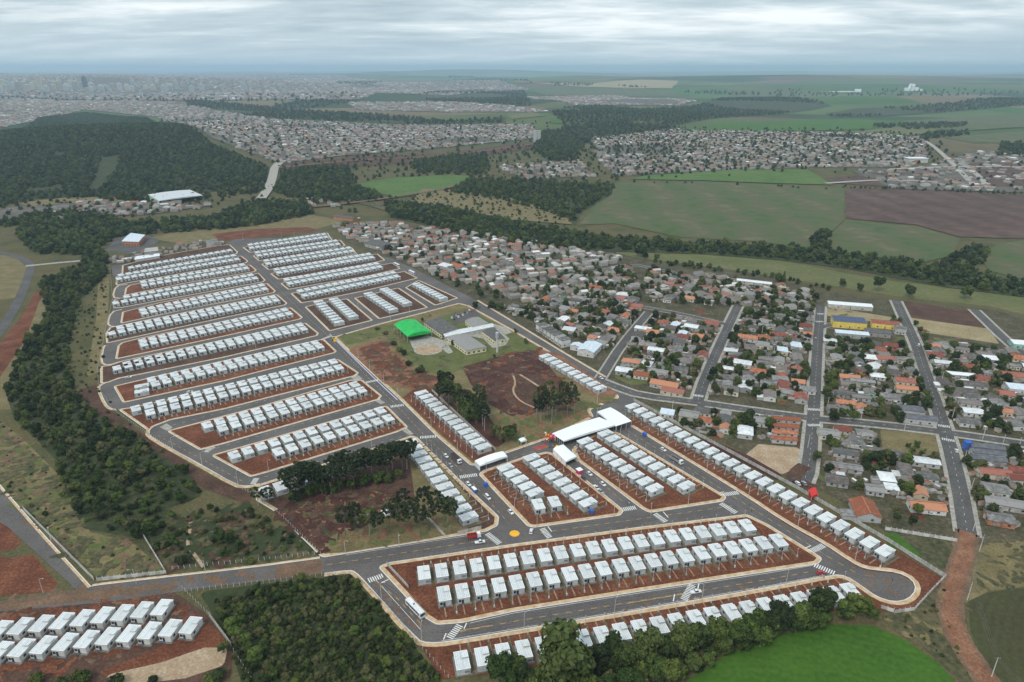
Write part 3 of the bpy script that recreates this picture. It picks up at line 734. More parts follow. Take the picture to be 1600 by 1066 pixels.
OLD['OD'] = old_street([(1004, 480), (1060, 490), (1134, 507)], 6.5, 1.2, z=.030)
OLD['OE'] = old_street([(870, 432), (930, 425), (985, 412), (1040, 424), (1120, 440)], 6, 1.0, z=.035)
OLD['OF'] = old_street([(1283, 512), (1312, 504)], 6, 1.0, z=.04)
OLD['OG'] = old_street([(1590, 548), (1640, 556)], 7, 1.0, z=.045)
ribbon('road', smooth_line(GP([(1258, 728), (1244, 738), (1238, 752), (1252, 762), (1268, 756)])), 4, 4, None, .25, 'brown_soil')
# dirt track on the right, link roads on the left
ragged('path', [(1512, 832), (1508, 862), (1494, 905), (1484, 945), (1487, 975), (1508, 1015), (1548, 1072)], 5.2, .2, 'dusty_road')
ragged('path', [(1512, 832), (1508, 862), (1494, 905), (1484, 945), (1487, 975), (1508, 1015), (1548, 1072)], 3.5, .21, 'orange_soil')
ribbon('path', smooth_line(GP([(320, 890), (305, 868), (292, 852), (296, 838), (298, 815)])), .8, .8, None, .2, 'tan_soil')
ribbon('road', smooth_line(GP([(-40, 560), (0, 520), (30, 470), (47, 425), (48, 412), (30, 402), (-10, 392)])), 4.5, 4.5, None, .2, 'old_asphalt')
ribbon('road', GP([(40, 416), (90, 411), (136, 407)]), 3.5, 3.5, None, .21, 'concrete_walk')
def far_road(px, wd, m):
    p = smooth_line(GP(px)); q = [p[0]]
    for a_, b_ in zip(p, p[1:]): q += [a_.lerp(b_, (i + 1) / 8) for i in range(8)]
    o = ribbon('road', q, wd, wd, None, 0, m)
    for v in o.data.vertices: v.co.z = float(hgt(v.co.x, v.co.y)) + 2.4
far_road([(408, 312), (420, 296), (427, 276), (429, 262), (442, 252)], 9, 'concrete_walk')
far_road([(430, 264), (560, 251), (700, 245), (836, 226)], 7, 'dusty_road')
far_road([(436, 330), (560, 318), (640, 306), (700, 296), (760, 276)], 5, 'dusty_road')
# dusty earth dragged over the link road
struct('soil_film', flat_mesh('soil_film', rounded(GP([(-30, 944), (100, 928), (250, 914), (262, 918), (150, 938), (0, 954), (-30, 957)]), 3), RZ + .008, 'dusty_road'))
struct('soil_film', flat_mesh('soil_film', rounded(GP([(432, 884), (502, 874), (504, 896), (428, 905)]), 2), RZ + .012, 'dusty_road'))
# asphalt mouth between tent and street, red mat
struct('event_mat', flat_mesh('event_mat', GP([(832, 700), (852, 694), (856, 699), (840, 704)]), RZ + .016, 'red_paint'))

# ------------------------------------------------------------------ painted markings
def dashes(p, L, gap, m, wd=.2, off=0.0, z=RZ + .02):
    mb = MB()
    for x, y, a in walk(p, L + gap, gap):
        n = (-math.sin(a), math.cos(a))
        mb.obox((x + n[0] * off, y + n[1] * off), a, L, wd, z - .004, z, m)
    if mb.f: struct('lane_marking', mb.mesh('lane_marking'))
AVE = GP([(362, 379), (382, 397), (403, 419), (433, 449), (470, 486), (510, 523), (541, 555), (575, 590), (611, 625), (662, 679), (725, 740), (795, 818)])
RSC = GP([(978, 672), (1060, 722), (1145, 776), (1215, 820), (1290, 868), (1345, 900)])
LSC = GP([(690, 993), (800, 972), (1000, 939), (1200, 906), (1270, 893)])
LXC = GP([(578, 902), (620, 935), (664, 982)])
MC = GP([(505, 884), (600, 869), (720, 850), (775, 842)]); MC2 = GP([(838, 834), (950, 818), (1060, 803), (1150, 790)])
PER = GP([(245, 680), (312, 716), (380, 753)])
for p in (AVE, RSC, LSC, MC, MC2, LXC, PER, GP([(895, 715), (980, 790)]), GP([(760, 730), (880, 690)])): dashes(p, 2.6, 3.2, 'yellow_paint')
dashes(GP([(735, 983), (790, 974)]), 14, 1, 'yellow_paint'); dashes(GP([(1000, 940), (1060, 930)]), 14, .6, 'yellow_paint')
for p in (GP([(405, 748), (640, 679)]), GP([(330, 703), (590, 628)]), GP([(262, 667), (550, 590)])): dashes(p, 2, 4, 'white_paint', .12)
for k in ('O1', 'O2', 'O3', 'OC'): dashes([tuple(q) for q in OLD[k]], 2, 5, 'white_paint', .15, z=.25)
bl = GP([(516, 522), (556, 562), (590, 595), (622, 625)])
ribbon('lane_marking', bl, -.3, .75, None, RZ + .02, 'white_paint'); ribbon('lane_marking', bl, -.8, 1.1, None, RZ + .02, 'blue_paint')
def edge_line(px, off):
    p = GP(px); ribbon('lane_marking', p, off + .09, -off + .09, None, RZ + .018, 'white_paint')
edge_line([(610, 880), (800, 852), (1000, 825), (1160, 806)], .35); edge_line([(735, 973), (800, 958), (1000, 926), (1200, 895), (1270, 883)], -.35)
edge_line([(690, 1003), (800, 985), (1000, 952), (1200, 917), (1290, 900)], .35); edge_line([(985, 665), (1102, 737), (1170, 779), (1280, 847)], -.35)
edge_line([(540, 867), (640, 851), (755, 833)], -.35); edge_line([(586, 908), (655, 985)], .6)
def crosswalk(a, b, depth=3.2, z=RZ + .022):
    a, b = Vector(G(*a)), Vector(G(*b)); d = b - a; L = d.length; d.normalize(); ang = math.atan2(d.y, d.x); mb = MB()
    for i in range(int(L / 1.05)):
        q = a + d * (i * 1.05 + .5); mb.obox((q.x, q.y), ang, .5, depth, z - .004, z, 'white_paint')
    struct('crosswalk', mb.mesh('crosswalk'))
for a, b in [((575, 908), (601, 899)), ((702, 998), (720, 976)), ((761, 834), (782, 851)), ((847, 826), (860, 842)), ((1023, 803), (1042, 817)), ((1068, 938), (1082, 914)), ((1267, 862), (1288, 852)), ((1272, 883), (1306, 897)),
             ((1127, 774), (1154, 770)), ((971, 797), (996, 793)), ((1126, 787), (1152, 803)), ((718, 746), (747, 742)), ((656, 684), (683, 682)), ((610, 636), (632, 633)), ((572, 598), (591, 594)), ((503, 531), (517, 525)),
             ((395, 757), (402, 746)), ((322, 707), (331, 699))]: crosswalk(a, b)
for a, b in [((1262, 640), (1283, 641)), ((1262, 665), (1282, 665)), ((1465, 665), (1487, 668)), ((1471, 686), (1494, 690)), ((1083, 618), (1100, 620)), ((1277, 491), (1288, 491)), ((1274, 503), (1287, 503))]: crosswalk(a, b, 3.2, .26)
def stop_line(a, b):
    a, b = Vector(G(*a)), Vector(G(*b)); d = b - a; mb = MB(); c = (a + b) / 2
    mb.obox((c.x, c.y), math.atan2(d.y, d.x), d.length, .45, RZ + .018, RZ + .023, 'white_paint'); struct('stop_line', mb.mesh('stop_line'))
for a, b in [((596, 911), (607, 906)), ((693, 1000), (697, 990)), ((725, 983), (729, 974)), ((1052, 940), (1054, 929)), ((1090, 922), (1092, 912)), ((1258, 857), (1267, 853)), ((862, 831), (856, 823)), ((1044, 809), (1036, 800)), ((1117, 772), (1131, 769))]: stop_line(a, b)
# raised textured tables where the estate streets meet
for p in [[(316, 700), (326, 706), (337, 700), (328, 695)], [(250, 668), (262, 674), (270, 668), (260, 662)], [(627, 672), (640, 681), (646, 678), (634, 668)], [(583, 625), (595, 632), (602, 630), (590, 621)], [(545, 587), (556, 596), (566, 592), (556, 584)]]:
    struct('speed_table', flat_mesh('speed_table', GP(p), RZ + .05, 'concrete_walk', RZ - .05))

# worn and weedy spots that break up the open ground
DL = [(425, 800), (500, 775), (640, 765), (620, 800), (520, 838), (505, 866), (440, 812)]
blotches('bare_land', DL, 'dark_soil', 60, .8, 3.5, BZ + .06); blotches('bare_land', DL, 'orange_soil', 40, .3, 1.1, BZ + .09); blotches('grass_land', DL, 'scrub_land', 40, .4, 1.6, BZ + .11)
LW = [(512, 850), (560, 818), (640, 795), (700, 805), (730, 828), (640, 846), (540, 862)]
blotches('bare_land', LW, 'orange_soil', 40, .4, 1.8, BZ + .06); blotches('lawn', LW, 'lawn', 40, .4, 1.8, BZ + .10)
EX = [(722, 574), (800, 552), (838, 548), (905, 625), (870, 640), (800, 652), (740, 605)]
blotches('bare_land', EX, 'red_soil', 50, .8, 4, BZ + .10); blotches('bare_land', EX, 'brown_soil', 60, .8, 4, BZ + .13); blotches('bare_land', EX, 'dusty_road', 30, .4, 1.5, BZ + .16)
RE = [(555, 548), (600, 532), (640, 572), (690, 595), (720, 635), (660, 612), (600, 594)]
blotches('bare_land', RE, 'brown_soil', 50, .8, 3.5, BZ + .12); blotches('grass_land', RE, 'scrub_land', 50, .5, 2, BZ + .15); blotches('bare_land', RE, 'orange_soil', 40, .5, 2.5, BZ + .18)
SL = [(528, 526), (600, 508), (640, 520), (640, 566), (690, 590), (740, 572), (840, 545), (810, 560), (700, 600), (640, 580), (600, 535)]
blotches('grass_land', SL, 'dry_grass', 80, .6, 2.4, BZ + .09)
GR = [(770, 650), (860, 650), (900, 632), (960, 622), (925, 645), (860, 682), (795, 704)]
blotches('bare_land', GR, 'orange_soil', 50, .5, 2.2, BZ + .06); blotches('lawn', GR, 'lawn', 60, .5, 2.6, BZ + .09)
SLOPE = [(300, 800), (380, 790), (500, 862), (300, 888), (262, 890), (240, 850)]
blotches('bare_land', SLOPE, 'brown_soil', 60, .6, 3, .16); blotches('grass_land', SLOPE, 'thicket_floor', 90, .6, 3, .20); blotches('bare_land', SLOPE, 'dusty_road', 16, .3, 1.0, .25)
LG = [(-10, 650), (100, 760), (140, 830), (210, 850), (250, 890), (150, 902), (60, 826), (-10, 745)]
blotches('bare_land', LG, 'dusty_road', 90, .5, 2.6, .16); blotches('grass_land', LG, 'lawn', 90, .5, 3, .21); blotches('grass_land', LG, 'scrub_land', 120, .5, 3, .26)
OQ = [(900, 430), (1000, 420), (1280, 470), (1570, 540), (1640, 700), (1640, 830), (1400, 820), (1300, 760), (1180, 710), (1000, 628)]
blotches('bare_land', OQ, 'red_soil', 60, 1, 4, .118); blotches('lawn', OQ, 'lawn', 90, 1, 4.5, .12); blotches('bare_land', OQ, 'dusty_road', 60, 1, 3.5, .112)
RG = [(1370, 965), (1440, 955), (1484, 915), (1500, 840), (1640, 850), (1640, 910), (1520, 930), (1490, 1000), (1440, 1005)]
blotches('bare_land', RG, 'scrub_land', 60, .5, 2.5, .16); blotches('grass_land', RG, 'dry_grass', 60, .3, 1.6, .185)
BLS = [(-20, 960), (120, 938), (265, 924), (322, 985), (240, 1008), (150, 1040), (-20, 1065)]
blotches('bare_land', BLS, 'red_soil', 90, .6, 3, .12); blotches('bare_land', BLS, 'dusty_road', 80, .3, 1.4, .16)
blotches('soil_film', [(-20, 935), (150, 916), (300, 905), (420, 892), (420, 904), (250, 922), (-20, 956)], 'dusty_road', 60, .5, 2.0, RZ + .012)
for q in ([(560, 872), (770, 842), (760, 850), (600, 872)], [(760, 730), (880, 690), (870, 700), (770, 738)], [(700, 990), (1200, 906), (1200, 912), (720, 994)], [(640, 690), (780, 825), (770, 830), (640, 700)]):
    blotches('soil_film', q, 'old_asphalt', 10, .4, 1.1, RZ + .005)

for p in (AVE, RSC, LSC, MC, MC2, LXC):
    for o_ in (-2.6, -1.2, 1.2, 2.6): ribbon('tyre_track', p, o_ + .28, -o_ + .28, None, RZ + .006, 'tyre_wear')
for q in ([(575, 905), (600, 897), (664, 966), (652, 1000)], [(690, 1003), (800, 986), (1000, 953), (1200, 918), (1200, 912), (800, 978)], [(1300, 860), (1350, 890), (1420, 905), (1420, 935), (1350, 915)], [(605, 878), (800, 850), (1150, 803), (1150, 798), (800, 843)], [(742, 738), (830, 826), (800, 826)]):
    blotches('soil_film', q, 'dusty_road', 26, .2, .9, RZ + .013)

for p, m in (([(688, 534), (716, 522), (752, 514), (772, 510), (796, 530), (790, 540), (770, 545), (755, 530), (735, 526), (712, 540), (698, 541)], 'concrete_walk'), ([(703, 500), (712, 490), (742, 484), (750, 492), (728, 503), (712, 506)], 'old_asphalt'), ([(690, 545), (700, 540), (708, 551), (700, 554)], 'concrete_walk'), ([(765, 505), (790, 512), (800, 520), (790, 524)], 'concrete_walk')):
    struct('playground', flat_mesh('playground', rounded(ccw(GP(p)), 1.5), BZ + .135, m))
blotches('grass_land', [(528, 526), (600, 508), (700, 488), (730, 484), (830, 540), (740, 572), (690, 590), (640, 566), (600, 530)], 'scrub_land', 90, .5, 2.4, BZ + .095)
# ------------------------------------------------------------------ white estate houses
HW, HD, HH = 2.62, 4.45, 2.9
def house_meshes(mirror, wallm='house_wall'):
    sx = -1 if mirror else 1
    P = {}
    P['wall'] = MB().box(-HW, HW, -HD, HD, -.1, HH, wallm, False).mesh('wall')
    r = MB()
    r.box(-HW - .12, -.04, -HD - .12, HD + .12, HH, HH + .2, 'house_roof'); r.box(.04, HW + .12, -HD - .12, HD + .12, HH, HH + .2, 'house_roof')
    P['roof'] = r.mesh('roof')
    c = MB(); z0, z1 = HH + .203, HH + .33
    c.box(-HW - .15, HW + .15, -HD - .15, -HD + .05, z0, z1, 'roof_cap'); c.box(-HW - .15, HW + .15, HD - .05, HD + .15, z0, z1, 'roof_cap')
    c.box(-HW - .15, -HW + .05, -HD + .05, HD - .05, z0, z1, 'roof_cap'); c.box(HW - .05, HW + .15, -HD + .05, HD - .05, z0, z1, 'roof_cap')
    P['parapet'] = c.mesh('parapet')
    a, b = (.2, HW + .02) if not mirror else (-HW - .02, -.2)
    y0, y1 = (.5, 2.9) if not mirror else (-2.9, -.5)
    P['tank_housing'] = MB().box(a, b, y0, y1, HH + .2, HH + .95, 'house_wall').mesh('tank_housing')
    P['tank_cover'] = MB().box(a - .12, b + .12, y0 - .12, y1 + .12, HH + .952, HH + 1.05, 'house_roof').mesh('tank_cover')
    def win(x0, x1, zz0, zz1, y, s):
        f = MB(); t = .07; yo, yi = y + s * .06, y - s * .02
        Y = sorted((yo, yi))
        f.box(x0 - t, x1 + t, Y[0], Y[1], zz1, zz1 + t, 'frame_dark'); f.box(x0 - t, x1 + t, Y[0], Y[1], zz0 - t, zz0, 'frame_dark')
        f.box(x0 - t, x0, Y[0], Y[1], zz0, zz1, 'frame_dark'); f.box(x1, x1 + t, Y[0], Y[1], zz0, zz1, 'frame_dark')
        Yg = sorted((y + s * .02, y - s * .01))
        g = MB().box(x0, x1, Yg[0], Yg[1], zz0, zz1, 'glass_dark')
        return f.mesh('window'), g.mesh('pane')
    P['wins'] = [win(-2.3, -1.3, .95, 2.15, -HD, -1), win(-.95, -.1, .05, 2.15, -HD, -1)]
    s = MB()
    for yc in (-2.4, 1.2):
        for sd in (-1, 1): pass
    def swin(yc, sd):
        f = MB(); X = sorted((sd * (HW - .01), sd * (HW + .05)))
        f.box(X[0], X[1], yc - .65, yc + .65, .95, 2.1, 'frame_dark')
        X2 = sorted((sd * (HW + .03), sd * (HW + .065)))
        return f.mesh('window'), MB().box(X2[0], X2[1], yc - .55, yc + .55, 1.03, 2.02, 'glass_dark').mesh('pane')
    P['wins'] += [swin(-2.0, 1), swin(1.5, -1)]
    P['shutter'] = MB().box(-2.3, -.4, HD - .01, HD + .05, .9, 2.0, 'grey_shutter').mesh('service_window')
    P['apron'] = MB().box(-HW - .6, HW + .6, -HD - .9, HD + .6, -.1, .09, 'apron_concrete').mesh('apron')
    P['step'] = MB().box(-2.6, .2, -HD - .95, -HD - .02, .09, .2, 'frame_dark').mesh('step')
    P['pathway'] = MB().box(-.35 - .6, -.35, -HD - 6.6, -HD - .92, -.05, .03, 'yard_path').mesh('pathway')
    return P
HP = {(mi, wm): house_meshes(mi, wm) for mi in (0, 1) for wm in ('house_wall', 'unpainted_wall')}
def build_house(loc, rz, label, group, mirror=0, wm='house_wall', full=True, path=True):
    P = HP[(mirror, wm)]
    t = thing('estate_house', label, 'house', loc, rz, group)
    add('wall', P['wall'], t); r = add('roof', P['roof'], t)
    add('parapet', P['parapet'], r); add('tank_cover', P['tank_cover'], r); add('tank_housing', P['tank_housing'], r)
    for f, g in (P['wins'] if full else P['wins'][:3]):
        w_ = add('window', f, t); add('pane', g, w_)
    add('service_window', P['shutter'], t)
    add('apron', P['apron'], t); add('step', P['step'], t)
    if path: add('pathway', P['pathway'], t)
    return t
HINT = {'S': (0, -1), 'N': (0, 1), 'W': (-1, 0), 'E': (1, 0)}
ORD = 'first second third fourth fifth sixth seventh eighth ninth tenth eleventh twelfth thirteenth fourteenth fifteenth sixteenth seventeenth eighteenth nineteenth twentieth twenty-first twenty-second twenty-third twenty-fourth'.split()
STUFF_H = []
N_H = [0]
def row(first, last, n, face, label, yard=6.5, post=True, stuff=False, wm='house_wall', z=BZ, depth_px=None, skip=(), grass=True):
    a, b = Vector(G(*first)), Vector(G(*last)); d = (b - a).normalized(); sp = (b - a).length / max(1, n - 1)
    p = Vector((-d.y, d.x))
    if p.dot(Vector(HINT[face])) < 0: p = -p          # p points to the front
    if depth_px:                                       # skewed lots: front direction read off the photograph
        q = Vector(G(first[0] + depth_px[0], first[1] + depth_px[1])) - a; q.normalize(); p = q
    rz = math.atan2(p.x, -p.y)                         # local -Y points to the front
    px_ = Vector((math.cos(rz), math.sin(rz)))
    mirror = 1 if face in 'NE' else 0
    strips = MB()
    for i in range(n):
        c = a + d * sp * i
        if i in skip: continue
        if stuff: STUFF_H.append((c.x, c.y, rz, mirror)); continue
        N_H[0] += 1
        build_house((c.x + rng.uniform(-.12, .12), c.y + rng.uniform(-.12, .12), z), rz + rng.uniform(-.012, .012), f'{ORD[i]} white house {label}', 'white houses ' + label, mirror, wm, path=yard > 0)
        if yard > 0:
            s = c + d * sp * .5
            for w0, w1, m, f0, dz in ((-1.05, 1.05, 'strip_grass', HD + .4, .012), (-.6, .45, 'strip_grass', HD + yard, .014), (.45, .62, 'yard_path', HD + yard, .016)):
                A = s + p * f0; B = s - p * (HD + 1.2)
                q = [A + d * w0, B + d * w0, B + d * w1, A + d * w1]
                if area2([tuple(v) for v in q]) < 0: q = q[::-1]
                strips.poly([(v.x, v.y, z + dz) for v in q], m)
            if post: POSTS.append((s.x + p.x * (HD + yard - .6), s.y + p.y * (HD + yard - .6), rz, label, ORD[i]))
    if strips.f: struct('lot_strip', strips.mesh('lot_strip'))
POSTS = []
row((663, 904), (1166, 829), 21, 'N', 'from the bus, in the row along the orange disc street', 5.5)
row((694, 937), (1215, 853), 21, 'S', 'from the bus, in the row facing the bus street', 6.0)
row((722, 1041), (1328, 932), 22, 'N', 'from the scrub lot, in the row behind the hedge', 6.0, z=BZ - .12)
row((988, 641), (1381, 869), 24, 'W', 'from the cross canopy, in the row along the panel wall', 6.0, z=BZ - .12)
row((914, 696), (1022, 770), 9, 'W', 'from the long canopy, in the row facing the parked cars', 6.0)
row((945, 684), (1071, 766), 10, 'E', 'from the cross canopy, in the row facing the grey lorry', 6.0)
row((830, 722), (918, 793), 8, 'E', 'from the small marquee, in the row below it', 6.0)
row((790, 738), (835, 777), 5, 'W', 'from the long marquee, in the row facing the avenue', 6.0)
row((841, 796), (866, 792), 2, 'S', 'from the avenue, of two turned to the orange disc street', 5.0)
row((659, 620), (755, 705), 13, 'W', 'from the earth bank, in the row above the long marquee', 6.0)
row((641, 698), (732, 815), 12, 'E', 'from the grove, in the row beside the corner pines', 6.0)
row((416, 775), (600, 715), 10, 'N', 'from the fence, in the row hidden by the pine grove', 5.0, post=False)
row((852, 562), (937, 612), 10, 'E', 'from the school, in the row along the excavated earth', 5.0, post=False)
row((3, 992), (255, 958), 9, 'S', 'of the unfinished upper row, counted towards the scrub lot', 0, False, wm='unpainted_wall', z=.2, depth_px=(-14, 14))
row((3, 1026), (300, 986), 10, 'S', 'of the unfinished lower row, counted towards the scrub lot', 0, False, wm='unpainted_wall', z=.2, depth_px=(-14, 14))
row((436, 713), (607, 660), 10, 'S', 'counted to the avenue, first block above the grove, front line', 5)
row((367, 718), (595, 648), 13, 'N', 'counted to the avenue, first block above the grove, back line', 5, False)
row((349, 676), (565, 616), 13, 'S', 'counted to the avenue, second block above the grove, front line', 5)
row((325, 671), (555, 607), 14, 'N', 'counted to the avenue, second block above the grove, back line', 5, False)
row((236, 651), (530, 580), 18, 'S', 'counted to the avenue, third block above the grove, front line', 5)
row((214, 645), (521, 571), 19, 'N', 'counted to the avenue, third block above the grove, back line', 5, False)
row((244, 606), (500, 547), 17, 'S', 'counted to the avenue, fourth block above the grove, front line', 5, False)
row((223, 609), (223, 617.5), 2, 'W', 'of two turned sideways at the fourth block end', 0, False)
for a, b, n, f in [((238, 599), (493, 541), 17, 'N'), ((184, 581), (475, 519), 20, 'S'), ((200, 574), (469, 513), 19, 'N'), ((226, 544), (452, 495), 17, 'S'), ((224, 538), (445, 489), 17, 'N'),
                   ((176, 526), (432, 474), 20, 'S'), ((189, 517), (427, 469), 19, 'N'), ((227, 494), (414, 456), 16, 'S'), ((224, 489), (409, 450), 16, 'N'), ((182, 478), (399, 439), 19, 'S'), ((199, 468), (392, 434), 17, 'N'),
                   ((227, 450), (385, 423), 15, 'S'), ((225, 445), (379, 418), 14, 'N'), ((187, 440), (371, 409), 18, 'S'), ((190, 434), (365, 403), 17, 'N'), ((206, 422), (359, 395), 16, 'S'),
                   ((394, 391), (510, 374), 14, 'S'), ((392, 386), (506, 369.5), 14, 'N'), ((406, 403), (528, 385), 14, 'S'), ((403, 398), (524, 380), 14, 'N'), ((420, 416), (550, 396), 14, 'S'), ((417, 411), (545, 391), 14, 'N'),
                   ((437, 430), (581, 406), 16, 'S'), ((433, 425), (576, 401), 16, 'N'), ((454, 447), (593, 421), 15, 'S'), ((449, 441), (588, 416), 15, 'N'), ((477, 466), (620, 436), 15, 'S'), ((470, 459), (614, 430), 15, 'N'),
                   ((498, 476), (530, 508), 9, 'W'), ((522, 472), (552, 499), 9, 'E'), ((576, 463), (614, 488), 9, 'W'), ((601, 456), (636, 478), 9, 'E'), ((651, 448), (692, 470), 9, 'W')]:
    row(a, b, n, f, '', stuff=True)
def stuff_houses():
    mb = MB()
    for (x, y, rz, mi) in STUFF_H:
        i0 = len(mb.v); P = MB()
        P.box(-HW, HW, -HD, HD, 0, HH, 'house_wall', False); P.box(-HW - .12, HW + .12, -HD - .12, HD + .12, HH, HH + .2, 'house_roof')
        a, b = (.2, HW + .02) if not mi else (-HW - .02, -.2); y0, y1 = (.5, 2.9) if not mi else (-2.9, -.5)
        P.box(a, b, y0, y1, HH + .2, HH + 1.0, 'house_roof')
        P.box(-2.3, -1.3, -HD - .05, -HD + .02, .95, 2.15, 'glass_dark'); P.box(-.95, -.1, -HD - .05, -HD + .02, .05, 2.15, 'glass_dark')
        P.box(-2.4, -.6, HD - .02, HD + .05, .9, 2.0, 'grey_shutter'); P.box(-HW - .7, HW + .7, -HD - .9, HD + .7, -.1, .09, 'apron_concrete')
        c, s = math.cos(rz), math.sin(rz)
        mb.v += [(x + vx * c - vy * s, y + vx * s + vy * c, vz + BZ) for vx, vy, vz in P.v]
        mp = [mb.mi(m) for m in P.mats]
        mb.f += [tuple(q + i0 for q in f) for f in P.f]; mb.m += [mp[k] for k in P.m]
    o = add('distant_houses', mb.mesh('distant_houses'))
    o['kind'] = 'stuff'; tag(o, 'far ranks of small white flat-roofed houses filling the upper estate', 'houses')
stuff_houses()

# meter posts along the pavements
pm1 = MB().box(-.28, .28, -.18, .18, 0, 1.25, 'plaster_white').mesh('meter_box')
pm2 = MB().tube((0, .25, 0), (0.03, .27, 5.2), .09, .07, 'pole_concrete', 5).mesh('pole')
pm3 = MB().box(-.5, .5, .22, .3, 4.9, 5.02, 'galvanised').mesh('crossarm')
for x, y, rz, lab, od in POSTS:
    t = thing('meter_post', f'meter post of {od} house {lab}', 'post', (x, y, BZ - .1), rz, 'meter posts ' + lab)
    add('meter_box', pm1, t); add('pole', pm2, t); add('crossarm', pm3, t)

# street lamps
lp = MB(); lp.tube((0, 0, 0), (0, 0, 8.2), .13, .09, 'pole_concrete', 6); LPM = lp.mesh('pole')
LAM = MB().tube((0, 0, 8.1), (0, -1.7, 8.6), .05, .045, 'galvanised', 5).mesh('arm'); LHM = MB().box(-.16, .16, -2.3, -1.6, 8.52, 8.66, 'galvanised').mesh('lamp_head')
LLM = MB().box(-.12, .12, -2.22, -1.7, 8.49, 8.518, 'lamp_lens').mesh('lens')
def lamps(pts, side, where, z=BZ):
    for (x, y, a) in pts:
        t = thing('street_lamp', 'tall pale street lamp ' + where, 'lamp', (x, y, z - .1), a + (0 if side > 0 else math.pi), 'street lamps ' + where)
        add('pole', LPM, t); add('arm', LAM, t); h = add('lamp_head', LHM, t); add('lens', LLM, h)
def lamp_px(px, where, aim):
    for p in px:
        x, y = G(*p); v = Vector(G(*aim)) - Vector((x, y)) if not callable(aim) else None
        t = thing('street_lamp', 'tall pale street lamp ' + where, 'lamp', (x, y, BZ - .1), math.atan2(v.x, -v.y), 'street lamps ' + where)
        add('pole', LPM, t); add('arm', LAM, t); h = add('lamp_head', LHM, t); add('lens', LLM, h)
lamp_px([(540, 867), (624, 856)], 'on the pine lawn verge', (640, 900))
lamp_px([(596, 935), (659, 1001)], 'beside the scrub lot with the bus', (680, 930))
lamp_px([(819, 982), (960, 961), (1097, 937), (1228, 914)], 'on the hedge side of the bus street', (1000, 900))
lamp_px([(839, 825), (959, 808), (1017, 806), (1075, 790)], 'on the roundabout street', (1000, 850))
lamp_px([(760, 740), (804, 798)], 'on the avenue pavement by the marquee rows', (700, 800))
lamp_px([(902, 722), (967, 770)], 'beside the parked cars street', (940, 770))
lamp_px([(1043, 702), (1104, 738), (1169, 780), (1246, 826), (1335, 879)], 'in front of the long row by the panel wall', (1000, 800))
lamp_px([(674, 670), (622, 622), (600, 600), (578, 580), (715, 708)], 'on the earth side of the avenue', (600, 700))
lamp_px([(270, 702), (316, 727), (372, 758)], 'on the outer perimeter road', (400, 690))
lamp_px([(545, 700), (480, 700), (420, 738), (581, 700)], 'on the lane above the pine grove', (520, 760))
lamp_px([(480, 640), (400, 660), (330, 640), (560, 560), (440, 600), (350, 590)], 'in the lanes of the lower estate', (400, 720))
lamp_px([(400, 545), (300, 560), (420, 500), (330, 500), (560, 486), (610, 500), (640, 490), (690, 478), (590, 470), (520, 440), (460, 420), (520, 380), (440, 372), (380, 375), (460, 372)], 'in the lanes of the upper estate', (500, 620))
lamp_px([(80, 845), (213, 912), (322, 898), (68, 928)], 'on the unpaved link road', (150, 935))
lamp_px([(821, 700)], 'beside the long marquee', (800, 740))
lamp_px([(933, 632), (933, 655)], 'at the big canopy', (960, 660))
# ------------------------------------------------------------------ trees
def leaf_mesh(name, blobs, n, size, m, core=.74, seed=1, up=.35):
    r = np.random.RandomState(seed)
    wts = np.array([b[3] * b[3] for b in blobs]); wts = wts / wts.sum()
    which = r.choice(len(blobs), n, p=wts)
    d = r.normal(size=(n, 3)); d[:, 2] = d[:, 2] + up; d /= np.linalg.norm(d, axis=1)[:, None]
    C = np.array([b[:3] for b in blobs])[which]; Rd = np.array([(b[3], b[3], b[3] * b[4]) for b in blobs])[which]
    rad = r.uniform(.72, 1.10, n) ** .8
    P = C + d * Rd * rad[:, None]
    nrm = d + r.normal(size=(n, 3)) * .55; nrm /= np.linalg.norm(nrm, axis=1)[:, None]
    t = np.cross(nrm, r.normal(size=(n, 3))); t /= np.linalg.norm(t, axis=1)[:, None]
    b = np.cross(nrm, t); s = size * r.uniform(.55, 1.35, n)[:, None]
    k = r.uniform(.5, 1.0, n)[:, None]
    V = np.stack([P - t * s - b * s * k, P + t * s - b * s * k * .6, P + t * s * .7 + b * s * k, P - t * s * .8 + b * s * k * .9], 1).reshape(-1, 3)
    F = np.arange(n * 4).reshape(n, 4)
    v = V.tolist(); f = F.tolist()
    for (x, y, z, ra, fl) in blobs:                       # inner mass of twigs and leaves
        i = len(v); rr = ra * core
        for la in (-1.0, -.35, .35, 1.0):
            for q in range(6):
                aa = q * 1.0472 + la; jj = rr * r.uniform(.82, 1.08)
                v.append([x + math.cos(aa) * math.cos(la) * jj, y + math.sin(aa) * math.cos(la) * jj, z + math.sin(la) * jj * fl])
        for L_ in range(3):
            for q in range(6): f.append([i + L_ * 6 + q, i + L_ * 6 + (q + 1) % 6, i + L_ * 6 + 6 + (q + 1) % 6, i + L_ * 6 + 6 + q])
        f.append([i + 18 + q for q in range(6)]); f.append([i + 5 - q for q in range(6)])
    me = bpy.data.meshes.new(name); me.from_pydata(v, [], f); me.materials.append(MATS[m]); me.update(); return me
def trunk_mesh(h, r0, limbs, m='bark', fork=None):
    mb = MB(); z = 0; p = Vector((0, 0, 0)); rr = r0
    for i in range(4):
        q = Vector((math.sin(i * 2.1) * .12, math.cos(i * 1.7) * .12, h * (i + 1) / 4)); mb.tube(p, q, rr, rr * .8, m, 7); p = q; rr *= .8
    for b in limbs: mb.tube((0, 0, b[0]), b[1:4], r0 * .42, r0 * .12, m, 5)
    return mb.mesh('trunk')
KINDS = {}
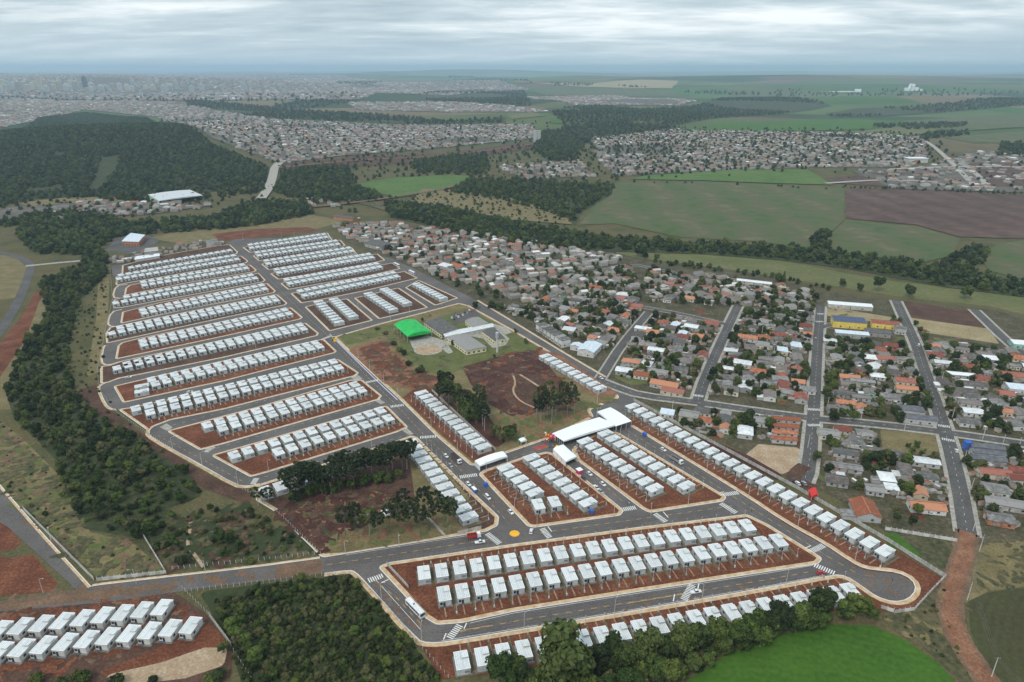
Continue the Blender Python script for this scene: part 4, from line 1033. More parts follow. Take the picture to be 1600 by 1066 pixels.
def blobs_broad(s, rad, z0, z1, nb):
    r = random.Random(s); out = [(0, 0, (z0 + z1) / 2, rad * .62, .9)]
    for i in range(nb):
        a = i * 2.39996 + r.uniform(-.3, .3); t = r.random(); k = r.uniform(.35, .68)
        rr = rad * (1 - k) * (1.0 - .35 * t); out.append((math.cos(a) * rad * (1 - k) * 1.05, math.sin(a) * rad * (1 - k) * 1.05, z0 + (z1 - z0) * (.2 + .7 * t) - 0.3, rad * k * .85, r.uniform(.72, .95)))
    return out
def add_kind(key, variants): KINDS[key] = variants
def bk(seed, m, n=1500, rad=4.0, z0=2.2, z1=9.6, nb=9, size=.36, trunk_r=.28, bark='bark', core=.74):
    B = blobs_broad(seed, rad, z0, z1, nb)
    lim = [(3.0 + .4 * i, b[0] * .7, b[1] * .7, b[2]) for i, b in enumerate(B[1:5])]
    return (trunk_mesh(5.5, trunk_r, lim, bark), leaf_mesh('crown', B, n, size, m, core, seed))
add_kind('broad_dark', [bk(3, 'leaf_dark'), bk(8, 'leaf_dark', nb=11), bk(12, 'leaf_mid')])
add_kind('broad_mid', [bk(21, 'leaf_mid'), bk(22, 'leaf_mid', nb=7), bk(23, 'leaf_light')])
add_kind('broad_light', [bk(31, 'leaf_light'), bk(32, 'leaf_light', nb=7)])
add_kind('dull', [bk(41, 'leaf_dull', 1100, core=.55), bk(42, 'leaf_dull', 1000, core=.6), bk(43, 'leaf_mid', 1100), bk(44, 'leaf_dark', 1100)])
add_kind('tall', [bk(51, 'leaf_dark', 1300, 2.6, 2.5, 9.8, 10, .34, .22, 'pale_bark'), bk(52, 'leaf_dark', 1300, 2.9, 2.2, 9.8, 11, .34, .22, 'pale_bark')])
def bush(seed, m):
    r = random.Random(seed); B = [(r.uniform(-1.6, 1.6), r.uniform(-1.6, 1.6), 1.3 + r.uniform(0, .9), r.uniform(1.1, 1.9), .85) for _ in range(5)]
    return (trunk_mesh(1.4, .12, []), leaf_mesh('crown', B, 520, .30, m, .7, seed))
add_kind('bush', [bush(61, 'leaf_mid'), bush(62, 'leaf_dull'), bush(63, 'leaf_dark')])
add_kind('bush_light', [bush(64, 'leaf_light'), bush(65, 'leaf_mid')])
def umbrella(seed, m, low=6.2):
    r = random.Random(seed); B = []; lim = []
    for tier, (z, ra) in enumerate(((low, 2.1), (low + 1.3, 2.6), (low + 2.5, 2.4), (9.6, 1.3))):
        k = 7 if tier < 3 else 4
        for i in range(k):
            a = i * 6.283 / k + tier * .5 + r.uniform(-.25, .25); q = ra * r.uniform(.8, 1.1)
            if r.random() < .12: continue
            B.append((math.cos(a) * q, math.sin(a) * q, z + r.uniform(-.1, .35), r.uniform(.52, .8), .55)); lim.append((z - .5, math.cos(a) * q, math.sin(a) * q, z))
    B.append((0, 0, 9.8, .8, .5))
    return (trunk_mesh(9.5, .20, lim, 'pale_bark' if seed % 2 else 'bark'), leaf_mesh('crown', B, 760, .25, m, .6, seed, .15))
add_kind('umbrella', [umbrella(71, 'leaf_pine'), umbrella(72, 'leaf_pine', 5.6), umbrella(73, 'leaf_mid'), umbrella(74, 'leaf_pine', 6.6)])
def cypress(seed):
    B = [(0, 0, 1.2 + i * 1.05, 1.55 * (1 - i / 9.5) + .15, 1.0) for i in range(8)]
    return (trunk_mesh(2, .2, []), leaf_mesh('crown', B, 900, .3, 'leaf_dark', .8, seed))
add_kind('cypress', [cypress(81)])
TREES = [0]
def tree(x, y, h, kind, label, group, cat='tree', z=0.0, wide=1.0, v=None):
    K = KINDS[kind]; tm, cm = K[rng.randrange(len(K)) if v is None else v]
    o = thing('bush' if cat == 'bush' else ('pine_tree' if kind == 'umbrella' else 'tree'), label, cat, (x, y, z), rng.uniform(0, 6.28), group)
    s = h / (3.4 if 'bush' in kind else 10.0)
    o.scale = (s * wide * rng.uniform(.9, 1.12), s * wide * rng.uniform(.9, 1.12), s)
    add('trunk', tm, o); add('crown', cm, o); TREES[0] += 1
    return o
def trees_px(pts, label, group, kind, h, z=0.0, wide=1.0, cat='tree'):
    for p in pts:
        x, y = G(p[0], p[1]); k = p[3] if len(p) > 3 else kind
        tree(x, y, (p[2] if len(p) > 2 and p[2] else rng.uniform(*h)), k, label, group, cat, z, wide)

# hedge of trees along the bright green field
tree(*G(884, 1064), 25, 'broad_dark', 'huge dark broad-crowned tree towering over the hedge by the white houses', None, wide=1.15, v=0)
hedge = GP([(778, 1066), (850, 1070), (960, 1042), (1040, 1026), (1120, 1010), (1200, 988), (1290, 968), (1345, 968)])
for x, y, a in walk(hedge, 5.2):
    tree(x + rng.uniform(-2, 2), y + rng.uniform(-2.5, 2.5), rng.uniform(10, 15), rng.choice(['broad_dark', 'broad_mid', 'broad_dark']), 'dense green tree in the hedge between the bright field and the houses', 'hedge trees by the bright field', wide=.95)
hedge2 = GP([(800, 1090), (900, 1092), (1000, 1074), (1060, 1058), (1130, 1024), (1220, 990), (1290, 974)])
for x, y, a in walk(hedge2, 6.2):
    tree(x + rng.uniform(-2, 2), y + rng.uniform(-2, 2), rng.uniform(7.5, 11), rng.choice(['broad_mid', 'broad_dark', 'broad_light']), 'lower tree on the field side of the long hedge', 'low trees on the field side of the hedge')
trees_px([(1330, 962, 9), (1350, 968, 8), (1362, 970, 7), (1318, 968, 9)], 'dark round tree at the hedge end by the turning circle', 'trees at the hedge end', 'broad_dark', (7, 9))
trees_px([(848, 1075, 10, 'broad_light')], 'yellow-green tree in front of the huge dark one', None, 'broad_light', (9, 10))
HEDGE = GP([(770, 1075), (860, 1062), (960, 1036), (1120, 1004), (1290, 962), (1340, 962), (1300, 974), (1220, 990), (1130, 1024), (1050, 1066), (1000, 1090), (800, 1100)])
HEDGEF = [(x, y, rng.uniform(4, 9)) for x, y in scatter(HEDGE, 4.5, .5, .9)]
# umbrella pine grove above the bare brown lot
for i in range(34):
    t = (i + rng.random()) / 34; px = 452 + t * 192; py = 783 - t * 50 + rng.uniform(-12, 8)
    x, y = G(px, py); tree(x, y, rng.uniform(15.5, 19), 'umbrella', 'tall dark umbrella pine in the dense grove by the white houses', 'pines of the dense grove', z=BZ, v=rng.choice([0, 1, 3]))
for i in range(24):
    t = (i + rng.random()) / 24; px = 452 + t * 172; py = 783 - t * 36 + rng.uniform(-4, 6)
    x, y = G(px, py); tree(x, y, rng.uniform(4.5, 7.5), rng.choice(['broad_dark', 'broad_mid']), 'low dark tree in the undergrowth of the pine grove', 'undergrowth of the pine grove', z=BZ)
trees_px([(560, 842), (578, 838), (592, 843), (556, 832), (610, 832), (626, 834), (640, 832), (657, 836), (671, 828), (695, 826), (700, 818), (648, 816), (540, 836), (618, 818), (684, 812), (632, 806), (705, 832, 19), (664, 808)],
         'umbrella pine standing on the dry lawn by the avenue corner', 'pines on the corner lawn', 'umbrella', (14, 18), z=BZ, wide=.78)
trees_px([(404, 792), (420, 790)], 'lone pine beside the half hidden end house', 'pines by the hidden end house', 'umbrella', (10, 12), z=BZ)
# pines by the excavated earth
for i in range(36):
    px = 684 + rng.random() * 80; py = 622 + (px - 684) * .5 + rng.uniform(-18, 16)
    x, y = G(px, py); tree(x, y, rng.uniform(14, 20), rng.choice(['umbrella', 'umbrella', 'broad_dark']), 'dark tall tree in the clump between the avenue houses and the excavation', 'trees of the central clump', z=BZ, wide=.72)
trees_px([(845, 658), (855, 652), (838, 650), (868, 650), (880, 640), (862, 662), (892, 640), (846, 644), (850, 655), (872, 656), (886, 652), (841, 664), (858, 640), (897, 648)], 'tall umbrella pine on the dry grass by the excavation', 'pines by the excavation', 'umbrella', (17, 22), z=BZ, wide=.66)
trees_px([(783, 692), (795, 690), (775, 684), (800, 682)], 'spindly tree on the grass behind the long marquee', 'spindly trees by the marquee', 'dull', (8, 11), z=BZ)
# school grounds
trees_px([(657, 582, 5), (640, 572, 4), (624, 550, 4), (632, 556, 4), (616, 540, 3.5), (602, 524, 3.5), (590, 516, 3)], 'rounded bush on the slope below the green arched roof', 'bushes by the school slope', 'bush', (3, 5), z=BZ, cat='bush')
trees_px([(743, 483, 8), (822, 538, 5), (772, 560, 3.5), (708, 541, 5), (806, 522, 5), (660, 503, 4)], 'round green tree in the school yard', 'trees of the school yard', 'broad_mid', (4, 6), z=BZ)
# wood along the stream on the left
CREEK = GP([(62, 440), (100, 425), (150, 405), (164, 432), (126, 470), (112, 520), (106, 570), (125, 630), (190, 675), (235, 700), (300, 745), (318, 775), (262, 795), (250, 850), (196, 838), (130, 826), (105, 780), (92, 725), (60, 690), (22, 655), (8, 610), (32, 548), (72, 490)])
struct('forest_land', flat_mesh('forest_land', rounded(CREEK, 6), .12, 'forest_floor'))
cp = scatter(CREEK, 8.6, .42)
cp = cp[np.argsort(np.hypot(cp[:, 0], cp[:, 1]))]
FOREST = {'near': HEDGEF, 'scrub': []}
for i, (x, y) in enumerate(cp):
    if i < 55: tree(x, y, rng.uniform(3.5, 8), rng.choice(['broad_dark', 'broad_mid', 'broad_mid', 'dull']), 'dark leafy tree in the wood along the stream', 'trees of the stream wood', wide=1.1)
    else: FOREST['near'].append((x, y, rng.uniform(5, 10)))
for x, y in scatter(CREEK, 5.5, .5, .6): FOREST['scrub'].append((x, y, rng.uniform(2, 4.5)))
for x, y in scatter(GP([(130, 470), (165, 440), (172, 520), (150, 600), (235, 690), (320, 755), (235, 700), (125, 632), (106, 570), (114, 520)]), 5.5, .5, .4): FOREST['scrub'].append((x, y, rng.uniform(1.0, 3.0)))
trees_px([(268, 850, 7, 'broad_light'), (276, 856, 6, 'broad_light'), (270, 812, 6, 'broad_light'), (360, 850, 7, 'broad_mid'), (375, 858, 6, 'broad_mid'), (345, 848, 7, 'broad_mid'), (350, 868, 5, 'broad_light'), (235, 838, 8, 'broad_mid'), (215, 840, 8, 'broad_mid'), (290, 880, 4, 'bush'), (392, 880, 3, 'bush'), (330, 800, 5, 'dull'), (345, 815, 5, 'dull'), (100, 780, 5, 'broad_dark'), (70, 806, 2.5, 'bush')],
         'separate leafy tree on the rough slope by the link road', 'trees on the rough slope', 'broad_mid', (5, 7))
# scrub lot in front
SCRUB = GP([(335, 940), (440, 912), (545, 900), (600, 955), (650, 1015), (690, 1064), (560, 1085), (390, 1085), (352, 1000)])
sp_ = scatter(SCRUB, 4.6, .45); order = npr.permutation(len(sp_))
for i, q in enumerate(order):
    x, y = sp_[q]
    if i < 48: tree(x, y, rng.uniform(3, 5.5), rng.choice(['dull', 'dull', 'broad_mid', 'broad_light', 'dull']), 'grey-green scrubby tree in the fenced lot across from the bus', 'scrub of the fenced lot', wide=1.15)
    else: FOREST['scrub'].append((x, y, rng.uniform(2.2, 4.6)))
for x, y in scatter(SCRUB, 2.1, .5, .9): FOREST['scrub'].append((x, y, rng.uniform(1.2, 3.0)))
for x, y in scatter(GP([(300, 800), (380, 790), (500, 862), (300, 888), (262, 890), (240, 850)]), 3.6, .5, .5): FOREST['scrub'].append((x, y, rng.uniform(1.2, 3.8)))
for x, y in scatter(GP([(1370, 965), (1440, 955), (1484, 915), (1490, 1000), (1530, 1070), (1440, 1005)]), 3.5, .5, .35): FOREST['scrub'].append((x, y, rng.uniform(.8, 2.2)))
for x, y in scatter(GP([(0, 650), (100, 760), (140, 830), (210, 850), (250, 890), (150, 900), (60, 826), (0, 750)]), 5, .5, .22): FOREST['scrub'].append((x, y, rng.uniform(.8, 2.4)))
trees_px([(362, 985, 7), (375, 978, 6), (370, 1000, 8), (385, 1010, 7), (350, 1020, 6), (400, 1035, 8)], 'bright green tree at the fence of the unfinished houses', 'bright trees by the fence', 'broad_light', (6, 8))
trees_px([(60, 1066, 4), (130, 1066, 5), (180, 1072, 4), (240, 1070, 3), (100, 1075, 5), (330, 1066, 4), (345, 1058, 4)], 'low green bush below the unfinished houses', 'bushes below the unfinished houses', 'bush', (3, 5), cat='bush')
# big trees by the fields on the right
trees_px([(1371, 455, 17), (1420, 465, 14), (1508, 467, 15), (1343, 455, 9), (1316, 448, 9), (1224, 440, 13, 'cypress'), (1215, 440, 10), (1003, 402, 12), (996, 400, 11), (1026, 408, 9), (1008, 404, 10)], 'large dark tree standing at the edge of the fields', 'large trees by the fields', 'broad_dark', (9, 15))
trees_px([(1430, 510, 6), (1436, 520, 6), (1444, 532, 8), (1448, 550, 7), (1455, 565, 7), (1395, 500, 6), (1405, 505, 6)], 'bushy tree along the kerb of the sloping old street', 'bushy trees along the old street', 'broad_mid', (5, 8))
# ------------------------------------------------------------------ old quarter houses
OLDW = {'white': 'plaster_white', 'cream': 'plaster_cream', 'grey': 'plaster_grey', 'yellow': 'plaster_yellow', 'green': 'plaster_green', 'brick': 'brick_orange'}
ROOFW = {'orange': ('tile_orange', 'orange tiled'), 'red': ('tile_red', 'dark red tiled'), 'grey': ('fibre_grey', 'grey sheeted'), 'brown': ('fibre_brown', 'weathered brown'), 'white': ('metal_white', 'white metal'), 'blue': ('metal_blue', 'pale blue metal'), 'slate': ('slate_roof', 'slate grey')}
_om = {}
def old_meshes(L, W, H, roof, wall, form):
    key = (L, W, H, roof, wall, form)
    if key in _om: return _om[key]
    wm, rm = OLDW[wall], ROOFW[roof][0]; P = {}
    x, y = L / 2, W / 2; rise = W * (.22 if roof in ('orange', 'red', 'slate') else .13); ov = .45
    w_ = MB(); w_.box(-x, x, -y, y, -.1, H, wm, False)
    if form == 'gable':
        for s in (-1, 1):
            q = [(s * x, -y, H), (s * x, y, H), (s * x, 0, H + rise)]; w_.poly(q if s > 0 else q[::-1], wm)
    P['wall'] = w_.mesh('wall')
    r = MB(); t = .12
    def slab(pts):
        r.hexa([(a, b, c) for a, b, c in pts], [(a, b, c + t) for a, b, c in pts], rm)
    k = rise / y
    if form == 'gable':
        slab([(-x - ov, -y - ov, H - ov * k + .02), (x + ov, -y - ov, H - ov * k + .02), (x + ov, 0, H + rise + .02), (-x - ov, 0, H + rise + .02)])
        slab([(-x - ov, 0, H + rise + .02), (x + ov, 0, H + rise + .02), (x + ov, y + ov, H - ov * k + .02), (-x - ov, y + ov, H - ov * k + .02)])
    elif form == 'hip':
        hx = max(.3, x - y); e = ov; zl = H - e * k + .02; zt = H + rise + .02
        slab([(-x - e, -y - e, zl), (x + e, -y - e, zl), (hx, 0, zt), (-hx, 0, zt)]); slab([(x + e, y + e, zl), (-x - e, y + e, zl), (-hx, 0, zt), (hx, 0, zt)])
        slab([(x + e, -y - e, zl), (x + e, y + e, zl), (hx, 0, zt)]); slab([(-x - e, y + e, zl), (-x - e, -y - e, zl), (-hx, 0, zt)])
    else:
        slab([(-x - .25, -y - .25, H + .02), (x + .25, -y - .25, H + .02), (x + .25, y + .25, H + .02 + W * .09), (-x - .25, y + .25, H + .02 + W * .09)])
        w2 = MB()
    P['roof'] = r.mesh('roof')
    P['ridge'] = MB().box(-x - ov + .1, x + ov - .1, -.16, .16, H + rise + .1, H + rise + .22, rm if roof != 'orange' else 'tile_orange').mesh('ridge') if form == 'gable' else None
    P['windows'] = []
    def op(cx_, cy_, ax, wd, z0, z1, m):
        mb = MB()
        if ax == 'x': mb.box(cx_ - wd / 2, cx_ + wd / 2, cy_ - .05, cy_ + .05, z0, z1, m)
        else: mb.box(cx_ - .05, cx_ + .05, cy_ - wd / 2, cy_ + wd / 2, z0, z1, m)
        return mb
    for cx_ in (-x * .55, x * .55): P['windows'].append(op(cx_, -y, 'x', 1.3, 1.0, 2.1, 'glass_dark').mesh('window'))
    for s in (-1, 1): P['windows'].append(op(s * x, -y * .3, 'y', 1.2, 1.0, 2.1, 'glass_dark').mesh('window'))
    P['door'] = op(0, -y, 'x', .9, 0, 2.1, 'door_brown').mesh('door')
    an = MB(); k = 1 if (L * 7 + W * 3 + H * 10) % 2 < 1 else -1; aw = W * .55
    an.hexa([(k * x * .15, y + .01, -.1), (k * x * .95, y + .01, -.1), (k * x * .95, y + aw, -.1), (k * x * .15, y + aw, -.1)], [(k * x * .15, y + .01, 2.35), (k * x * .95, y + .01, 2.35), (k * x * .95, y + aw, 2.05), (k * x * .15, y + aw, 2.05)], wm); P['annex'] = an.mesh('annex')
    P['annex_roof'] = MB().hexa([(k * x * .08, y + .3, 2.36), (k * x, y + .3, 2.36), (k * x, y + aw + .3, 2.06), (k * x * .08, y + aw + .3, 2.06)], [(k * x * .08, y + .3, 2.46), (k * x, y + .3, 2.46), (k * x, y + aw + .3, 2.16), (k * x * .08, y + aw + .3, 2.16)], {'orange': 'fibre_grey', 'grey': 'fibre_brown', 'brown': 'metal_white', 'white': 'fibre_grey', 'red': 'tile_red', 'blue': 'fibre_brown', 'slate': 'fibre_grey'}[roof]).mesh('annex_roof')
    _om[key] = P; return P
N_O = [0]; OLDPOS = []; UPPER = []
def old_house(x, y, rz, L, W, H, roof, wall, form, label, group, name='house', cat='house'):
    P = old_meshes(L, W, H, roof, wall, form)
    t = thing(name, label, cat, (x, y, .12), rz, group); N_O[0] += 1
    add('wall', P['wall'], t); r = add('roof', P['roof'], t)
    if P['ridge']: add('ridge', P['ridge'], r)
    for w_ in P['windows']: add('window', w_, t)
    add('door', P['door'], t)
    if rng.random() < .6: an = add('annex', P['annex'], t); add('annex_roof', P['annex_roof'], an)
    OLDPOS.append((x, y, max(L, W) * .5))
    return t
def axis(a, b):
    A, B = G(*a), G(*b); return math.atan2(B[1] - A[1], B[0] - A[0])
OA = axis((1200, 645), (1480, 676)); OB = axis((1264, 732), (1282, 478))
# houses that stand out, one by one: px of base centre, length, width, eaves, roof, wall, form, turn
KEY = [
 ((1350, 803), 15, 12, 3.2, 'orange', 'grey', 'gable', 90, 'large orange gable-roofed house behind the panel wall beside red earth'),
 ((1446, 797), 17, 8, 3.0, 'orange', 'white', 'gable', 0, 'long white house with bright orange tiled roof and car in its yard'),
 ((1227, 660), 18, 4.6, 3.0, 'orange', 'white', 'gable', 2, 'top orange-roofed terrace house at the crossing with the pale yard'),
 ((1226, 671), 16, 5, 3.0, 'orange', 'grey', 'gable', 2, 'second orange-roofed terrace house from the crossing'),
 ((1225, 681), 15, 5, 3.0, 'orange', 'white', 'gable', 2, 'third orange-roofed terrace house from the crossing'),
 ((1224, 691), 15, 5, 3.0, 'orange', 'grey', 'gable', 2, 'last orange-roofed terrace house above the bare pale yard'),
 ((921, 551), 20, 14, 5, 'blue', 'white', 'gable', 74, 'big pale blue metal-roofed hall on the bend of the old street'),
 ((901, 546), 7, 9, 4, 'blue', 'white', 'gable', 74, 'lean pale blue annex beside the metal-roofed hall'),
 ((1038, 605), 20, 9, 3.2, 'orange', 'white', 'gable', -14, 'orange-roofed house carrying solar panels beside the mown lot'),
 ((1050, 616), 16, 6, 2.8, 'red', 'cream', 'shed', -14, 'dark red lean-to house at the kerb of the old crossing street'),
 ((1076, 656), 12, 10, 4.5, 'grey', 'cream', 'gable', -12, 'grey-roofed cream house with open upper floor behind the panel wall'),
 ((1102, 662), 10, 7, 3, 'orange', 'white', 'gable', -12, 'small orange and white roofed house beside the brick ruin'),
 ((1325, 510), 28, 13, 6, 'slate', 'yellow', 'shed', -4, 'yellow building whose roof is covered by solar panels'),
 ((1330, 527), 27, 7, 4, 'blue', 'grey', 'shed', -4, 'long pale blue sheet roof below the yellow solar building'),
 ((1381, 512), 22, 8, 5, 'red', 'yellow', 'gable', -8, 'yellow building under a dark red roof at the sloping street'),
 ((1370, 524), 20, 10, 4, 'grey', 'grey', 'gable', -6, 'low grey sheeted hall next to the yellow building'),
 ((1405, 521), 9, 7, 6, 'grey', 'white', 'gable', -6, 'white two-storey house at the kerb of the sloping street'),
 ((1327, 482), 40, 8, 4, 'white', 'white', 'shed', -4, 'long white school-like building above the straw lawn'),
 ((1260, 613), 11, 8, 3, 'grey', 'white', 'gable', -4, 'white house with grey roof above the crossing street'),
 ((1320, 634), 12, 7, 3, 'orange', 'white', 'gable', -4, 'orange-roofed white house behind the dark round trees'),
 ((1320, 620), 12, 6, 3, 'grey', 'grey', 'gable', -4, 'light grey roofed house behind the orange one in the tree shade'),
 ((1344, 625), 12, 6, 3, 'brown', 'grey', 'gable', -4, 'weathered brown roofed house beside the grey one'),
 ((1362, 640), 7, 6, 3.4, 'grey', 'white', 'shed', -4, 'small white flat house with pale canopy in the middle plot'),
 ((1326, 594), 14, 7, 3, 'orange', 'white', 'gable', -4, 'bright orange and white striped gable house'),
 ((1346, 600), 17, 6, 3, 'grey', 'grey', 'gable', -4, 'long flat grey house below the striped gable'),
 ((1419, 646), 18, 8, 4, 'slate', 'white', 'hip', -4, 'large slate grey villa roof at the street corner, upper wing'),
 ((1435, 660), 20, 7, 4, 'slate', 'grey', 'gable', -4, 'slate grey corner house with carport, lower wing'),
 ((1412, 600), 13, 8, 3.2, 'red', 'cream', 'gable', -4, 'dark red roofed house by the sloping street'),
 ((1415, 612), 14, 7, 3.2, 'orange', 'cream', 'gable', -4, 'orange roofed house leaning on the dark red one'),
 ((1315, 676), 10, 6, 2.8, 'red', 'cream', 'gable', -4, 'cream cottage with dark maroon roof below the trees'),
 ((1350, 682), 10, 8, 2.6, 'grey', 'grey', 'gable', -4, 'grey shack beside a blue water tank'),
 ((1442, 726), 16, 7, 3, 'white', 'grey', 'gable', -4, 'long house with pale metal roof beside the straw lot'),
 ((1446, 750), 11, 7, 2.8, 'grey', 'white', 'gable', -4, 'small grey-roofed white house at the kerb of the straight street'),
 ((1402, 715), 8, 6, 2.8, 'grey', 'white', 'gable', -4, 'small white house with dull roof among thick trees'),
 ((1320, 712), 14, 7, 2.8, 'grey', 'grey', 'gable', -6, 'grey sheeted house hidden among trees by the turning place'),
 ((1322, 735), 16, 6, 2.8, 'grey', 'white', 'gable', -6, 'long white shed with grey roof by the turning place'),
 ((1306, 755), 11, 9, 2.8, 'brown', 'grey', 'gable', -6, 'rusty grey shed near the red gazebo'),
 ((1365, 770), 9, 7, 2.8, 'grey', 'grey', 'gable', -6, 'small dark grey shed behind the orange gable house'),
 ((1540, 705), 18, 5.5, 3.6, 'slate', 'white', 'gable', -3, 'first slate-roofed terrace house by the blue shop front'),
 ((1541, 714), 18, 5.5, 3.6, 'slate', 'white', 'gable', -3, 'second slate-roofed terrace house down from the blue shop front'),
 ((1542, 724), 18, 5.5, 3.6, 'slate', 'grey', 'gable', -3, 'third slate-roofed terrace house down from the blue shop front'),
 ((1552, 745), 16, 7, 3.4, 'red', 'cream', 'gable', 0, 'maroon-roofed cream house below the slate terrace'),
 ((1592, 742), 14, 7, 3.4, 'red', 'white', 'gable', 0, 'upper maroon-roofed house beside the cream one'),
 ((1594, 754), 14, 7, 3.4, 'red', 'white', 'gable', 0, 'lower maroon-roofed house beside the cream one'),
 ((1553, 770), 12, 9, 3.2, 'grey', 'white', 'gable', -6, 'white house with grey sheet roof below the maroon roofs'),
 ((1573, 793), 22, 8, 3.2, 'grey', 'white', 'gable', -10, 'long white house with grey sheet roof in the right-hand yards'),
 ((1560, 816), 12, 9, 3, 'grey', 'brick', 'gable', -10, 'brick house with patched grey roof near the dirt road'),
 ((1498, 690), 0, 0, 0, 0, 0, 0, 0, None),
 ((1512, 664), 12, 8, 3, 'grey', 'white', 'gable', -4, 'white corner house with grey roof above the right crossing'),
 ((1518, 648), 12, 8, 3, 'white', 'white', 'gable', -4, 'bright white roofed house behind the right corner house'),
 ((1514, 634), 13, 8, 3, 'brown', 'white', 'gable', -4, 'brown-roofed house third up from the right crossing'),
 ((1520, 605), 17, 8, 3, 'brown', 'white', 'gable', -4, 'long brown-roofed house beside the thick round tree'),
 ((1534, 597), 12, 9, 3.2, 'red', 'cream', 'hip', -4, 'red hip-roofed house in the right-hand quarter'),
 ((1592, 612), 16, 9, 3.4, 'blue', 'white', 'shed', -4, 'pale blue sheet roof in the right-hand quarter'),
 ((1588, 592), 22, 8, 3.4, 'red', 'cream', 'gable', -4, 'long red-roofed house in the right-hand quarter'),
 ((1498, 590), 17, 6, 3.2, 'white', 'white', 'gable', -4, 'white long-roofed house behind the sloping street'),
 ((1594, 543), 14, 9, 4, 'white', 'green', 'shed', -4, 'bright green-walled building at the right edge street'),
 ((1160, 572), 13, 9, 3.4, 'white', 'white', 'gable', -14, 'white gable house beside the old street with pale roof'),
 ((1184, 585), 11, 8, 3, 'orange', 'white', 'gable', -14, 'orange-roofed house behind the white gable house'),
 ((1025, 551), 13, 8, 3, 'white', 'white', 'gable', -14, 'large clean white roof below the orange roofs'),
 ((1020, 523), 11, 8, 3, 'orange', 'white', 'gable', -14, 'bright orange roof by the short slanting street'),
 ((1036, 508), 10, 8, 3, 'red', 'cream', 'hip', -14, 'salmon hip roof above the bright orange one'),
 ((960, 520), 10, 9, 3, 'orange', 'cream', 'gable', -14, 'orange double roof across the slanting street'),
 ((1090, 530), 10, 9, 3, 'orange', 'white', 'gable', -14, 'orange and white gable among the gardens'),
 ((1168, 532), 16, 8, 3.2, 'orange', 'white', 'gable', -14, 'wide orange roof on the right of the old street'),
 ((1110, 510), 14, 10, 3, 'red', 'grey', 'shed', -14, 'dull red roof at the upper street crossing'),
 ((931, 453), 13, 8, 3, 'orange', 'cream', 'gable', -20, 'orange roof in the middle of the upper quarter'),
 ((1047, 447), 9, 8, 3, 'red', 'white', 'gable', -20, 'bright red roof in the upper quarter'),
 ((1078, 470), 10, 8, 3, 'orange', 'white', 'gable', -20, 'orange roof by the dark tree clump'),
 ((716, 420), 18, 10, 4, 'orange', 'white', 'gable', -30, 'orange-roofed white house across from the parked buses'),
 ((696, 420), 16, 10, 4, 'white', 'white', 'shed', -30, 'white canopy wing beside the orange-roofed house'),
 ((712, 437), 10, 9, 3.2, 'red', 'white', 'hip', -30, 'small red hip-roofed house in the long garden'),
 ((594, 386), 34, 24, 4.5, 'grey', 'grey', 'gable', -30, 'broad grey warehouse roof above the estate'),
 ((540, 343), 40, 12, 4, 'brown', 'brick', 'gable', -20, 'long tan shed at the top of the old quarter'),
 ((1178, 444), 36, 8, 3, 'white', 'white', 'gable', -14, 'long white sheet roof at the upper edge by the meadow'),
]
for (p, L, W, H, ro, wa, fo, tw, lab) in KEY:
    if not lab: continue
    x, y = G(*p); old_house(x, y, (OA if abs(tw) <= 45 else OA + R(90)) + R(tw + 4 if abs(tw) <= 45 else tw - 86), L, W, H, ro, wa, fo, lab, None)
# townhouse row facing the school
a, b = Vector(G(846, 517)), Vector(G(882, 541)); ta = math.atan2((b - a).y, (b - a).x)
for i in range(7):
    q = a.lerp(b, i / 6); old_house(q.x, q.y, ta, 5.2, 8.5, 6.2, 'grey', 'white', 'shed', 'narrow white two-storey townhouse in the row facing the school', 'townhouses facing the school')
# remaining houses plot by plot between the streets
QUART = [
 ('by the short slanting street', [(900, 420), (985, 416), (1005, 480), (975, 528), (960, 560), (935, 540), (880, 520), (840, 480), (860, 440)], -16),
 ('behind the townhouses', [(760, 480), (840, 480), (900, 520), (880, 530), (830, 500), (790, 490)], -20),
 ('right of the slanting street', [(1022, 492), (1130, 512), (1092, 590), (1080, 612), (960, 588), (985, 540)], -14),
 ('between the two long streets', [(1160, 485), (1272, 490), (1268, 560), (1262, 628), (1110, 618), (1140, 520)], -8),
 ('below the yellow solar building', [(1292, 530), (1428, 545), (1470, 655), (1370, 652), (1285, 645)], -4),
 ('right of the sloping street', [(1445, 535), (1570, 548), (1640, 590), (1640, 684), (1492, 668), (1452, 565)], -4),
 ('left of the straight street', [(1285, 672), (1370, 675), (1372, 705), (1465, 715), (1490, 800), (1400, 800), (1390, 770), (1300, 760), (1280, 740)], -4),
 ('right of the straight street', [(1500, 700), (1640, 712), (1640, 830), (1540, 825)], -4),
 ('behind the panel wall', [(1010, 642), (1090, 645), (1240, 655), (1195, 690), (1100, 680)], -10),
 ('along the upper meadow edge', [(1010, 420), (1180, 440), (1275, 462), (1276, 486), (1155, 478), (1010, 472)], -14),
]
ROADP = [(p, 8.5) for p in OLD.values()]
def near_road(x, y, m=8.0):
    for p, _ in ROADP:
        for u, v in zip(p, p[1:]):
            d = v - u; t = max(0, min(1, (Vector((x, y)) - u).dot(d) / d.length_squared))
            if (u + d * t - Vector((x, y))).length < m: return True
    return False
SIZES = [(9, 7), (11, 8), (8, 7), (14, 7), (10, 8), (7, 6), (12, 9)]
GARDEN = []; CAND = []
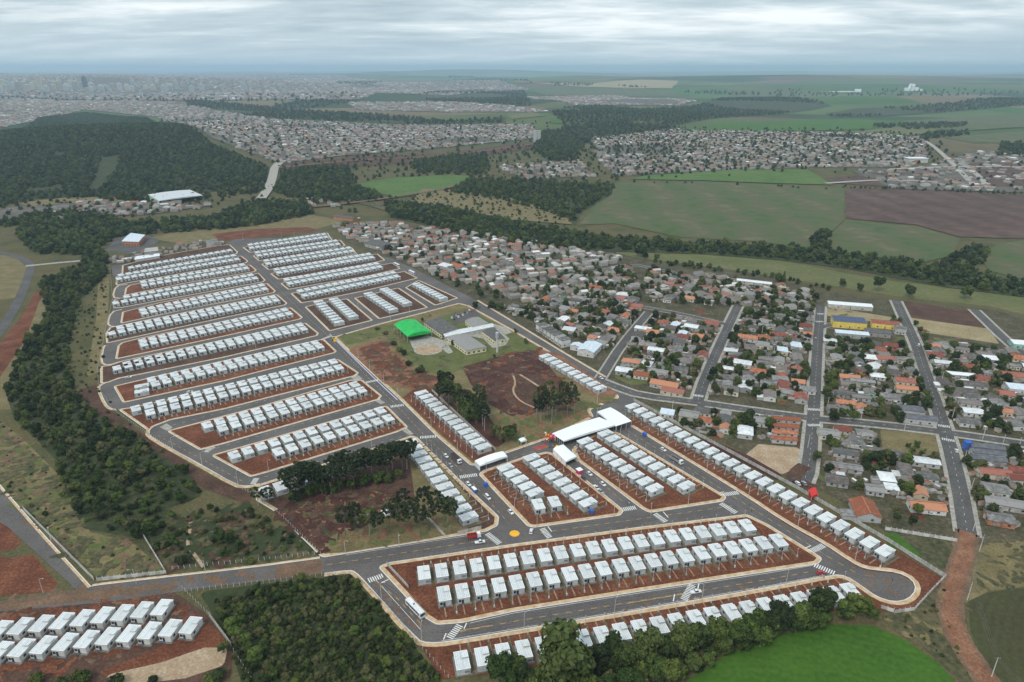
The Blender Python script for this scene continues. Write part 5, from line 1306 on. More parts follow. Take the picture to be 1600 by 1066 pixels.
for where, poly, tw in QUART:
    P = GP(poly); ang = OA + R(tw + 4); ca, sa = math.cos(ang), math.sin(ang)
    Q = [(x * ca + y * sa, -x * sa + y * ca) for x, y in P]
    xs = [q[0] for q in Q]; ys = [q[1] for q in Q]
    u = min(xs)
    while u < max(xs):
        v = min(ys)
        while v < max(ys):
            uu, vv = u + rng.uniform(-2.6, 2.6), v + rng.uniform(-2, 2); x, y = uu * ca - vv * sa, uu * sa + vv * ca
            v += 9.8
            if not inside(np.array([uu]), np.array([vv]), Q)[0] or near_road(x, y): continue
            if any((x - a) ** 2 + (y - b) ** 2 < (c_ + 4.9) ** 2 for a, b, c_ in OLDPOS): continue
            if rng.random() < .24: GARDEN.append((x, y, where)); continue
            CAND.append((x, y, ang, where)); OLDPOS.append((x, y, 4.6))
        u += 12.6
CAND.sort(key=lambda q: q[0] ** 2 + q[1] ** 2)
for x, y, ang, where in CAND:
    L, W = rng.choice(SIZES); ro = rng.choices(['grey', 'brown', 'white', 'orange', 'red', 'blue'], [40, 28, 13, 9, 8, 2])[0]
    wa = rng.choices(['white', 'cream', 'grey', 'brick', 'green'], [40, 20, 28, 9, 3])[0]
    fo = rng.choices(['gable', 'hip', 'shed'], [66, 10, 24])[0]
    if N_O[0] < 296:
        old_house(x, y, ang + rng.choice([0, 0, R(90), R(90), 0]) + rng.uniform(-.09, .09), L, W, rng.choice([2.7, 3.0, 3.4]), ro, wa, fo, f'{ROOFW[ro][1]} {fo if fo != "shed" else "lean-to"} roof on a small {wa} house {where}', f'{ro} {fo} {wa} houses {where}')
    else: UPPER.append((x, y, ang))
rng.shuffle(GARDEN)
print('old houses', N_O[0], len(UPPER), len(GARDEN))
gi = 0
GW = MB().box(-4.5, 4.5, -.08, .08, -.1, 1.5, 'concrete').mesh('garden_wall')
for where, poly, tw in QUART:
    P = GP(poly); ang = OA + R(tw + 4)
    for x, y in scatter(P, 17, .5, .55):
        if near_road(x, y, 9): continue
        o = add('garden_wall', GW, None, (x, y, .12), ang + rng.choice([0, 0, R(90)])); tag(o, 'low grey block wall dividing the yards ' + where, 'wall', 'yard walls ' + where)
    for x, y in scatter(P, 5.4, .5, .6):
        if near_road(x, y, 6.5) or any((x - a) ** 2 + (y - b) ** 2 < (c_ * .9 + 1.0) ** 2 for a, b, c_ in OLDPOS): continue
        FOREST['near'].append((x, y, rng.choice([2.5, 3.5, 5, 6.5, 8, 9.5]) * rng.uniform(.85, 1.15)))
for x, y, where in GARDEN:
    if near_road(x, y, 6): continue
    if gi < 60: tree(x, y, rng.uniform(4.5, 8.5), rng.choice(['broad_dark', 'broad_mid', 'broad_dark', 'dull']), 'round garden tree among the houses ' + where, 'garden trees ' + where); gi += 1
    else: FOREST['near'].append((x, y, rng.uniform(4, 8)))
trees_px([(1113, 588, 8), (1110, 600, 8), (1152, 606, 9), (1170, 610, 9), (1140, 618, 6), (1042, 578, 9), (1028, 582, 7), (1056, 572, 7), (1010, 576, 7), (1290, 622, 10), (1302, 658, 9), (1316, 656, 9), (1332, 658, 8), (1405, 660, 8), (1366, 728, 11), (1355, 722, 8), (1378, 738, 8), (1275, 720, 7), (1480, 620, 9), (1552, 655, 11), (1540, 660, 8), (1522, 552, 10), (1446, 622, 7), (1295, 690, 5), (1432, 805, 7), (1425, 820, 6), (1400, 815, 5), (1118, 668, 6), (1175, 672, 8), (1086, 663, 5), (1292, 535, 8), (1297, 548, 9), (1260, 590, 7), (1238, 588, 7), (1150, 520, 8), (1138, 478, 8), (1120, 476, 7), (1105, 478, 8), (1090, 474, 8), (1004, 455, 8), (1018, 455, 7), (930, 465, 6), (947, 468, 7), (935, 495, 8), (845, 420, 9), (637, 408, 9), (676, 395, 10), (690, 440, 7), (752, 465, 8), (775, 470, 8)],
         'thick dark garden tree in the old quarter', 'thick trees of the old quarter', 'broad_dark', (6, 9))
trees_px([(1425, 708, 5), (1440, 712, 5), (1432, 700, 5), (1418, 700, 4)], 'fresh green thicket on the straw lot', 'thickets on the straw lot', 'broad_light', (4, 5))
# ------------------------------------------------------------------ school, canopies, walls, fences
def ang_px(a, b):
    A, B = G(*a), G(*b); return math.atan2(B[1] - A[1], B[0] - A[0])
def quad_px(pts): return [Vector(p) for p in GP(pts)]
def hall(name, label, px, H, wallm, roofm, rise=.8, cat='school', wins=5, z=BZ):
    """low building over a traced footprint (four ground corners), shallow gable along the first side"""
    q = quad_px(px); c = sum(q, Vector((0, 0))) / 4
    if area2([tuple(v) for v in q]) < 0: q = [q[1], q[0], q[3], q[2]]
    q = [v - c for v in q]
    t = thing(name, label, cat, (c.x, c.y, z))
    w_ = MB(); w_.hexa([(v.x, v.y, -.1) for v in q], [(v.x, v.y, H) for v in q], wallm, False); add('wall', w_.mesh('wall'), t)
    o = [v * 1.04 for v in q]; m0, m1 = (o[0] + o[3]) / 2, (o[1] + o[2]) / 2
    r = MB()
    def P(v, z_): return (v.x, v.y, z_)
    for A, B, C, D in ((o[0], o[1], m1, m0), (m0, m1, o[2], o[3])):
        za = H + .03 if A is o[0] else H + rise + .03; zb = H + rise + .03 if A is o[0] else H + .03
        pts = [P(A, za), P(B, za), P(C, zb), P(D, zb)]
        r.hexa(pts, [(x, y, z_ + .15) for x, y, z_ in pts], roofm)
    for A, B, M in ((q[0], q[3], (q[0] + q[3]) / 2), (q[1], q[2], (q[1] + q[2]) / 2)): r.poly([P(A, H), P(B, H), P(M, H + rise)], wallm)
    add('roof', r.mesh('roof'), t)
    for s in range(4):
        A, B = q[s], q[(s + 1) % 4]; d = (B - A); L = d.length; d = d.normalized(); n = Vector((d.y, -d.x)); k = max(1, int(L / 4)) if wins else 0
        for i in range(k):
            m = A + d * (L * (i + .5) / k); f = MB(); f.obox((m.x + n.x * .02, m.y + n.y * .02), math.atan2(d.y, d.x), 1.9, .1, 1.1, 2.3, 'glass_dark'); add('window', f.mesh('window'), t)
    return t
hall('school_building', 'long grey-roofed cream school wing beside the green arch', [(663, 511), (690, 530), (716, 521), (690, 504)], 4, 'school_cream', 'fibre_grey')
hall('school_building', 'grey-roofed school wing beside the staff cars', [(727, 508), (739, 518), (763, 512), (747, 502)], 4, 'school_cream', 'fibre_grey')
hall('school_building', 'nearest grey-roofed school wing with cream end wall', [(698, 534), (729, 556), (760, 550), (729, 529)], 4, 'school_cream', 'fibre_grey')
hall('school_building', 'small grey-roofed school wing behind the water tower', [(753, 525), (773, 540), (789, 536), (773, 520)], 4, 'school_cream', 'fibre_grey')
hall('school_walkway', 'long white covered walkway with roof lights joining the school wings', [(692, 526), (768, 512), (771, 517), (697, 533)], 3.6, 'plaster_white', 'metal_white', .4, 'walkway', 0)
def arched(name, label, px, H, rise, roofm, cols=True, wallm=None, cat='canopy', z=BZ, n=10, nc=5, group=None):
    """arched roof on posts; px: ground corners, the vault spans from side 0-1 to side 3-2"""
    q = quad_px(px); c = sum(q, Vector((0, 0))) / 4; q = [v - c for v in q]
    t = thing(name, label, cat, (c.x, c.y, z), 0, group); r = MB()
    def pt(s, e, dz):
        a = q[0].lerp(q[1], s); b = q[3].lerp(q[2], s); p = a.lerp(b, e); return (p.x, p.y, H + rise * (1 - (2 * e - 1) ** 2) + dz)
    for i in range(n):
        e0, e1 = i / n, (i + 1) / n
        lo = [pt(0, e0, 0), pt(1, e0, 0), pt(1, e1, 0), pt(0, e1, 0)]; r.hexa(lo, [(x, y, z_ + .12) for x, y, z_ in lo], roofm)
    add('roof', r.mesh('roof'), t)
    for s in (0, 1):
        g = MB(); pts = [pt(s, i / n, -.01) for i in range(n + 1)]; g.poly(pts + [(pts[-1][0], pts[-1][1], H - .6), (pts[0][0], pts[0][1], H - .6)], roofm); add('gable_end', g.mesh('gable_end'), t)
    if cols:
        for i in range(nc):
            for e in (0, 1):
                p = pt(i / (nc - 1), e, 0); add('post', MB().tube((p[0], p[1], -.1), (p[0], p[1], H), .16, .16, 'galvanised', 6).mesh('post'), t)
    if wallm:
        for e in (0, 1):
            a, b = pt(0, e, 0), pt(1, e, 0); add('side_wall', MB().hexa([(a[0], a[1], .02), (b[0], b[1], .02), (b[0] * .995, b[1] * .995, .02), (a[0] * .995, a[1] * .995, .02)], [(a[0], a[1], H), (b[0], b[1], H), (b[0] * .995, b[1] * .995, H), (a[0] * .995, a[1] * .995, H)], wallm).mesh('side_wall'), t)
    return t
arched('sports_canopy', 'bright green arched sports roof on pale posts beside the school', [(616, 517), (637, 536), (675, 529), (650, 509)], 5.5, 2.4, 'green_sheet')
struct('playground', flat_mesh('playground', rounded(GP([(640, 533), (668, 525), (697, 533), (695, 542), (670, 548), (645, 545)]), 2), BZ + .12, 'concrete_walk'))
cc = Vector(G(669, 547)); ring = [(cc.x + 12 * math.cos(k * .2618), cc.y + 12 * math.sin(k * .2618)) for k in range(24)]
struct('plaza', flat_mesh('plaza', ring, BZ + .2, 'concrete_walk', BZ)); struct('plaza', flat_mesh('plaza', [((x - cc.x) * .88 + cc.x, (y - cc.y) * .88 + cc.y) for x, y in ring], BZ + .22, 'tan_soil'))
tw = Vector(G(777, 551)); t = thing('water_tower', 'slim pale water tower standing by the school', 'tower', (tw.x, tw.y, BZ))
add('shaft', MB().tube((0, 0, 0), (0, 0, 13), .9, .9, 'pole_concrete', 10).mesh('shaft'), t); add('tank', MB().tube((0, 0, 13.02), (0, 0, 17.5), 1.35, 1.35, 'galvanised', 12).mesh('tank'), t); add('cap', MB().tube((0, 0, 17.52), (0, 0, 18.1), 1.35, .3, 'galvanised', 12).mesh('cap'), t)
# event canopies
arched('event_canopy', 'long white canopy roof stretching from the balloons to the side street', [(862, 687), (880, 699), (963, 673), (936, 661)], 4.0, .7, 'tent_white', nc=7)
arched('event_canopy', 'short white cross canopy over the street end', [(932, 654), (953, 647), (986, 669), (962, 677)], 4.8, .6, 'tent_white', nc=4)
arched('marquee', 'long white walled marquee across the avenue side street', [(742, 729), (750, 737), (793, 722), (786, 714)], 3.6, .8, 'tent_white', wallm='tent_white', cat='tent', nc=6)
arched('marquee', 'small white box marquee open towards the parked cars', [(864, 710), (884, 730), (901, 722), (880, 703)], 3.4, .5, 'tent_white', wallm='tent_white', cat='tent', nc=4)
arched('gazebo', 'little white gazebo roof on the grass near the balloons', [(810, 693), (814, 697), (823, 694), (819, 690)], 2.6, .4, 'tent_white', cat='gazebo', nc=2)
arched('gazebo', 'red gazebo behind the panel wall by the turning place', [(1262, 773), (1267, 784), (1277, 780), (1273, 769)], 2.7, .6, 'red_cloth', wallm='red_cloth', cat='gazebo', nc=2)
arched('pavilion', 'white garden pavilion on the lawn under the umbrella pines', [(595, 807), (600, 814), (618, 811), (614, 804)], 3, .8, 'tent_white', cat='pavilion', nc=3)
arched('warehouse', 'big white and green warehouse before the wooded hill', [(233, 311), (250, 322), (318, 313), (298, 303)], 9, 1.2, 'metal_white', wallm='plaster_green', cat='warehouse', nc=4, z=0)
hall('depot', 'salmon depot with blue-grey roof beyond the estate', [(192, 384), (218, 385), (228, 374), (206, 371)], 6, 'brick_orange', 'metal_blue', .6, 'depot', 4, 0)
hall('site_shed', 'pale concrete slab yard building at the top of the estate', [(226, 398), (248, 396), (247, 390), (228, 392)], 3, 'concrete', 'concrete', .1, 'shed', 0, .2)
hall('site_shed', 'long white wall shed at the top corner of the estate', [(212, 410), (250, 404), (249, 400), (212, 405)], 3, 'plaster_white', 'metal_white', .1, 'shed', 0, .2)
hall('site_shed', 'low grey yard building by the top of the avenue', [(325, 386), (342, 384), (338, 377), (322, 380)], 3, 'concrete', 'fibre_grey', .1, 'shed', 0, .2)
struct('yard', flat_mesh('yard', GP([(172, 415), (250, 402), (352, 383), (340, 374), (260, 388), (200, 397), (172, 405)]), .18, 'yard_land'))
struct('yard', flat_mesh('yard', GP([(165, 392), (215, 398), (250, 376), (225, 365), (180, 372)]), .16, 'old_asphalt'))
# kiosks and portable toilets
def booth(px, L, W, H, rz, m, top, label, name='booth', cat='booth', z=RZ):
    x, y = G(*px); t = thing(name, label, cat, (x, y, z), rz)
    add('wall', MB().box(-L / 2, L / 2, -W / 2, W / 2, 0, H, m).mesh('wall'), t); add('roof', MB().box(-L / 2 - .1, L / 2 + .1, -W / 2 - .1, W / 2 + .1, H + .003, H + .25, top).mesh('roof'), t); add('door', MB().box(-.45, .45, -W / 2 - .04, -W / 2 + .01, .1, H - .3, 'frame_dark').mesh('door'), t)
AA = ang_px((662, 679), (795, 818))
booth((905, 740), 3, 3, 2.6, AA, 'magenta_cloth', 'tent_white', 'white-topped crimson stall at the mouth of the small marquee', 'stall', 'stall')
booth((741, 769), 3.6, 1.6, 2.3, AA, 'car_blue', 'tent_white', 'row of blue portable toilets on the avenue kerb', 'portable_toilets', 'toilet')
booth((759, 761), 1.9, 1.9, 2.3, AA, 'car_blue', 'blue_tarp', 'single blue portable toilet across the avenue', 'portable_toilet', 'toilet')
booth((1007, 682), 2.6, 1.6, 2.2, AA, 'car_blue', 'blue_tarp', 'blue portable toilet on the pavement near the cross canopy', 'portable_toilet', 'toilet')
booth((924, 803), 2.2, 1.5, 2.0, AA, 'car_blue', 'blue_tarp', 'blue bin box at the corner house of the roundabout street', 'bin_box', 'bin', BZ)
booth((1510, 702), 4, 3, 5, 0, 'car_blue', 'blue_tarp', 'blue painted shop front at the right-hand crossing', 'shop_front', 'shop', .2)
# orange roundabout disc
rb = Vector(G(804, 834)); mb = MB(); pr = [(cos_, sin_) for cos_, sin_ in ((math.cos(k * .2618), math.sin(k * .2618)) for k in range(24))]
mb.hexa([(x * 2.6, y * 2.6, -.02) for x, y in pr], [(x * 2.3, y * 2.3, .16) for x, y in pr], 'orange_paint'); mb.hexa([(x * 1.7, y * 1.7, .162) for x, y in pr], [(x * 1.2, y * 1.2, .3) for x, y in pr], 'orange_paint')
o = add('roundabout', mb.mesh('roundabout'), None, (rb.x, rb.y, RZ)); tag(o, 'flat orange painted disc in the middle of the junction', 'roundabout')

# concrete panel wall behind the long row, panel by panel
PANEL = MB().box(-1.2, 1.2, -.06, .06, -.1, 2.1, 'concrete').mesh('panel'); WPOST = MB().box(-.1, .1, -.1, .1, -.1, 2.3, 'pole_concrete').mesh('post'); RPANEL = MB().box(-1.2, 1.2, -.06, .06, -.1, 1.7, 'plaster_white').mesh('panel')
def panel_wall(px, label, pm=PANEL, step=2.5):
    p = GP(px); t = thing('panel_wall', label, 'wall', (p[0][0], p[0][1], .1))
    for x, y, a in walk(p, step, step / 2):
        add('panel', pm, t, (x - p[0][0], y - p[0][1], 0), a); add('post', WPOST, t, (x - p[0][0] - math.cos(a) * step / 2, y - p[0][1] - math.sin(a) * step / 2, 0), a)
panel_wall([(990, 627), (1100, 686), (1250, 767), (1386, 846), (1476, 903)], 'long grey concrete panel wall behind the white row')
panel_wall([(1476, 903), (1452, 928), (1428, 954), (1400, 958), (1374, 950)], 'whitish curved end of the boundary wall at the turning circle', RPANEL)
panel_wall([(152, 908), (260, 896)], 'short pale panel wall along the link road', RPANEL)
panel_wall([(37, 797), (146, 906)], 'low panel wall beside the wide left road')
panel_wall([(258, 894), (224, 838)], 'thin pale wall running up the grassy slope', RPANEL)
panel_wall([(605, 884), (640, 922)], 'low retaining wall at the end of the two-row block')
panel_wall([(716, 836), (752, 827)], 'grey retaining wall below the corner house')
panel_wall([(675, 612), (774, 705)], 'grey panel wall behind the avenue row by the pines')
panel_wall([(327, 963), (362, 1010)], 'short dark panel fence by the unfinished houses')
panel_wall([(1383, 828), (1492, 846)], 'pale garden wall above the green lawn patch', RPANEL)
FPOST = MB().box(-.09, .09, -.09, .09, -.1, 1.9, 'pole_concrete').mesh('post')
def fence(px, label, step=2.6):
    p = GP(px); t = thing('fence', label, 'fence', (p[0][0], p[0][1], .1)); pts = walk(p, step)
    for x, y, a in pts: add('post', FPOST, t, (x - p[0][0], y - p[0][1], 0), a)
    for zz in (.6, 1.2, 1.7):
        mb = MB()
        for (x, y, a), (x2, y2, b) in zip(pts, pts[1:]): mb.tube((x - p[0][0], y - p[0][1], zz), (x2 - p[0][0], y2 - p[0][1], zz), .025, .025, 'wire', 3)
        add('wire', mb.mesh('wire'), t)
fence([(178, 642), (232, 680), (310, 730), (385, 768), (430, 798), (502, 868)], 'concrete post fence below the perimeter road and the bare lot')
fence([(503, 900), (552, 898), (600, 945), (650, 1003), (706, 1066)], 'concrete post fence around the scrub lot')
fence([(285, 920), (330, 965), (360, 1010), (395, 1066)], 'concrete post fence between scrub lot and unfinished houses')
fence([(290, 925), (500, 902)], 'post fence along the lower side of the link road')
fence([(270, 890), (390, 878), (500, 866)], 'post fence along the upper side of the link road')
fence([(172, 416), (176, 470), (164, 520), (152, 580), (156, 610), (178, 642)], 'thin white post fence on the stream side of the estate', 4)

# ------------------------------------------------------------------ vehicles
def car_meshes(m, kind='car'):
    P = {}
    if kind == 'car': prof = [(-2.1, .35), (-2.1, .85), (-1.95, .95), (1.0, .95), (2.0, .80), (2.12, .6), (2.12, .35)]; cab = [(-1.75, .952), (-1.45, 1.42), (.15, 1.45), (.95, .952)]
    elif kind == 'pickup': prof = [(-2.6, .45), (-2.6, 1.0), (1.2, 1.05), (2.5, .95), (2.6, .7), (2.6, .45)]; cab = [(-.6, 1.03), (-.45, 1.7), (.6, 1.72), (1.3, 1.052)]
    else: prof = [(-2.3, .4), (-2.3, 1.2), (1.4, 1.2), (2.25, 1.0), (2.35, .7), (2.35, .4)]; cab = [(-2.2, 1.202), (-2.15, 1.9), (.7, 1.92), (1.5, 1.202)]
    def ext(pr, w0, w1, mm):
        mb = MB(); zs = [z for _, z in pr]; z0, z1 = min(zs), max(zs)
        def wd(z): return w0 + (w1 - w0) * (z - z0) / max(.01, z1 - z0)
        A = [(x, -wd(z), z) for x, z in pr]; B = [(x, wd(z), z) for x, z in pr]; i = 0; n = len(pr); mb.v = A + B; k = mb.mi(mm)
        mb.f = [tuple(reversed(range(n)))] + [tuple(range(n, 2 * n))] if False else [tuple(range(n)), tuple(reversed(range(n, 2 * n)))]; mb.m = [k, k]
        for j in range(n): mb.f.append(((j + 1) % n, j, n + j, n + (j + 1) % n)); mb.m.append(k)
        return mb
    P['body'] = ext(prof, .86, .84, m).mesh('body'); P['windows'] = ext(cab, .80, .66, 'glass_dark').mesh('windows')
    xs = sorted(x for x, _ in cab); zt = max(z for _, z in cab)
    top = [x for x, z in cab if z > zt - .05]
    P['roof'] = MB().box(min(top) - .05, max(top) + .05, -.67, .67, zt - .01, zt + .05, m).mesh('roof')
    P['wheel'] = MB().tube((0, -.1, .33), (0, .1, .33), .33, .33, 'rubber', 10).mesh('wheel'); P['rim'] = MB().tube((0, -.115, .33), (0, .115, .33), .18, .18, 'galvanised', 8).mesh('rim')
    P['headlight'] = MB().box(prof[-1][0] - .03, prof[-1][0] + .02, -.18, .18, .58, .74, 'lamp_lens').mesh('headlight'); P['taillight'] = MB().box(prof[0][0] - .02, prof[0][0] + .03, -.14, .14, .62, .80, 'car_red').mesh('taillight')
    P['wx'] = (-1.3, 1.35) if kind == 'car' else (-1.6, 1.65) if kind == 'pickup' else (-1.4, 1.5)
    return P
CARS = {}
def vehicle(px, heading, m, kind, label, group=None, z=RZ, flip=False):
    if (m, kind) not in CARS: CARS[(m, kind)] = car_meshes(m, kind)
    P = CARS[(m, kind)]; x, y = G(*px)
    t = thing('parked_car' if kind == 'car' else kind if kind != 'van' else 'parked_van', label, 'car' if kind == 'car' else kind, (x, y, z + .01), heading + (math.pi if flip else 0), group)
    add('body', P['body'], t); add('windows', P['windows'], t); add('roof', P['roof'], t)
    for wx in P['wx']:
        for s in (-1, 1): w_ = add('wheel', P['wheel'], t, (wx, s * .78, 0)); add('rim', P['rim'], w_)
    for s in (-1, 1): add('headlight', P['headlight'], t, (0, s * .58, 0)); add('taillight', P['taillight'], t, (0, s * .62, 0))
AL = ang_px((690, 993), (1200, 906)); AR = ang_px((978, 672), (1215, 820)); AI = ang_px((895, 715), (980, 790)); AM = ang_px((505, 884), (775, 842))
vehicle((697, 714), AA, 'car_white', 'car', 'white car above the silver one on the avenue'); vehicle((704, 729), AA, 'car_silver', 'car', 'silver car beside the tipper lorry on the avenue')
vehicle((732, 758), AA, 'car_white', 'car', 'white car behind the blue portable toilets'); vehicle((762, 779), AA, 'car_white', 'van', 'white van driving down the avenue'); vehicle((798, 802), AA, 'car_white', 'car', 'white car with dark glass near the orange disc')
vehicle((830, 832), R(80), 'car_white', 'car', 'white car waiting at the crossing of the roundabout street'); vehicle((750, 849), AM, 'car_white', 'pickup', 'white pickup at the crossing before the orange disc')
vehicle((1087, 927), AL, 'car_white', 'pickup', 'white pickup on the crossing of the bus street'); vehicle((921, 742), AI, 'car_white', 'car', 'white car beside the crimson stall'); vehicle((912, 749), AI, 'car_black', 'car', 'black car below the crimson stall')
vehicle((942, 758), AI, 'car_white', 'car', 'white car on the far kerb of the parked row'); vehicle((932, 764), AI, 'car_white', 'pickup', 'white pickup in the parked row'); vehicle((939, 770), AI, 'car_silver', 'car', 'silver car at the end of the parked row')
vehicle((1036, 704), AR, 'car_white', 'car', 'white car just above the tipper lorry by the long row'); vehicle((939, 592), ang_px((885, 555), (945, 590)), 'car_white', 'car', 'white car on the bend of the old street', z=.2)
vehicle((1246, 757), R(100), 'car_white', 'car', 'white car at the turning place, next to the dark one', z=.25); vehicle((1256, 757), R(95), 'car_silver', 'car', 'silver car at the turning place', z=.25); vehicle((1240, 752), R(60), 'car_black', 'car', 'black car at the edge of the turning place', z=.25)
vehicle((1494, 706), OB, 'car_white', 'car', 'white car below the zebra crossing by the blue shop front', z=.22); vehicle((1454, 804), OA, 'car_white', 'car', 'white car parked in the yard of the orange-roofed house', z=.15)
vehicle((1435, 541), ang_px((1440, 565), (1430, 535)), 'car_white', 'van', 'white van on the sloping old street', z=.22); vehicle((1274, 530), OB, 'car_silver', 'car', 'silver car on the street by the yellow solar building', z=.22)
vehicle((201, 591), ang_px((195, 592), (367, 560)), 'car_white', 'car', 'white car at the loop end of the upper lane'); vehicle((297, 614), ang_px((212, 627), (400, 585)), 'car_white', 'car', 'white car in the lane between third and fourth blocks')
vehicle((1282, 897), AL, 'car_red', 'car', 'crimson car on the zebra crossing by the turning circle')
for i in range(10):
    vehicle((706 + i * 3.4, 498 - i * 1.5 + (i % 2) * 3), R(100), ['car_white', 'car_black', 'car_silver', 'car_white', 'car_red'][i % 5], 'car', 'car parked side by side in the school yard', 'cars of the school yard', BZ)
def bus(px, heading, label, z=RZ, dark=False):
    x, y = G(*px); t = thing('bus', label, 'bus', (x, y, z), heading); b = MB(); bm_ = 'car_white'
    b.hexa([(-6, -1.25, .4), (6, -1.25, .4), (6, 1.25, .4), (-6, 1.25, .4)], [(-6, -1.25, 3.0), (5.85, -1.25, 3.0), (5.85, 1.25, 3.0), (-6, 1.25, 3.0)], bm_); add('body', b.mesh('body'), t)
    add('roof', MB().hexa([(-6, -1.25, 3.003), (5.85, -1.25, 3.003), (5.85, 1.25, 3.003), (-6, 1.25, 3.003)], [(-5.8, -1.05, 3.25), (5.6, -1.05, 3.25), (5.6, 1.05, 3.25), (-5.8, 1.05, 3.25)], 'car_white').mesh('roof'), t)
    for s in (-1, 1):
        for k in range(7): add('window', MB().box(-5.3 + k * 1.5, -3.95 + k * 1.5, s * 1.25 - .03, s * 1.25 + .03, 1.55, 2.65, 'glass_dark').mesh('window'), t)
        for wx in (-3.6, 3.7): w_ = add('wheel', MB().tube((wx, s * 1.1, .5), (wx, s * 1.3, .5), .5, .5, 'rubber', 12).mesh('wheel'), t); add('rim', MB().tube((wx, s * 1.28, .5), (wx, s * 1.32, .5), .25, .25, 'galvanised', 8).mesh('rim'), w_)
        add('headlight', MB().box(5.97, 6.04, s * .9 - .2, s * .9 + .2, .75, 1.0, 'lamp_lens').mesh('headlight'), t)
    add('windscreen', MB().box(5.86, 5.98, -1.1, 1.1, 1.4, 2.75, 'glass_dark').mesh('windscreen'), t); add('rear_window', MB().box(-6.04, -5.98, -1.05, 1.05, 1.7, 2.7, 'glass_dark').mesh('rear_window'), t)
    add('roof_hatch', MB().box(-1.2, -.4, -.4, .4, 3.252, 3.36, 'frame_dark').mesh('roof_hatch'), t)
bus((649, 955), ang_px((632, 937), (664, 970)), 'white bus standing in the street beside the scrub lot'); bus((620, 416), ang_px((612, 409), (650, 427)), 'white bus at the head of the upper street'); bus((644, 428), ang_px((612, 409), (650, 427)), 'second white bus behind a dark windscreen on the upper street')
def lorry(px, heading, load, label, L=7.5):
    x, y = G(*px); t = thing('tipper_lorry', label, 'lorry', (x, y, RZ), heading); h = L / 2
    add('chassis', MB().box(-h, h, -.9, .9, .6, .95, 'frame_dark').mesh('chassis'), t)
    add('cab', MB().hexa([(h - 2, -1.2, .7), (h, -1.2, .7), (h, 1.2, .7), (h - 2, 1.2, .7)], [(h - 2, -1.15, 2.9), (h - .35, -1.15, 2.9), (h - .35, 1.15, 2.9), (h - 2, 1.15, 2.9)], 'car_white').mesh('cab'), t)
    add('windscreen', MB().hexa([(h - .24, -1.0, 1.8), (h - .1, -1.0, 1.8), (h - .1, 1.0, 1.8), (h - .24, 1.0, 1.8)], [(h - .4, -1.0, 2.7), (h - .26, -1.0, 2.7), (h - .26, 1.0, 2.7), (h - .4, 1.0, 2.7)], 'glass_dark').mesh('windscreen'), t)
    b = MB(); x0, x1 = -h, h - 2.3
    b.box(x0, x1, -1.2, 1.2, .97, 1.1, load); b.box(x0, x1, -1.2, -1.1, 1.1, 2.5, load); b.box(x0, x1, 1.1, 1.2, 1.1, 2.5, load); b.box(x0, x0 + .1, -1.1, 1.1, 1.1, 2.5, load); b.box(x1 - .1, x1, -1.1, 1.1, 1.1, 2.6, load); d_ = add('dump_body', b.mesh('dump_body'), t)
    add('load', MB().hexa([(x0 + .12, -1.08, 1.12), (x1 - .12, -1.08, 1.12), (x1 - .12, 1.08, 1.12), (x0 + .12, 1.08, 1.12)], [(x0 + 1, -.5, 2.2), (x1 - 1, -.5, 2.2), (x1 - 1, .5, 2.2), (x0 + 1, .5, 2.2)], 'brown_soil').mesh('load'), d_)
    for wx in (-h + .9, -h + 2.1, h - 1.1):
        for s in (-1, 1): w_ = add('wheel', MB().tube((wx, s * .95, .5), (wx, s * 1.22, .5), .5, .5, 'rubber', 12).mesh('wheel'), t); add('rim', MB().tube((wx, s * 1.2, .5), (wx, s * 1.24, .5), .25, .25, 'galvanised', 8).mesh('rim'), w_)
lorry((713, 720), AA, 'frame_dark', 'long tipper lorry with dark body and white cab on the avenue', 11); lorry((1057, 722), AR, 'car_silver', 'tipper lorry with grey body and white cab by the long row', 9.5); lorry((741, 841), AM, 'car_red', 'flat lorry with dark red body beside the white pickup', 7)
x, y = G(522, 532); t = thing('loader', 'yellow loader at the upper crossing of the avenue', 'loader', (x, y, RZ), AA)
add('body', MB().hexa([(-2.2, -1, .7), (1.6, -1, .7), (1.6, 1, .7), (-2.2, 1, .7)], [(-2.2, -.9, 1.9), (1.2, -.9, 1.7), (1.2, .9, 1.7), (-2.2, .9, 1.9)], 'car_yellow').mesh('body'), t); add('cab', MB().box(-.7, .6, -.7, .7, 1.85, 3.1, 'glass_dark').mesh('cab'), t); add('roof', MB().box(-.8, .7, -.8, .8, 3.102, 3.25, 'car_yellow').mesh('roof'), t)
add('bucket', MB().hexa([(2.6, -1.3, .1), (3.6, -1.3, .1), (3.6, 1.3, .1), (2.6, 1.3, .1)], [(2.6, -1.3, 1.2), (2.8, -1.3, 1.2), (2.8, 1.3, 1.2), (2.6, 1.3, 1.2)], 'car_yellow').mesh('bucket'), t); add('arm', MB().tube((1.2, 0, 1.4), (2.7, 0, .7), .15, .12, 'car_yellow').mesh('arm'), t)
for wx in (-1.4, 1.1):
    for s in (-1, 1): add('wheel', MB().tube((wx, s * .9, .7), (wx, s * 1.35, .7), .7, .7, 'rubber', 12).mesh('wheel'), t)

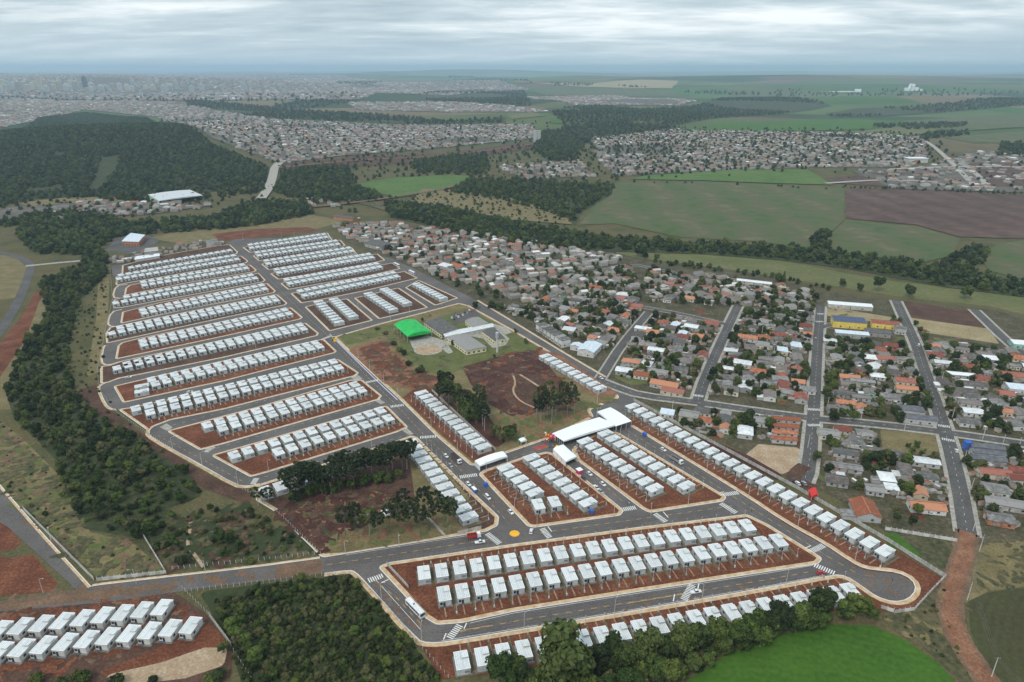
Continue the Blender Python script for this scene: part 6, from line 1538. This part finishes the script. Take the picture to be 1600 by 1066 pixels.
# ------------------------------------------------------------------ people (one skinned body, posed walking)
def body_mesh(shirt, trousers, phase):
    V = [(0, 0, .95), (0, 0, 1.2), (0, 0, 1.42), (0, .01, 1.53), (0, .02, 1.66), (-.09, 0, .9), (-.1, .12 * phase, .5), (-.1, -.02, .07), (-.1, .13, .03), (.09, 0, .9), (.1, -.1 * phase, .5), (.1, -.2 * phase, .08), (.1, -.05, .03), (-.2, 0, 1.4), (-.25, -.05, 1.12), (-.24, .06 * phase, .86), (.2, 0, 1.4), (.25, .03, 1.12), (.24, .1, .88), (0, .03, 1.76)]
    E_ = [(0, 1), (1, 2), (2, 3), (3, 4), (4, 19), (0, 5), (5, 6), (6, 7), (7, 8), (0, 9), (9, 10), (10, 11), (11, 12), (2, 13), (13, 14), (14, 15), (2, 16), (16, 17), (17, 18)]
    rad = [.15, .14, .16, .06, .105, .10, .07, .05, .045, .10, .07, .05, .045, .075, .05, .04, .075, .05, .04, .07]
    me = bpy.data.meshes.new('person_skeleton'); me.from_pydata(V, E_, []); o = bpy.data.objects.new('person_skeleton', me); COL.objects.link(o)
    m_ = o.modifiers.new('skin', 'SKIN'); s = o.modifiers.new('sub', 'SUBSURF'); s.levels = 1
    for v, r_ in zip(me.skin_vertices[0].data, rad): v.radius = (r_, r_ * .85)
    me.skin_vertices[0].data[0].use_root = True
    dg = bpy.context.evaluated_depsgraph_get(); res = bpy.data.meshes.new_from_object(o.evaluated_get(dg)); bpy.data.objects.remove(o)
    res.materials.clear()
    for k in ('skin', shirt, trousers, 'car_black'): res.materials.append(MATS[k])
    for f in res.polygons:
        c = f.center; f.material_index = (3 if c.z > 1.70 or (c.z > 1.6 and c.y < -.02) else 0) if c.z > 1.5 else 1 if c.z > .93 and not (abs(c.x) > .2 and c.z < 1.1) else 0 if (abs(c.x) > .19 and c.z > .7) else 2 if c.z > .1 else 3
    res.name = 'person'; return res
PB = [body_mesh('red_cloth', 'dark_cloth', 1), body_mesh('car_white', 'car_blue', -1), body_mesh('dark_cloth', 'dark_cloth', .6), body_mesh('blue_tarp', 'car_black', 1), body_mesh('dark_cloth', 'car_black', -1)]
PW = ['red shirt and dark trousers', 'white shirt and blue trousers', 'dark clothes', 'blue shirt and black trousers', 'dark jacket and black trousers']
def people(px, where):
    for i, p in enumerate(px):
        x, y = G(*p); k = rng.randrange(5); o = add('person', PB[k], None, (x, y, RZ + .02), rng.uniform(0, 6.28)); tag(o, f'person in {PW[k]} {where}', 'person', f'people {where}, {PW[k]}')
people([(846, 692), (848, 690), (852, 694), (858, 699), (860, 696), (859, 701), (856, 690), (862, 690), (866, 695), (870, 694), (854, 686), (864, 700), (868, 699), (846, 687), (875, 697), (857, 692)], 'in the crowd under the balloons')
people([(785, 716), (792, 712), (818, 702)], 'on the street behind the long marquee'); people([(978, 788), (980, 790), (983, 789)], 'beside the crossing below the parked cars'); people([(1168, 797), (1174, 800), (1170, 792), (1095, 809), (1020, 822)], 'walking on the roundabout street')
people([(1284, 902), (1287, 904), (1290, 899), (1243, 907), (1394, 908)], 'near the crimson car by the turning circle'); people([(703, 722), (649, 681), (735, 753)], 'on the avenue'); people([(1013, 690), (1002, 682), (962, 690)], 'near the cross canopy')
# balloon bunches and bunting at the entrance
def sph(r_, m, seg=8):
    bm = bmesh.new(); bmesh.ops.create_uvsphere(bm, u_segments=seg, v_segments=6, radius=r_); me = bpy.data.meshes.new('balloon'); bm.to_mesh(me); bm.free(); me.materials.append(MATS[m]); return me
BAL = [sph(.55, m) for m in ('red_cloth', 'tent_white', 'yellow_cloth', 'magenta_cloth')]
for i in range(40):
    x, y = G(851 + rng.uniform(0, 16), 690 + rng.uniform(-3, 6)); zz = rng.uniform(2.2, 5.5)
    k = rng.randrange(4); o = thing('balloon', ['red', 'white', 'yellow', 'crimson'][k] + ' balloon in the bunch at the canopy entrance', 'balloon', (x, y, RZ), 0, ['red', 'white', 'yellow', 'crimson'][k] + ' balloons at the canopy')
    b = add('envelope', BAL[k], o, (0, 0, zz)); add('string', MB().tube((0, 0, 0), (0, 0, zz - .5), .012, .012, 'wire', 3).mesh('string'), o)
arched('bouncy_castle', 'yellow and crimson inflatable arch beside the small marquee', [(866, 703), (869, 706), (877, 703), (873, 700)], 1.2, 1.2, 'yellow_cloth', wallm='magenta_cloth', cat='inflatable', nc=2, z=RZ)
# ------------------------------------------------------------------ power line poles on the right, other utility poles
def utility_pole(px, h, label, group=None, aim=(1500, 900)):
    x, y = G(*px); t = thing('utility_pole', label, 'pole', (x, y, 0), 0, group)
    add('pole', MB().tube((0, 0, 0), (0, 0, h), .2, .13, 'pole_concrete', 7).mesh('pole'), t); add('crossarm', MB().box(-1.1, 1.1, -.08, .08, h - .5, h - .34, 'bark').mesh('crossarm'), t)
    for s in (-.95, 0, .95): add('insulator', MB().tube((s, 0, h - .34), (s, 0, h - .12), .06, .05, 'plaster_white', 5).mesh('insulator'), t)
    return (x, y, h)
pl = [utility_pole(p, 10, 'concrete utility pole with crossarm beside the dirt road', 'poles along the dirt road') for p in [(1549, 1058), (1511, 938), (1530, 862), (1520, 830)]]
pl.insert(0, (*G(1640, 1150), 10))
for a, b in zip(pl, pl[1:]):
    t = thing('power_line', 'sagging wires strung between the poles of the dirt road', 'wires', (a[0], a[1], 0), 0, 'power lines of the dirt road')
    for s in (-.95, 0, .95):
        mb = MB(); L = [(a[0] + (b[0] - a[0]) * k / 8 + s - a[0], (b[1] - a[1]) * k / 8, a[2] - .1 + (b[2] - a[2]) * k / 8 - 1.2 * (1 - (k / 4 - 1) ** 2)) for k in range(9)]
        for p, q in zip(L, L[1:]): mb.tube(p, q, .03, .03, 'wire', 3)
        add('wire', mb.mesh('wire'), t)
for p in [(1535, 687), (1413, 672), (1487, 656), (1516, 770), (1505, 725), (1345, 655), (985, 500), (1208, 560), (1262, 700), (1292, 640), (1108, 560), (1004, 520), (1190, 525), (1242, 520), (1470, 600), (1050, 645), (1590, 705), (1565, 700)]: utility_pole(p, 9.5, 'pale concrete utility pole in the streets of the old quarter', 'poles of the old quarter')
# solar panels on the yellow building
sx, sy = G(1325, 510); t = thing('solar_array', 'blue solar panels covering the yellow building roof', 'solar panels', (sx, sy, 6.35), OA)
for i in range(12):
    for j in range(3):
        u0 = -13.2 + i * 2.2; v0 = -5.6 + j * 3.8
        add('panel', MB().hexa([(u0, v0, (v0 + 6.5) * .09), (u0 + 2.05, v0, (v0 + 6.5) * .09), (u0 + 2.05, v0 + 3.6, (v0 + 10.1) * .09), (u0, v0 + 3.6, (v0 + 10.1) * .09)], [(u0, v0, (v0 + 6.5) * .09 + .08), (u0 + 2.05, v0, (v0 + 6.5) * .09 + .08), (u0 + 2.05, v0 + 3.6, (v0 + 10.1) * .09 + .08), (u0, v0 + 3.6, (v0 + 10.1) * .09 + .08)], 'solar').mesh('panel'), t)
# unroofed brick shell behind the panel wall
bx_, by_ = G(1131, 665); t = thing('brick_shell', 'roofless orange brick building shell behind the panel wall', 'ruin', (bx_, by_, .12), OA - R(10))
for (x0, x1, y0, y1) in [(-6, 6, -9, -8.7), (-6, 6, 8.7, 9), (-6, -5.7, -8.7, 8.7), (5.7, 6, -8.7, 8.7), (-5.7, 5.7, -3, -2.8), (-5.7, 5.7, 3, 3.2), (-.1, .1, -8.7, -3), (-.1, .1, 3.2, 8.7), (-2, -1.8, -2.8, 3)]: add('wall', MB().box(x0, x1, y0, y1, 0, 3.0, 'brick_orange').mesh('wall'), t)
add('slab', MB().box(-5.7, 5.7, -8.7, 8.7, .01, .1, 'tan_soil').mesh('slab'), t)
# ------------------------------------------------------------------ far towns, woods, towers, air
def town(name, label, jobs, avoid=False):
    V, F, Cc = [], [], []
    roofs = np.array([(.20, .19, .18), (.28, .27, .255), (.15, .13, .12), (.30, .13, .085), (.24, .10, .07), (.58, .58, .57), (.42, .40, .38), (.36, .30, .25), (.62, .62, .61)])
    walls = np.array([(.52, .50, .46), (.40, .38, .35), (.46, .40, .32), (.34, .30, .27)])
    n0 = 0
    for poly, sp, keep, smin, smax, h in jobs:
        pts = np.array(poly) if sp is None else scatter(GP(poly), sp, .34, keep)
        if sp is not None and not avoid and len(pts):          # streets and green gaps between the blocks
            k_ = 1 if sp < 20 else 2.2; u_ = pts[:, 0] * math.cos(.35) + pts[:, 1] * math.sin(.35); v_ = -pts[:, 0] * math.sin(.35) + pts[:, 1] * math.cos(.35)
            gap = np.sin(pts[:, 0] / (95 * k_) + 1.3 * np.sin(pts[:, 1] / (140 * k_))) + np.sin(pts[:, 1] / (120 * k_) + 1.7 * np.sin(pts[:, 0] / (170 * k_)))
            pts = pts[(np.mod(u_, 62 * k_) > 11 * k_) & (np.mod(v_, 130 * k_) > 12 * k_) & (gap > -1.45)] if sp > 12 else pts[gap > -1.7]
        if avoid and len(pts): pts = np.array([q for q in pts if not near_road(q[0], q[1], 6.5)])
        n = len(pts)
        if not n: continue
        L = npr.uniform(smin, smax, n); W = npr.uniform(smin * .7, smax * .75, n); a = npr.choice([.35, .35 + 1.571], n) + npr.normal(0, .07, n)
        z = hgt(pts[:, 0], pts[:, 1]) + .2 + np.hypot(pts[:, 0], pts[:, 1]) * 2e-4; H = h * npr.uniform(.85, 1.5, n); rise = W * npr.uniform(.06, .2, n)
        loc = [(-.5, -.5, 0), (.5, -.5, 0), (.5, .5, 0), (-.5, .5, 0), (-.5, -.5, 1), (.5, -.5, 1), (.5, .5, 1), (-.5, .5, 1), (-.5, 0, 2), (.5, 0, 2)]
        ca, sa = np.cos(a), np.sin(a); vs = []
        for (u, v, k) in loc:
            zz = z if k == 0 else z + H if k == 1 else z + H + rise
            vs.append(np.stack([pts[:, 0] + u * L * ca - v * W * sa, pts[:, 1] + u * L * sa + v * W * ca, zz], 1))
        vs = np.stack(vs, 1)
        rc = roofs[npr.choice(9, n, p=[.17, .15, .18, .12, .10, .06, .09, .09, .04])] * npr.uniform(.65, 1.2, (n, 1)); wc = walls[npr.choice(4, n)] * .9
        for f, isr in [((0, 1, 5, 4), 0), ((1, 2, 6, 5), 0), ((2, 3, 7, 6), 0), ((3, 0, 4, 7), 0), ((4, 5, 9, 8), 1), ((6, 7, 8, 9), 1), ((5, 6, 9, 9), 0), ((7, 4, 8, 8), 0)]:
            f = [f[0], f[1], f[2]] if f[2] == f[3] else list(f)
            F += (n0 + np.arange(n)[:, None] * 10 + np.array(f)[None]).tolist(); Cc.append(np.repeat(rc if isr else wc, len(f), axis=0))
        V.append(vs.reshape(-1, 3)); n0 += n * 10
    V = np.concatenate(V); me = bpy.data.meshes.new(name); me.from_pydata(V.tolist(), [], F); Cc = np.concatenate(Cc)
    at = me.color_attributes.new('col', 'FLOAT_COLOR', 'CORNER'); at.data.foreach_set('color', np.concatenate([Cc, np.ones((len(Cc), 1))], 1).astype(np.float32).ravel())
    me.materials.append(MATS['town_paint']); me.update()
    o = add(name, me); o['kind'] = 'stuff'; tag(o, label, 'town'); print(name, n0 // 10)
town('distant_town', 'hazy far town of countless small roofs below the horizon', [
 ([(245, 182), (400, 186), (600, 196), (830, 196), (850, 215), (640, 236), (520, 246), (440, 256), (420, 250), (330, 216)], 15, .9, 8, 14, 3.2),
 ([(0, 152), (130, 158), (290, 162), (420, 186), (245, 183), (130, 172), (0, 200)], 19, .85, 9, 17, 3.5),
 ([(0, 114), (300, 116), (560, 122), (640, 135), (560, 156), (300, 158), (0, 150)], 42, .8, 16, 34, 7),
 ([(540, 160), (700, 160), (800, 166), (860, 176), (700, 176), (560, 172)], 24, .8, 10, 20, 4),
 ([(520, 132), (740, 126), (830, 140), (700, 150), (560, 146)], 34, .8, 14, 26, 5),
 ([(820, 152), (960, 150), (1090, 158), (1060, 166), (900, 165)], 26, .8, 12, 22, 4),
 ([(928, 216), (1050, 203), (1300, 208), (1440, 216), (1450, 250), (1420, 262), (1270, 262), (1100, 268), (960, 276), (932, 246)], 14.5, .72, 8, 13, 3.2),
 ([(770, 260), (905, 252), (930, 276), (820, 280)], 15, .75, 8, 14, 3.2),
 ([(1330, 268), (1440, 262), (1520, 240), (1600, 236), (1640, 240), (1640, 300), (1400, 296)], 17, .5, 8, 15, 3.2),
 ([(0, 328), (150, 316), (330, 318), (330, 324), (250, 334), (60, 346), (0, 346)], 13, .7, 8, 17, 3.5),
 ([(400, 310), (480, 312), (560, 322), (480, 330)], 16, .5, 8, 14, 3.2),
])
UP = [(x, y) for x, y, _ in UPPER]; print('overflow', len(UP))
town('upper_quarter', 'crowded low roofs of the old quarter rising towards the valley wood', [
 ([(520, 352), (620, 350), (760, 368), (900, 390), (985, 406), (930, 420), (868, 428), (840, 478), (770, 462), (735, 460), (650, 418), (600, 396), (545, 372)], 11.2, .82, 7, 12, 3.0),
 (UP, None, 1, 7, 12, 3.0),
])
town('yard_clutter', 'sheds, lean-tos and heaps of clutter filling the yards of the old quarter', [(p, 5.6, .5, 1.6, 4.8, 1.7) for _, p, _ in QUART] + [([(172, 414), (250, 402), (352, 383), (340, 374), (260, 388), (172, 405)], 7, .5, 3, 9, 2.2)], True)
# woods: many trees as instances of a few crowns
def gn_scatter(name, pts, protos, label):
    pts = np.array(pts, float)
    me = bpy.data.meshes.new(name); z = hgt(pts[:, 0], pts[:, 1]) - .15
    me.vertices.add(len(pts)); me.vertices.foreach_set('co', np.stack([pts[:, 0], pts[:, 1], z], 1).astype(np.float32).ravel())
    a = me.attributes.new('tsize', 'FLOAT', 'POINT'); a.data.foreach_set('value', pts[:, 2].astype(np.float32)); me.update()
    o = add(name, me); o['kind'] = 'stuff'; tag(o, label, 'wood')
    g = bpy.data.node_groups.new(name, 'GeometryNodeTree'); g.interface.new_socket('Geometry', in_out='INPUT', socket_type='NodeSocketGeometry'); g.interface.new_socket('Geometry', in_out='OUTPUT', socket_type='NodeSocketGeometry')
    N, L = g.nodes, g.links; gi, go = N.new('NodeGroupInput'), N.new('NodeGroupOutput')
    j = N.new('GeometryNodeGeometryToInstance')
    for p in protos:
        oi = N.new('GeometryNodeObjectInfo'); oi.inputs['Object'].default_value = p; oi.inputs['As Instance'].default_value = True; L.new(oi.outputs['Geometry'], j.inputs[0])
    j2 = N.new('GeometryNodeJoinGeometry')
    for n_ in [q for q in N if q.bl_idname == 'GeometryNodeObjectInfo']: L.new(n_.outputs['Geometry'], j2.inputs[0])
    N.remove(j)
    ip = N.new('GeometryNodeInstanceOnPoints'); L.new(gi.outputs[0], ip.inputs['Points']); L.new(j2.outputs[0], ip.inputs['Instance']); ip.inputs['Pick Instance'].default_value = True
    ri = N.new('FunctionNodeRandomValue'); ri.data_type = 'INT'; ri.inputs[4].default_value = 0; ri.inputs[5].default_value = len(protos) - 1; L.new(ri.outputs[2], ip.inputs['Instance Index'])
    rr = N.new('FunctionNodeRandomValue'); rr.data_type = 'FLOAT_VECTOR'; rr.inputs[0].default_value = (-.05, -.05, 0); rr.inputs[1].default_value = (.05, .05, 6.28); L.new(rr.outputs[0], ip.inputs['Rotation'])
    na = N.new('GeometryNodeInputNamedAttribute'); na.data_type = 'FLOAT'; na.inputs[0].default_value = 'tsize'; L.new(na.outputs[0], ip.inputs['Scale'])
    L.new(ip.outputs[0], go.inputs[0])
    m = o.modifiers.new('scatter', 'NODES'); m.node_group = g
    return o
def proto(name, seed, m, n, size, rad=.42, nb=7, core=.78, z0=.15, z1=.95):
    me = leaf_mesh(name, blobs_broad(seed, rad, z0, z1, nb), n, size, m, core, seed); return bpy.data.objects.new(name, me)
near_p = [proto('crown', 101, 'leaf_dark', 700, .042), proto('crown', 102, 'leaf_mid', 700, .042), proto('crown', 103, 'leaf_dull', 600, .042), proto('crown', 104, 'leaf_dark', 700, .042)]
far_p = [proto('crown', 111, 'leaf_far', 90, .09, nb=4, core=.85), proto('crown', 112, 'leaf_far', 90, .09, nb=5, core=.85), proto('crown', 113, 'leaf_dark', 90, .09, nb=4, core=.85)]
gn_scatter('rough_scrub', FOREST['scrub'], [proto('crown', 121, 'leaf_dull', 500, .055, .55, 6), proto('crown', 122, 'leaf_mid', 500, .055, .55, 6), proto('crown', 123, 'leaf_dark', 500, .055, .55, 6), proto('crown', 124, 'leaf_dull', 500, .055, .6, 7, .6)], 'tangled grey-green scrub covering the fenced lot and rough slopes')
gn_scatter('stream_wood', FOREST['near'], near_p, 'mass of lesser trees and scrub filling the stream wood and rough lots')
mid = []; GREENF = GP([(548, 290), (610, 279), (700, 274), (735, 276), (720, 290), (680, 300), (625, 310), (590, 302)])
for poly, sp, h0, h1, keep in [
 ([(600, 318), (690, 325), (760, 340), (860, 360), (960, 375), (965, 392), (860, 389), (760, 373), (690, 357), (610, 339)], 8.5, 8, 14, 1),
 ([(960, 372), (1060, 380), (1180, 384), (1262, 392), (1264, 380), (1280, 362), (1296, 362), (1300, 395), (1380, 405), (1440, 414), (1640, 450), (1640, 470), (1480, 448), (1330, 420), (1230, 406), (1100, 396), (965, 392)], 9, 7, 13, 1),
 ([(1490, 400), (1515, 385), (1545, 395), (1540, 412), (1500, 425), (1450, 425)], 9.5, 8, 13, .9),
 ([(735, 278), (800, 282), (880, 286), (960, 290), (955, 304), (908, 330), (900, 350), (850, 332), (780, 314), (700, 302), (720, 290)], 10, 8, 13, .8),
 ([(690, 305), (790, 312), (880, 340), (890, 352), (800, 345), (700, 325)], 17, 4, 8, .6),
 ([(35, 340), (120, 334), (165, 340), (200, 352), (330, 342), (400, 318), (480, 318), (490, 336), (380, 356), (240, 366), (175, 372), (150, 398), (60, 398), (30, 372)], 9, 10, 15, 1),
 ([(130, 400), (165, 395), (168, 440), (140, 450)], 8, 9, 13, 1),
 ([(440, 268), (500, 262), (545, 262), (552, 292), (592, 304), (600, 312), (500, 318), (430, 304)], 11, 9, 14, 1),
 ([(640, 256), (700, 244), (760, 242), (765, 268), (735, 274), (650, 272)], 12, 9, 14, .9),
 ([(830, 235), (850, 205), (890, 205), (905, 250), (860, 252)], 12, 10, 16, .9),
 ([(0, 312), (200, 310), (330, 302), (416, 288), (412, 300), (320, 312), (200, 318), (100, 306), (0, 326)], 12, 8, 13, .9),
 ([(0, 348), (30, 344), (40, 352), (0, 356)], 9, 8, 12, 1),
 ([(1010, 408), (1100, 414), (1260, 442), (1300, 452), (1300, 456), (1180, 432), (1040, 416)], 8, 4, 8, .75),
 ([(985, 284), (1100, 287), (1300, 295), (1300, 297), (1100, 289), (985, 286)], 14, 5, 9, .45),
 ([(1310, 292), (1440, 296), (1600, 303), (1600, 306), (1440, 299), (1310, 295)], 12, 5, 9, .9),
 ([(520, 350), (760, 366), (985, 404), (930, 420), (840, 478), (735, 460), (600, 396)], 13, 4, 9, .62),
 ([(430, 262), (560, 244), (760, 236), (930, 212), (945, 290), (740, 300), (560, 335), (470, 316)], 24, 5, 12, .6),
 ([(0, 300), (230, 300), (420, 280), (440, 310), (240, 340), (0, 350)], 22, 4, 10, .6),
 ([(230, 188), (420, 178), (640, 188), (860, 190), (870, 225), (640, 246), (430, 262), (320, 220)], 60, 8, 14, .8),
 ([(900, 214), (1050, 198), (1320, 202), (1470, 212), (1480, 256), (1280, 270), (950, 284)], 34, 6, 13, .7),
 ([(640, 300), (800, 308), (895, 345), (880, 356), (700, 340), (600, 318)], 13, 2.5, 6, .6),
 ([(1290, 268), (1470, 256), (1640, 236), (1640, 262), (1500, 290), (1330, 290)], 40, 5, 9, .6),
 ([(245, 182), (600, 196), (830, 196), (850, 215), (640, 236), (440, 256), (330, 216)], 33, 6, 11, .9),
 ([(928, 216), (1050, 203), (1300, 208), (1440, 216), (1450, 250), (1270, 262), (960, 276)], 19, 6, 11, .75),
 ([(770, 260), (905, 252), (930, 276), (820, 280)], 26, 6, 11, .9),
 ([(1330, 268), (1520, 240), (1640, 240), (1640, 300), (1400, 296)], 42, 6, 10, .8),
 ([(0, 326), (150, 316), (330, 322), (250, 334), (0, 346)], 26, 6, 11, .8),
]:
    for x, y in scatter(GP(poly), sp, .45, keep):
        if not inside(np.array([x]), np.array([y]), GREENF)[0]: mid.append((x, y, rng.uniform(h0, h1)))
gn_scatter('valley_wood', mid, near_p[:2] + far_p, 'dark valley woods winding between the fields and the old quarter'); print('mid', len(mid), 'trees', TREES)
hill = []
clr = [GP([(158, 248), (188, 243), (186, 264), (172, 280), (160, 298), (136, 299), (150, 275)]), GP([(85, 240), (104, 238), (100, 248), (86, 248)]), GP([(40, 298), (105, 290), (100, 300), (40, 304)])]
for x, y in scatter(GP([(0, 208), (60, 186), (130, 176), (230, 186), (330, 226), (420, 262), (416, 286), (330, 300), (200, 308), (0, 312)]), 11, .4):
    if any(inside(np.array([x]), np.array([y]), c)[0] for c in clr): continue
    hill.append((x, y, rng.uniform(10, 14)))
top = GP([(95, 180), (150, 172), (205, 181), (180, 194), (110, 194)])
young = [q for q in hill if inside(np.array([q[0]]), np.array([q[1]]), top)[0]]; hill = [q for q in hill if q not in set(young)]
if young: gn_scatter('young_plantation', [(x, y, s * .7) for x, y, s in young], [proto('crown', 131, 'leaf_young', 90, .09, nb=4, core=.85)], 'paler young plantation on top of the wooded hill')
gn_scatter('hill_forest', hill, far_p, 'dark plantation forest covering the rounded hill'); print('hill', len(hill))
farw = []
for poly, sp, keep in [
 ([(290, 158), (420, 168), (560, 178), (700, 190), (790, 184), (790, 192), (640, 195), (400, 184), (295, 172)], 26, 1),
 ([(640, 152), (720, 142), (820, 142), (830, 166), (760, 166)], 30, 1),
 ([(530, 128), (600, 128), (580, 138), (520, 138)], 50, 1),
 ([(850, 170), (940, 166), (1000, 172), (1090, 166), (1160, 154), (1270, 157), (1300, 166), (1220, 178), (1130, 184), (1050, 198), (1000, 190), (930, 200), (880, 196)], 22, .85), ([(1290, 178), (1340, 170), (1420, 168), (1500, 160), (1640, 153), (1640, 163), (1520, 172), (1420, 180), (1310, 184)], 24, .85),
 ([(880, 200), (1000, 194), (1060, 200), (930, 214), (900, 240), (850, 235)], 18, .9),
 ([(1270, 206), (1340, 198), (1400, 196), (1390, 202), (1320, 210)], 20, 1), ([(1400, 196), (1520, 194), (1500, 200), (1420, 204)], 20, .8), ([(1420, 212), (1510, 206), (1520, 210), (1440, 220)], 20, .8),
 ([(1560, 226), (1640, 224), (1640, 248), (1560, 244)], 16, .9), ([(860, 130), (930, 132), (920, 135), (860, 134)], 50, 1), ([(420, 166), (540, 150), (560, 160), (470, 172)], 34, .7), ([(960, 134), (1040, 141), (1200, 146), (1180, 150), (1000, 142)], 50, .6), ([(0, 142), (300, 150), (560, 146), (560, 160), (300, 160), (0, 156)], 90, .8), ([(700, 118), (830, 126), (830, 130), (700, 124)], 80, .8), ([(1200, 140), (1600, 140), (1600, 150), (1200, 152)], 75, .6),
]:
    for x, y in scatter(GP(poly), sp, .45, keep):
        if math.sin(x / 260 + 1.5 * math.sin(y / 330)) + math.sin(y / 210 + 1.2 * math.sin(x / 300)) < -.75: continue
        farw.append((x, y, rng.uniform(12, 18) if sp < 40 else rng.uniform(18, 26)))
gn_scatter('distant_wood', farw, far_p, 'bluish belts of distant woodland between fields and towns'); print('far', len(farw))
# city towers on the skyline
for i, (px, py, h, wd) in enumerate([(64, 137, 118, 40), (134, 134, 95, 38), (92, 136, 70, 35), (120, 137, 72, 50), (30, 138, 75, 40), (14, 139, 78, 45), (8, 140, 60, 45), (44, 139, 55, 40), (105, 138, 56, 40), (146, 138, 58, 40), (188, 138, 62, 36), (200, 139, 55, 40), (256, 140, 52, 36), (380, 138, 72, 34), (384, 139, 60, 34), (74, 140, 50, 40), (160, 139, 50, 45), (222, 150, 40, 20), (240, 138, 50, 40), (300, 139, 45, 40), (52, 137, 62, 36), (24, 136, 64, 36), (176, 136, 48, 36), (270, 137, 44, 40)] + [(rng.uniform(0, 330), rng.uniform(128, 142), rng.uniform(30, 66), rng.uniform(26, 44)) for _ in range(34)]):
    x, y = G(px, py + 4); z0 = float(hgt(x, y)); h *= 1.15; t = thing('tower_block', ['tallest pale twin tower of the far city skyline', 'dark glassy tower of the far city skyline'][i] if i < 2 else 'pale apartment tower in the hazy far city skyline', 'tower', (x, y, z0 - 2), .2, 'towers of the far city' if i >= 2 else None)
    m = 'slate_roof' if i == 1 else rng.choice(['house_wall', 'plaster_white', 'plaster_cream'])
    add('wall', MB().box(-wd / 2, wd / 2, -wd / 3, wd / 3, 0, h * .95, m).mesh('wall'), t); add('roof_block', MB().box(-wd / 5, wd / 5, -wd / 5, wd / 5, h * .95 + .01, h * 1.03, m).mesh('roof_block'), t)
    f = MB()
    for k in range(int(h * .95 / 7)): f.box(-wd / 2 + 2, wd / 2 - 2, -wd / 3 - .3, -wd / 3 + .1, 3 + k * 7, 5.5 + k * 7, 'glass_dark')
    add('window_bands', f.mesh('window_bands'), t)
x, y = G(839, 222); t = thing('silo_tower', 'pale twin tower blocks standing beside the railway cutting', 'tower', (x, y, float(hgt(x, y)))); 
for s in (-6, 6): add('wall', MB().box(s - 5, s + 5, -6, 6, 0, 34, 'plaster_grey').mesh('wall'), t)
x, y = G(1423, 142); t = thing('factory', 'white factory with smoking stack far out in the fields', 'factory', (x, y, float(hgt(x, y))))
for k, (u, wd, h) in enumerate([(-60, 50, 40), (0, 60, 70), (70, 60, 45), (130, 60, 25), (-20, 12, 95), (30, 12, 90)]): add('wall', MB().box(u * .55 - wd * .27, u * .55 + wd * .27, -20, 20 - k, 0, h * .6, 'tent_white').mesh('wall'), t)
x, y = G(1338, 144); t = thing('factory', 'long low white sheds in the fields beside the factory', 'factory', (x, y, float(hgt(x, y))))
for k, (u, wd, h) in enumerate([(-150, 200, 12), (20, 70, 40), (-330, 120, 10)]): add('wall', MB().box(u * .55 - wd * .27, u * .55 + wd * .27, -20, 20 - k, 0, h * .6, 'tent_white').mesh('wall'), t)
x, y = G(1430, 254); t = thing('warehouse', 'white warehouse at the lower edge of the right-hand town', 'warehouse', (x, y, float(hgt(x, y))))
add('wall', MB().box(-22, 22, -12, 12, 0, 10, 'plaster_white').mesh('wall'), t); add('roof', MB().box(-23, 23, -13, 13, 10.01, 11, 'metal_white').mesh('roof'), t); add('door', MB().box(-10, 2, -12.2, -11.9, 0, 7, 'brick_orange').mesh('door'), t)

HAZE = 6.4e-5
# air between camera and horizon
hb = MB().box(-71000, 71000, -1200, 71000, -3, 340, 'wire')
me = hb.mesh('haze'); me.materials.clear()
hm = bpy.data.materials.new('air'); hm.use_nodes = True; N, L = hm.node_tree.nodes, hm.node_tree.links
N.clear(); pv = N.new('ShaderNodeVolumePrincipled'); pv.inputs['Color'].default_value = (.62, .83, 1.0, 1); pv.inputs['Density'].default_value = HAZE; pv.inputs['Anisotropy'].default_value = .2
om = N.new('ShaderNodeOutputMaterial'); L.new(pv.outputs[0], om.inputs['Volume'])
me.materials.append(hm); ho = add('haze', me); ho['kind'] = 'stuff'; tag(ho, 'thin bluish haze filling the air over the whole land', 'haze')
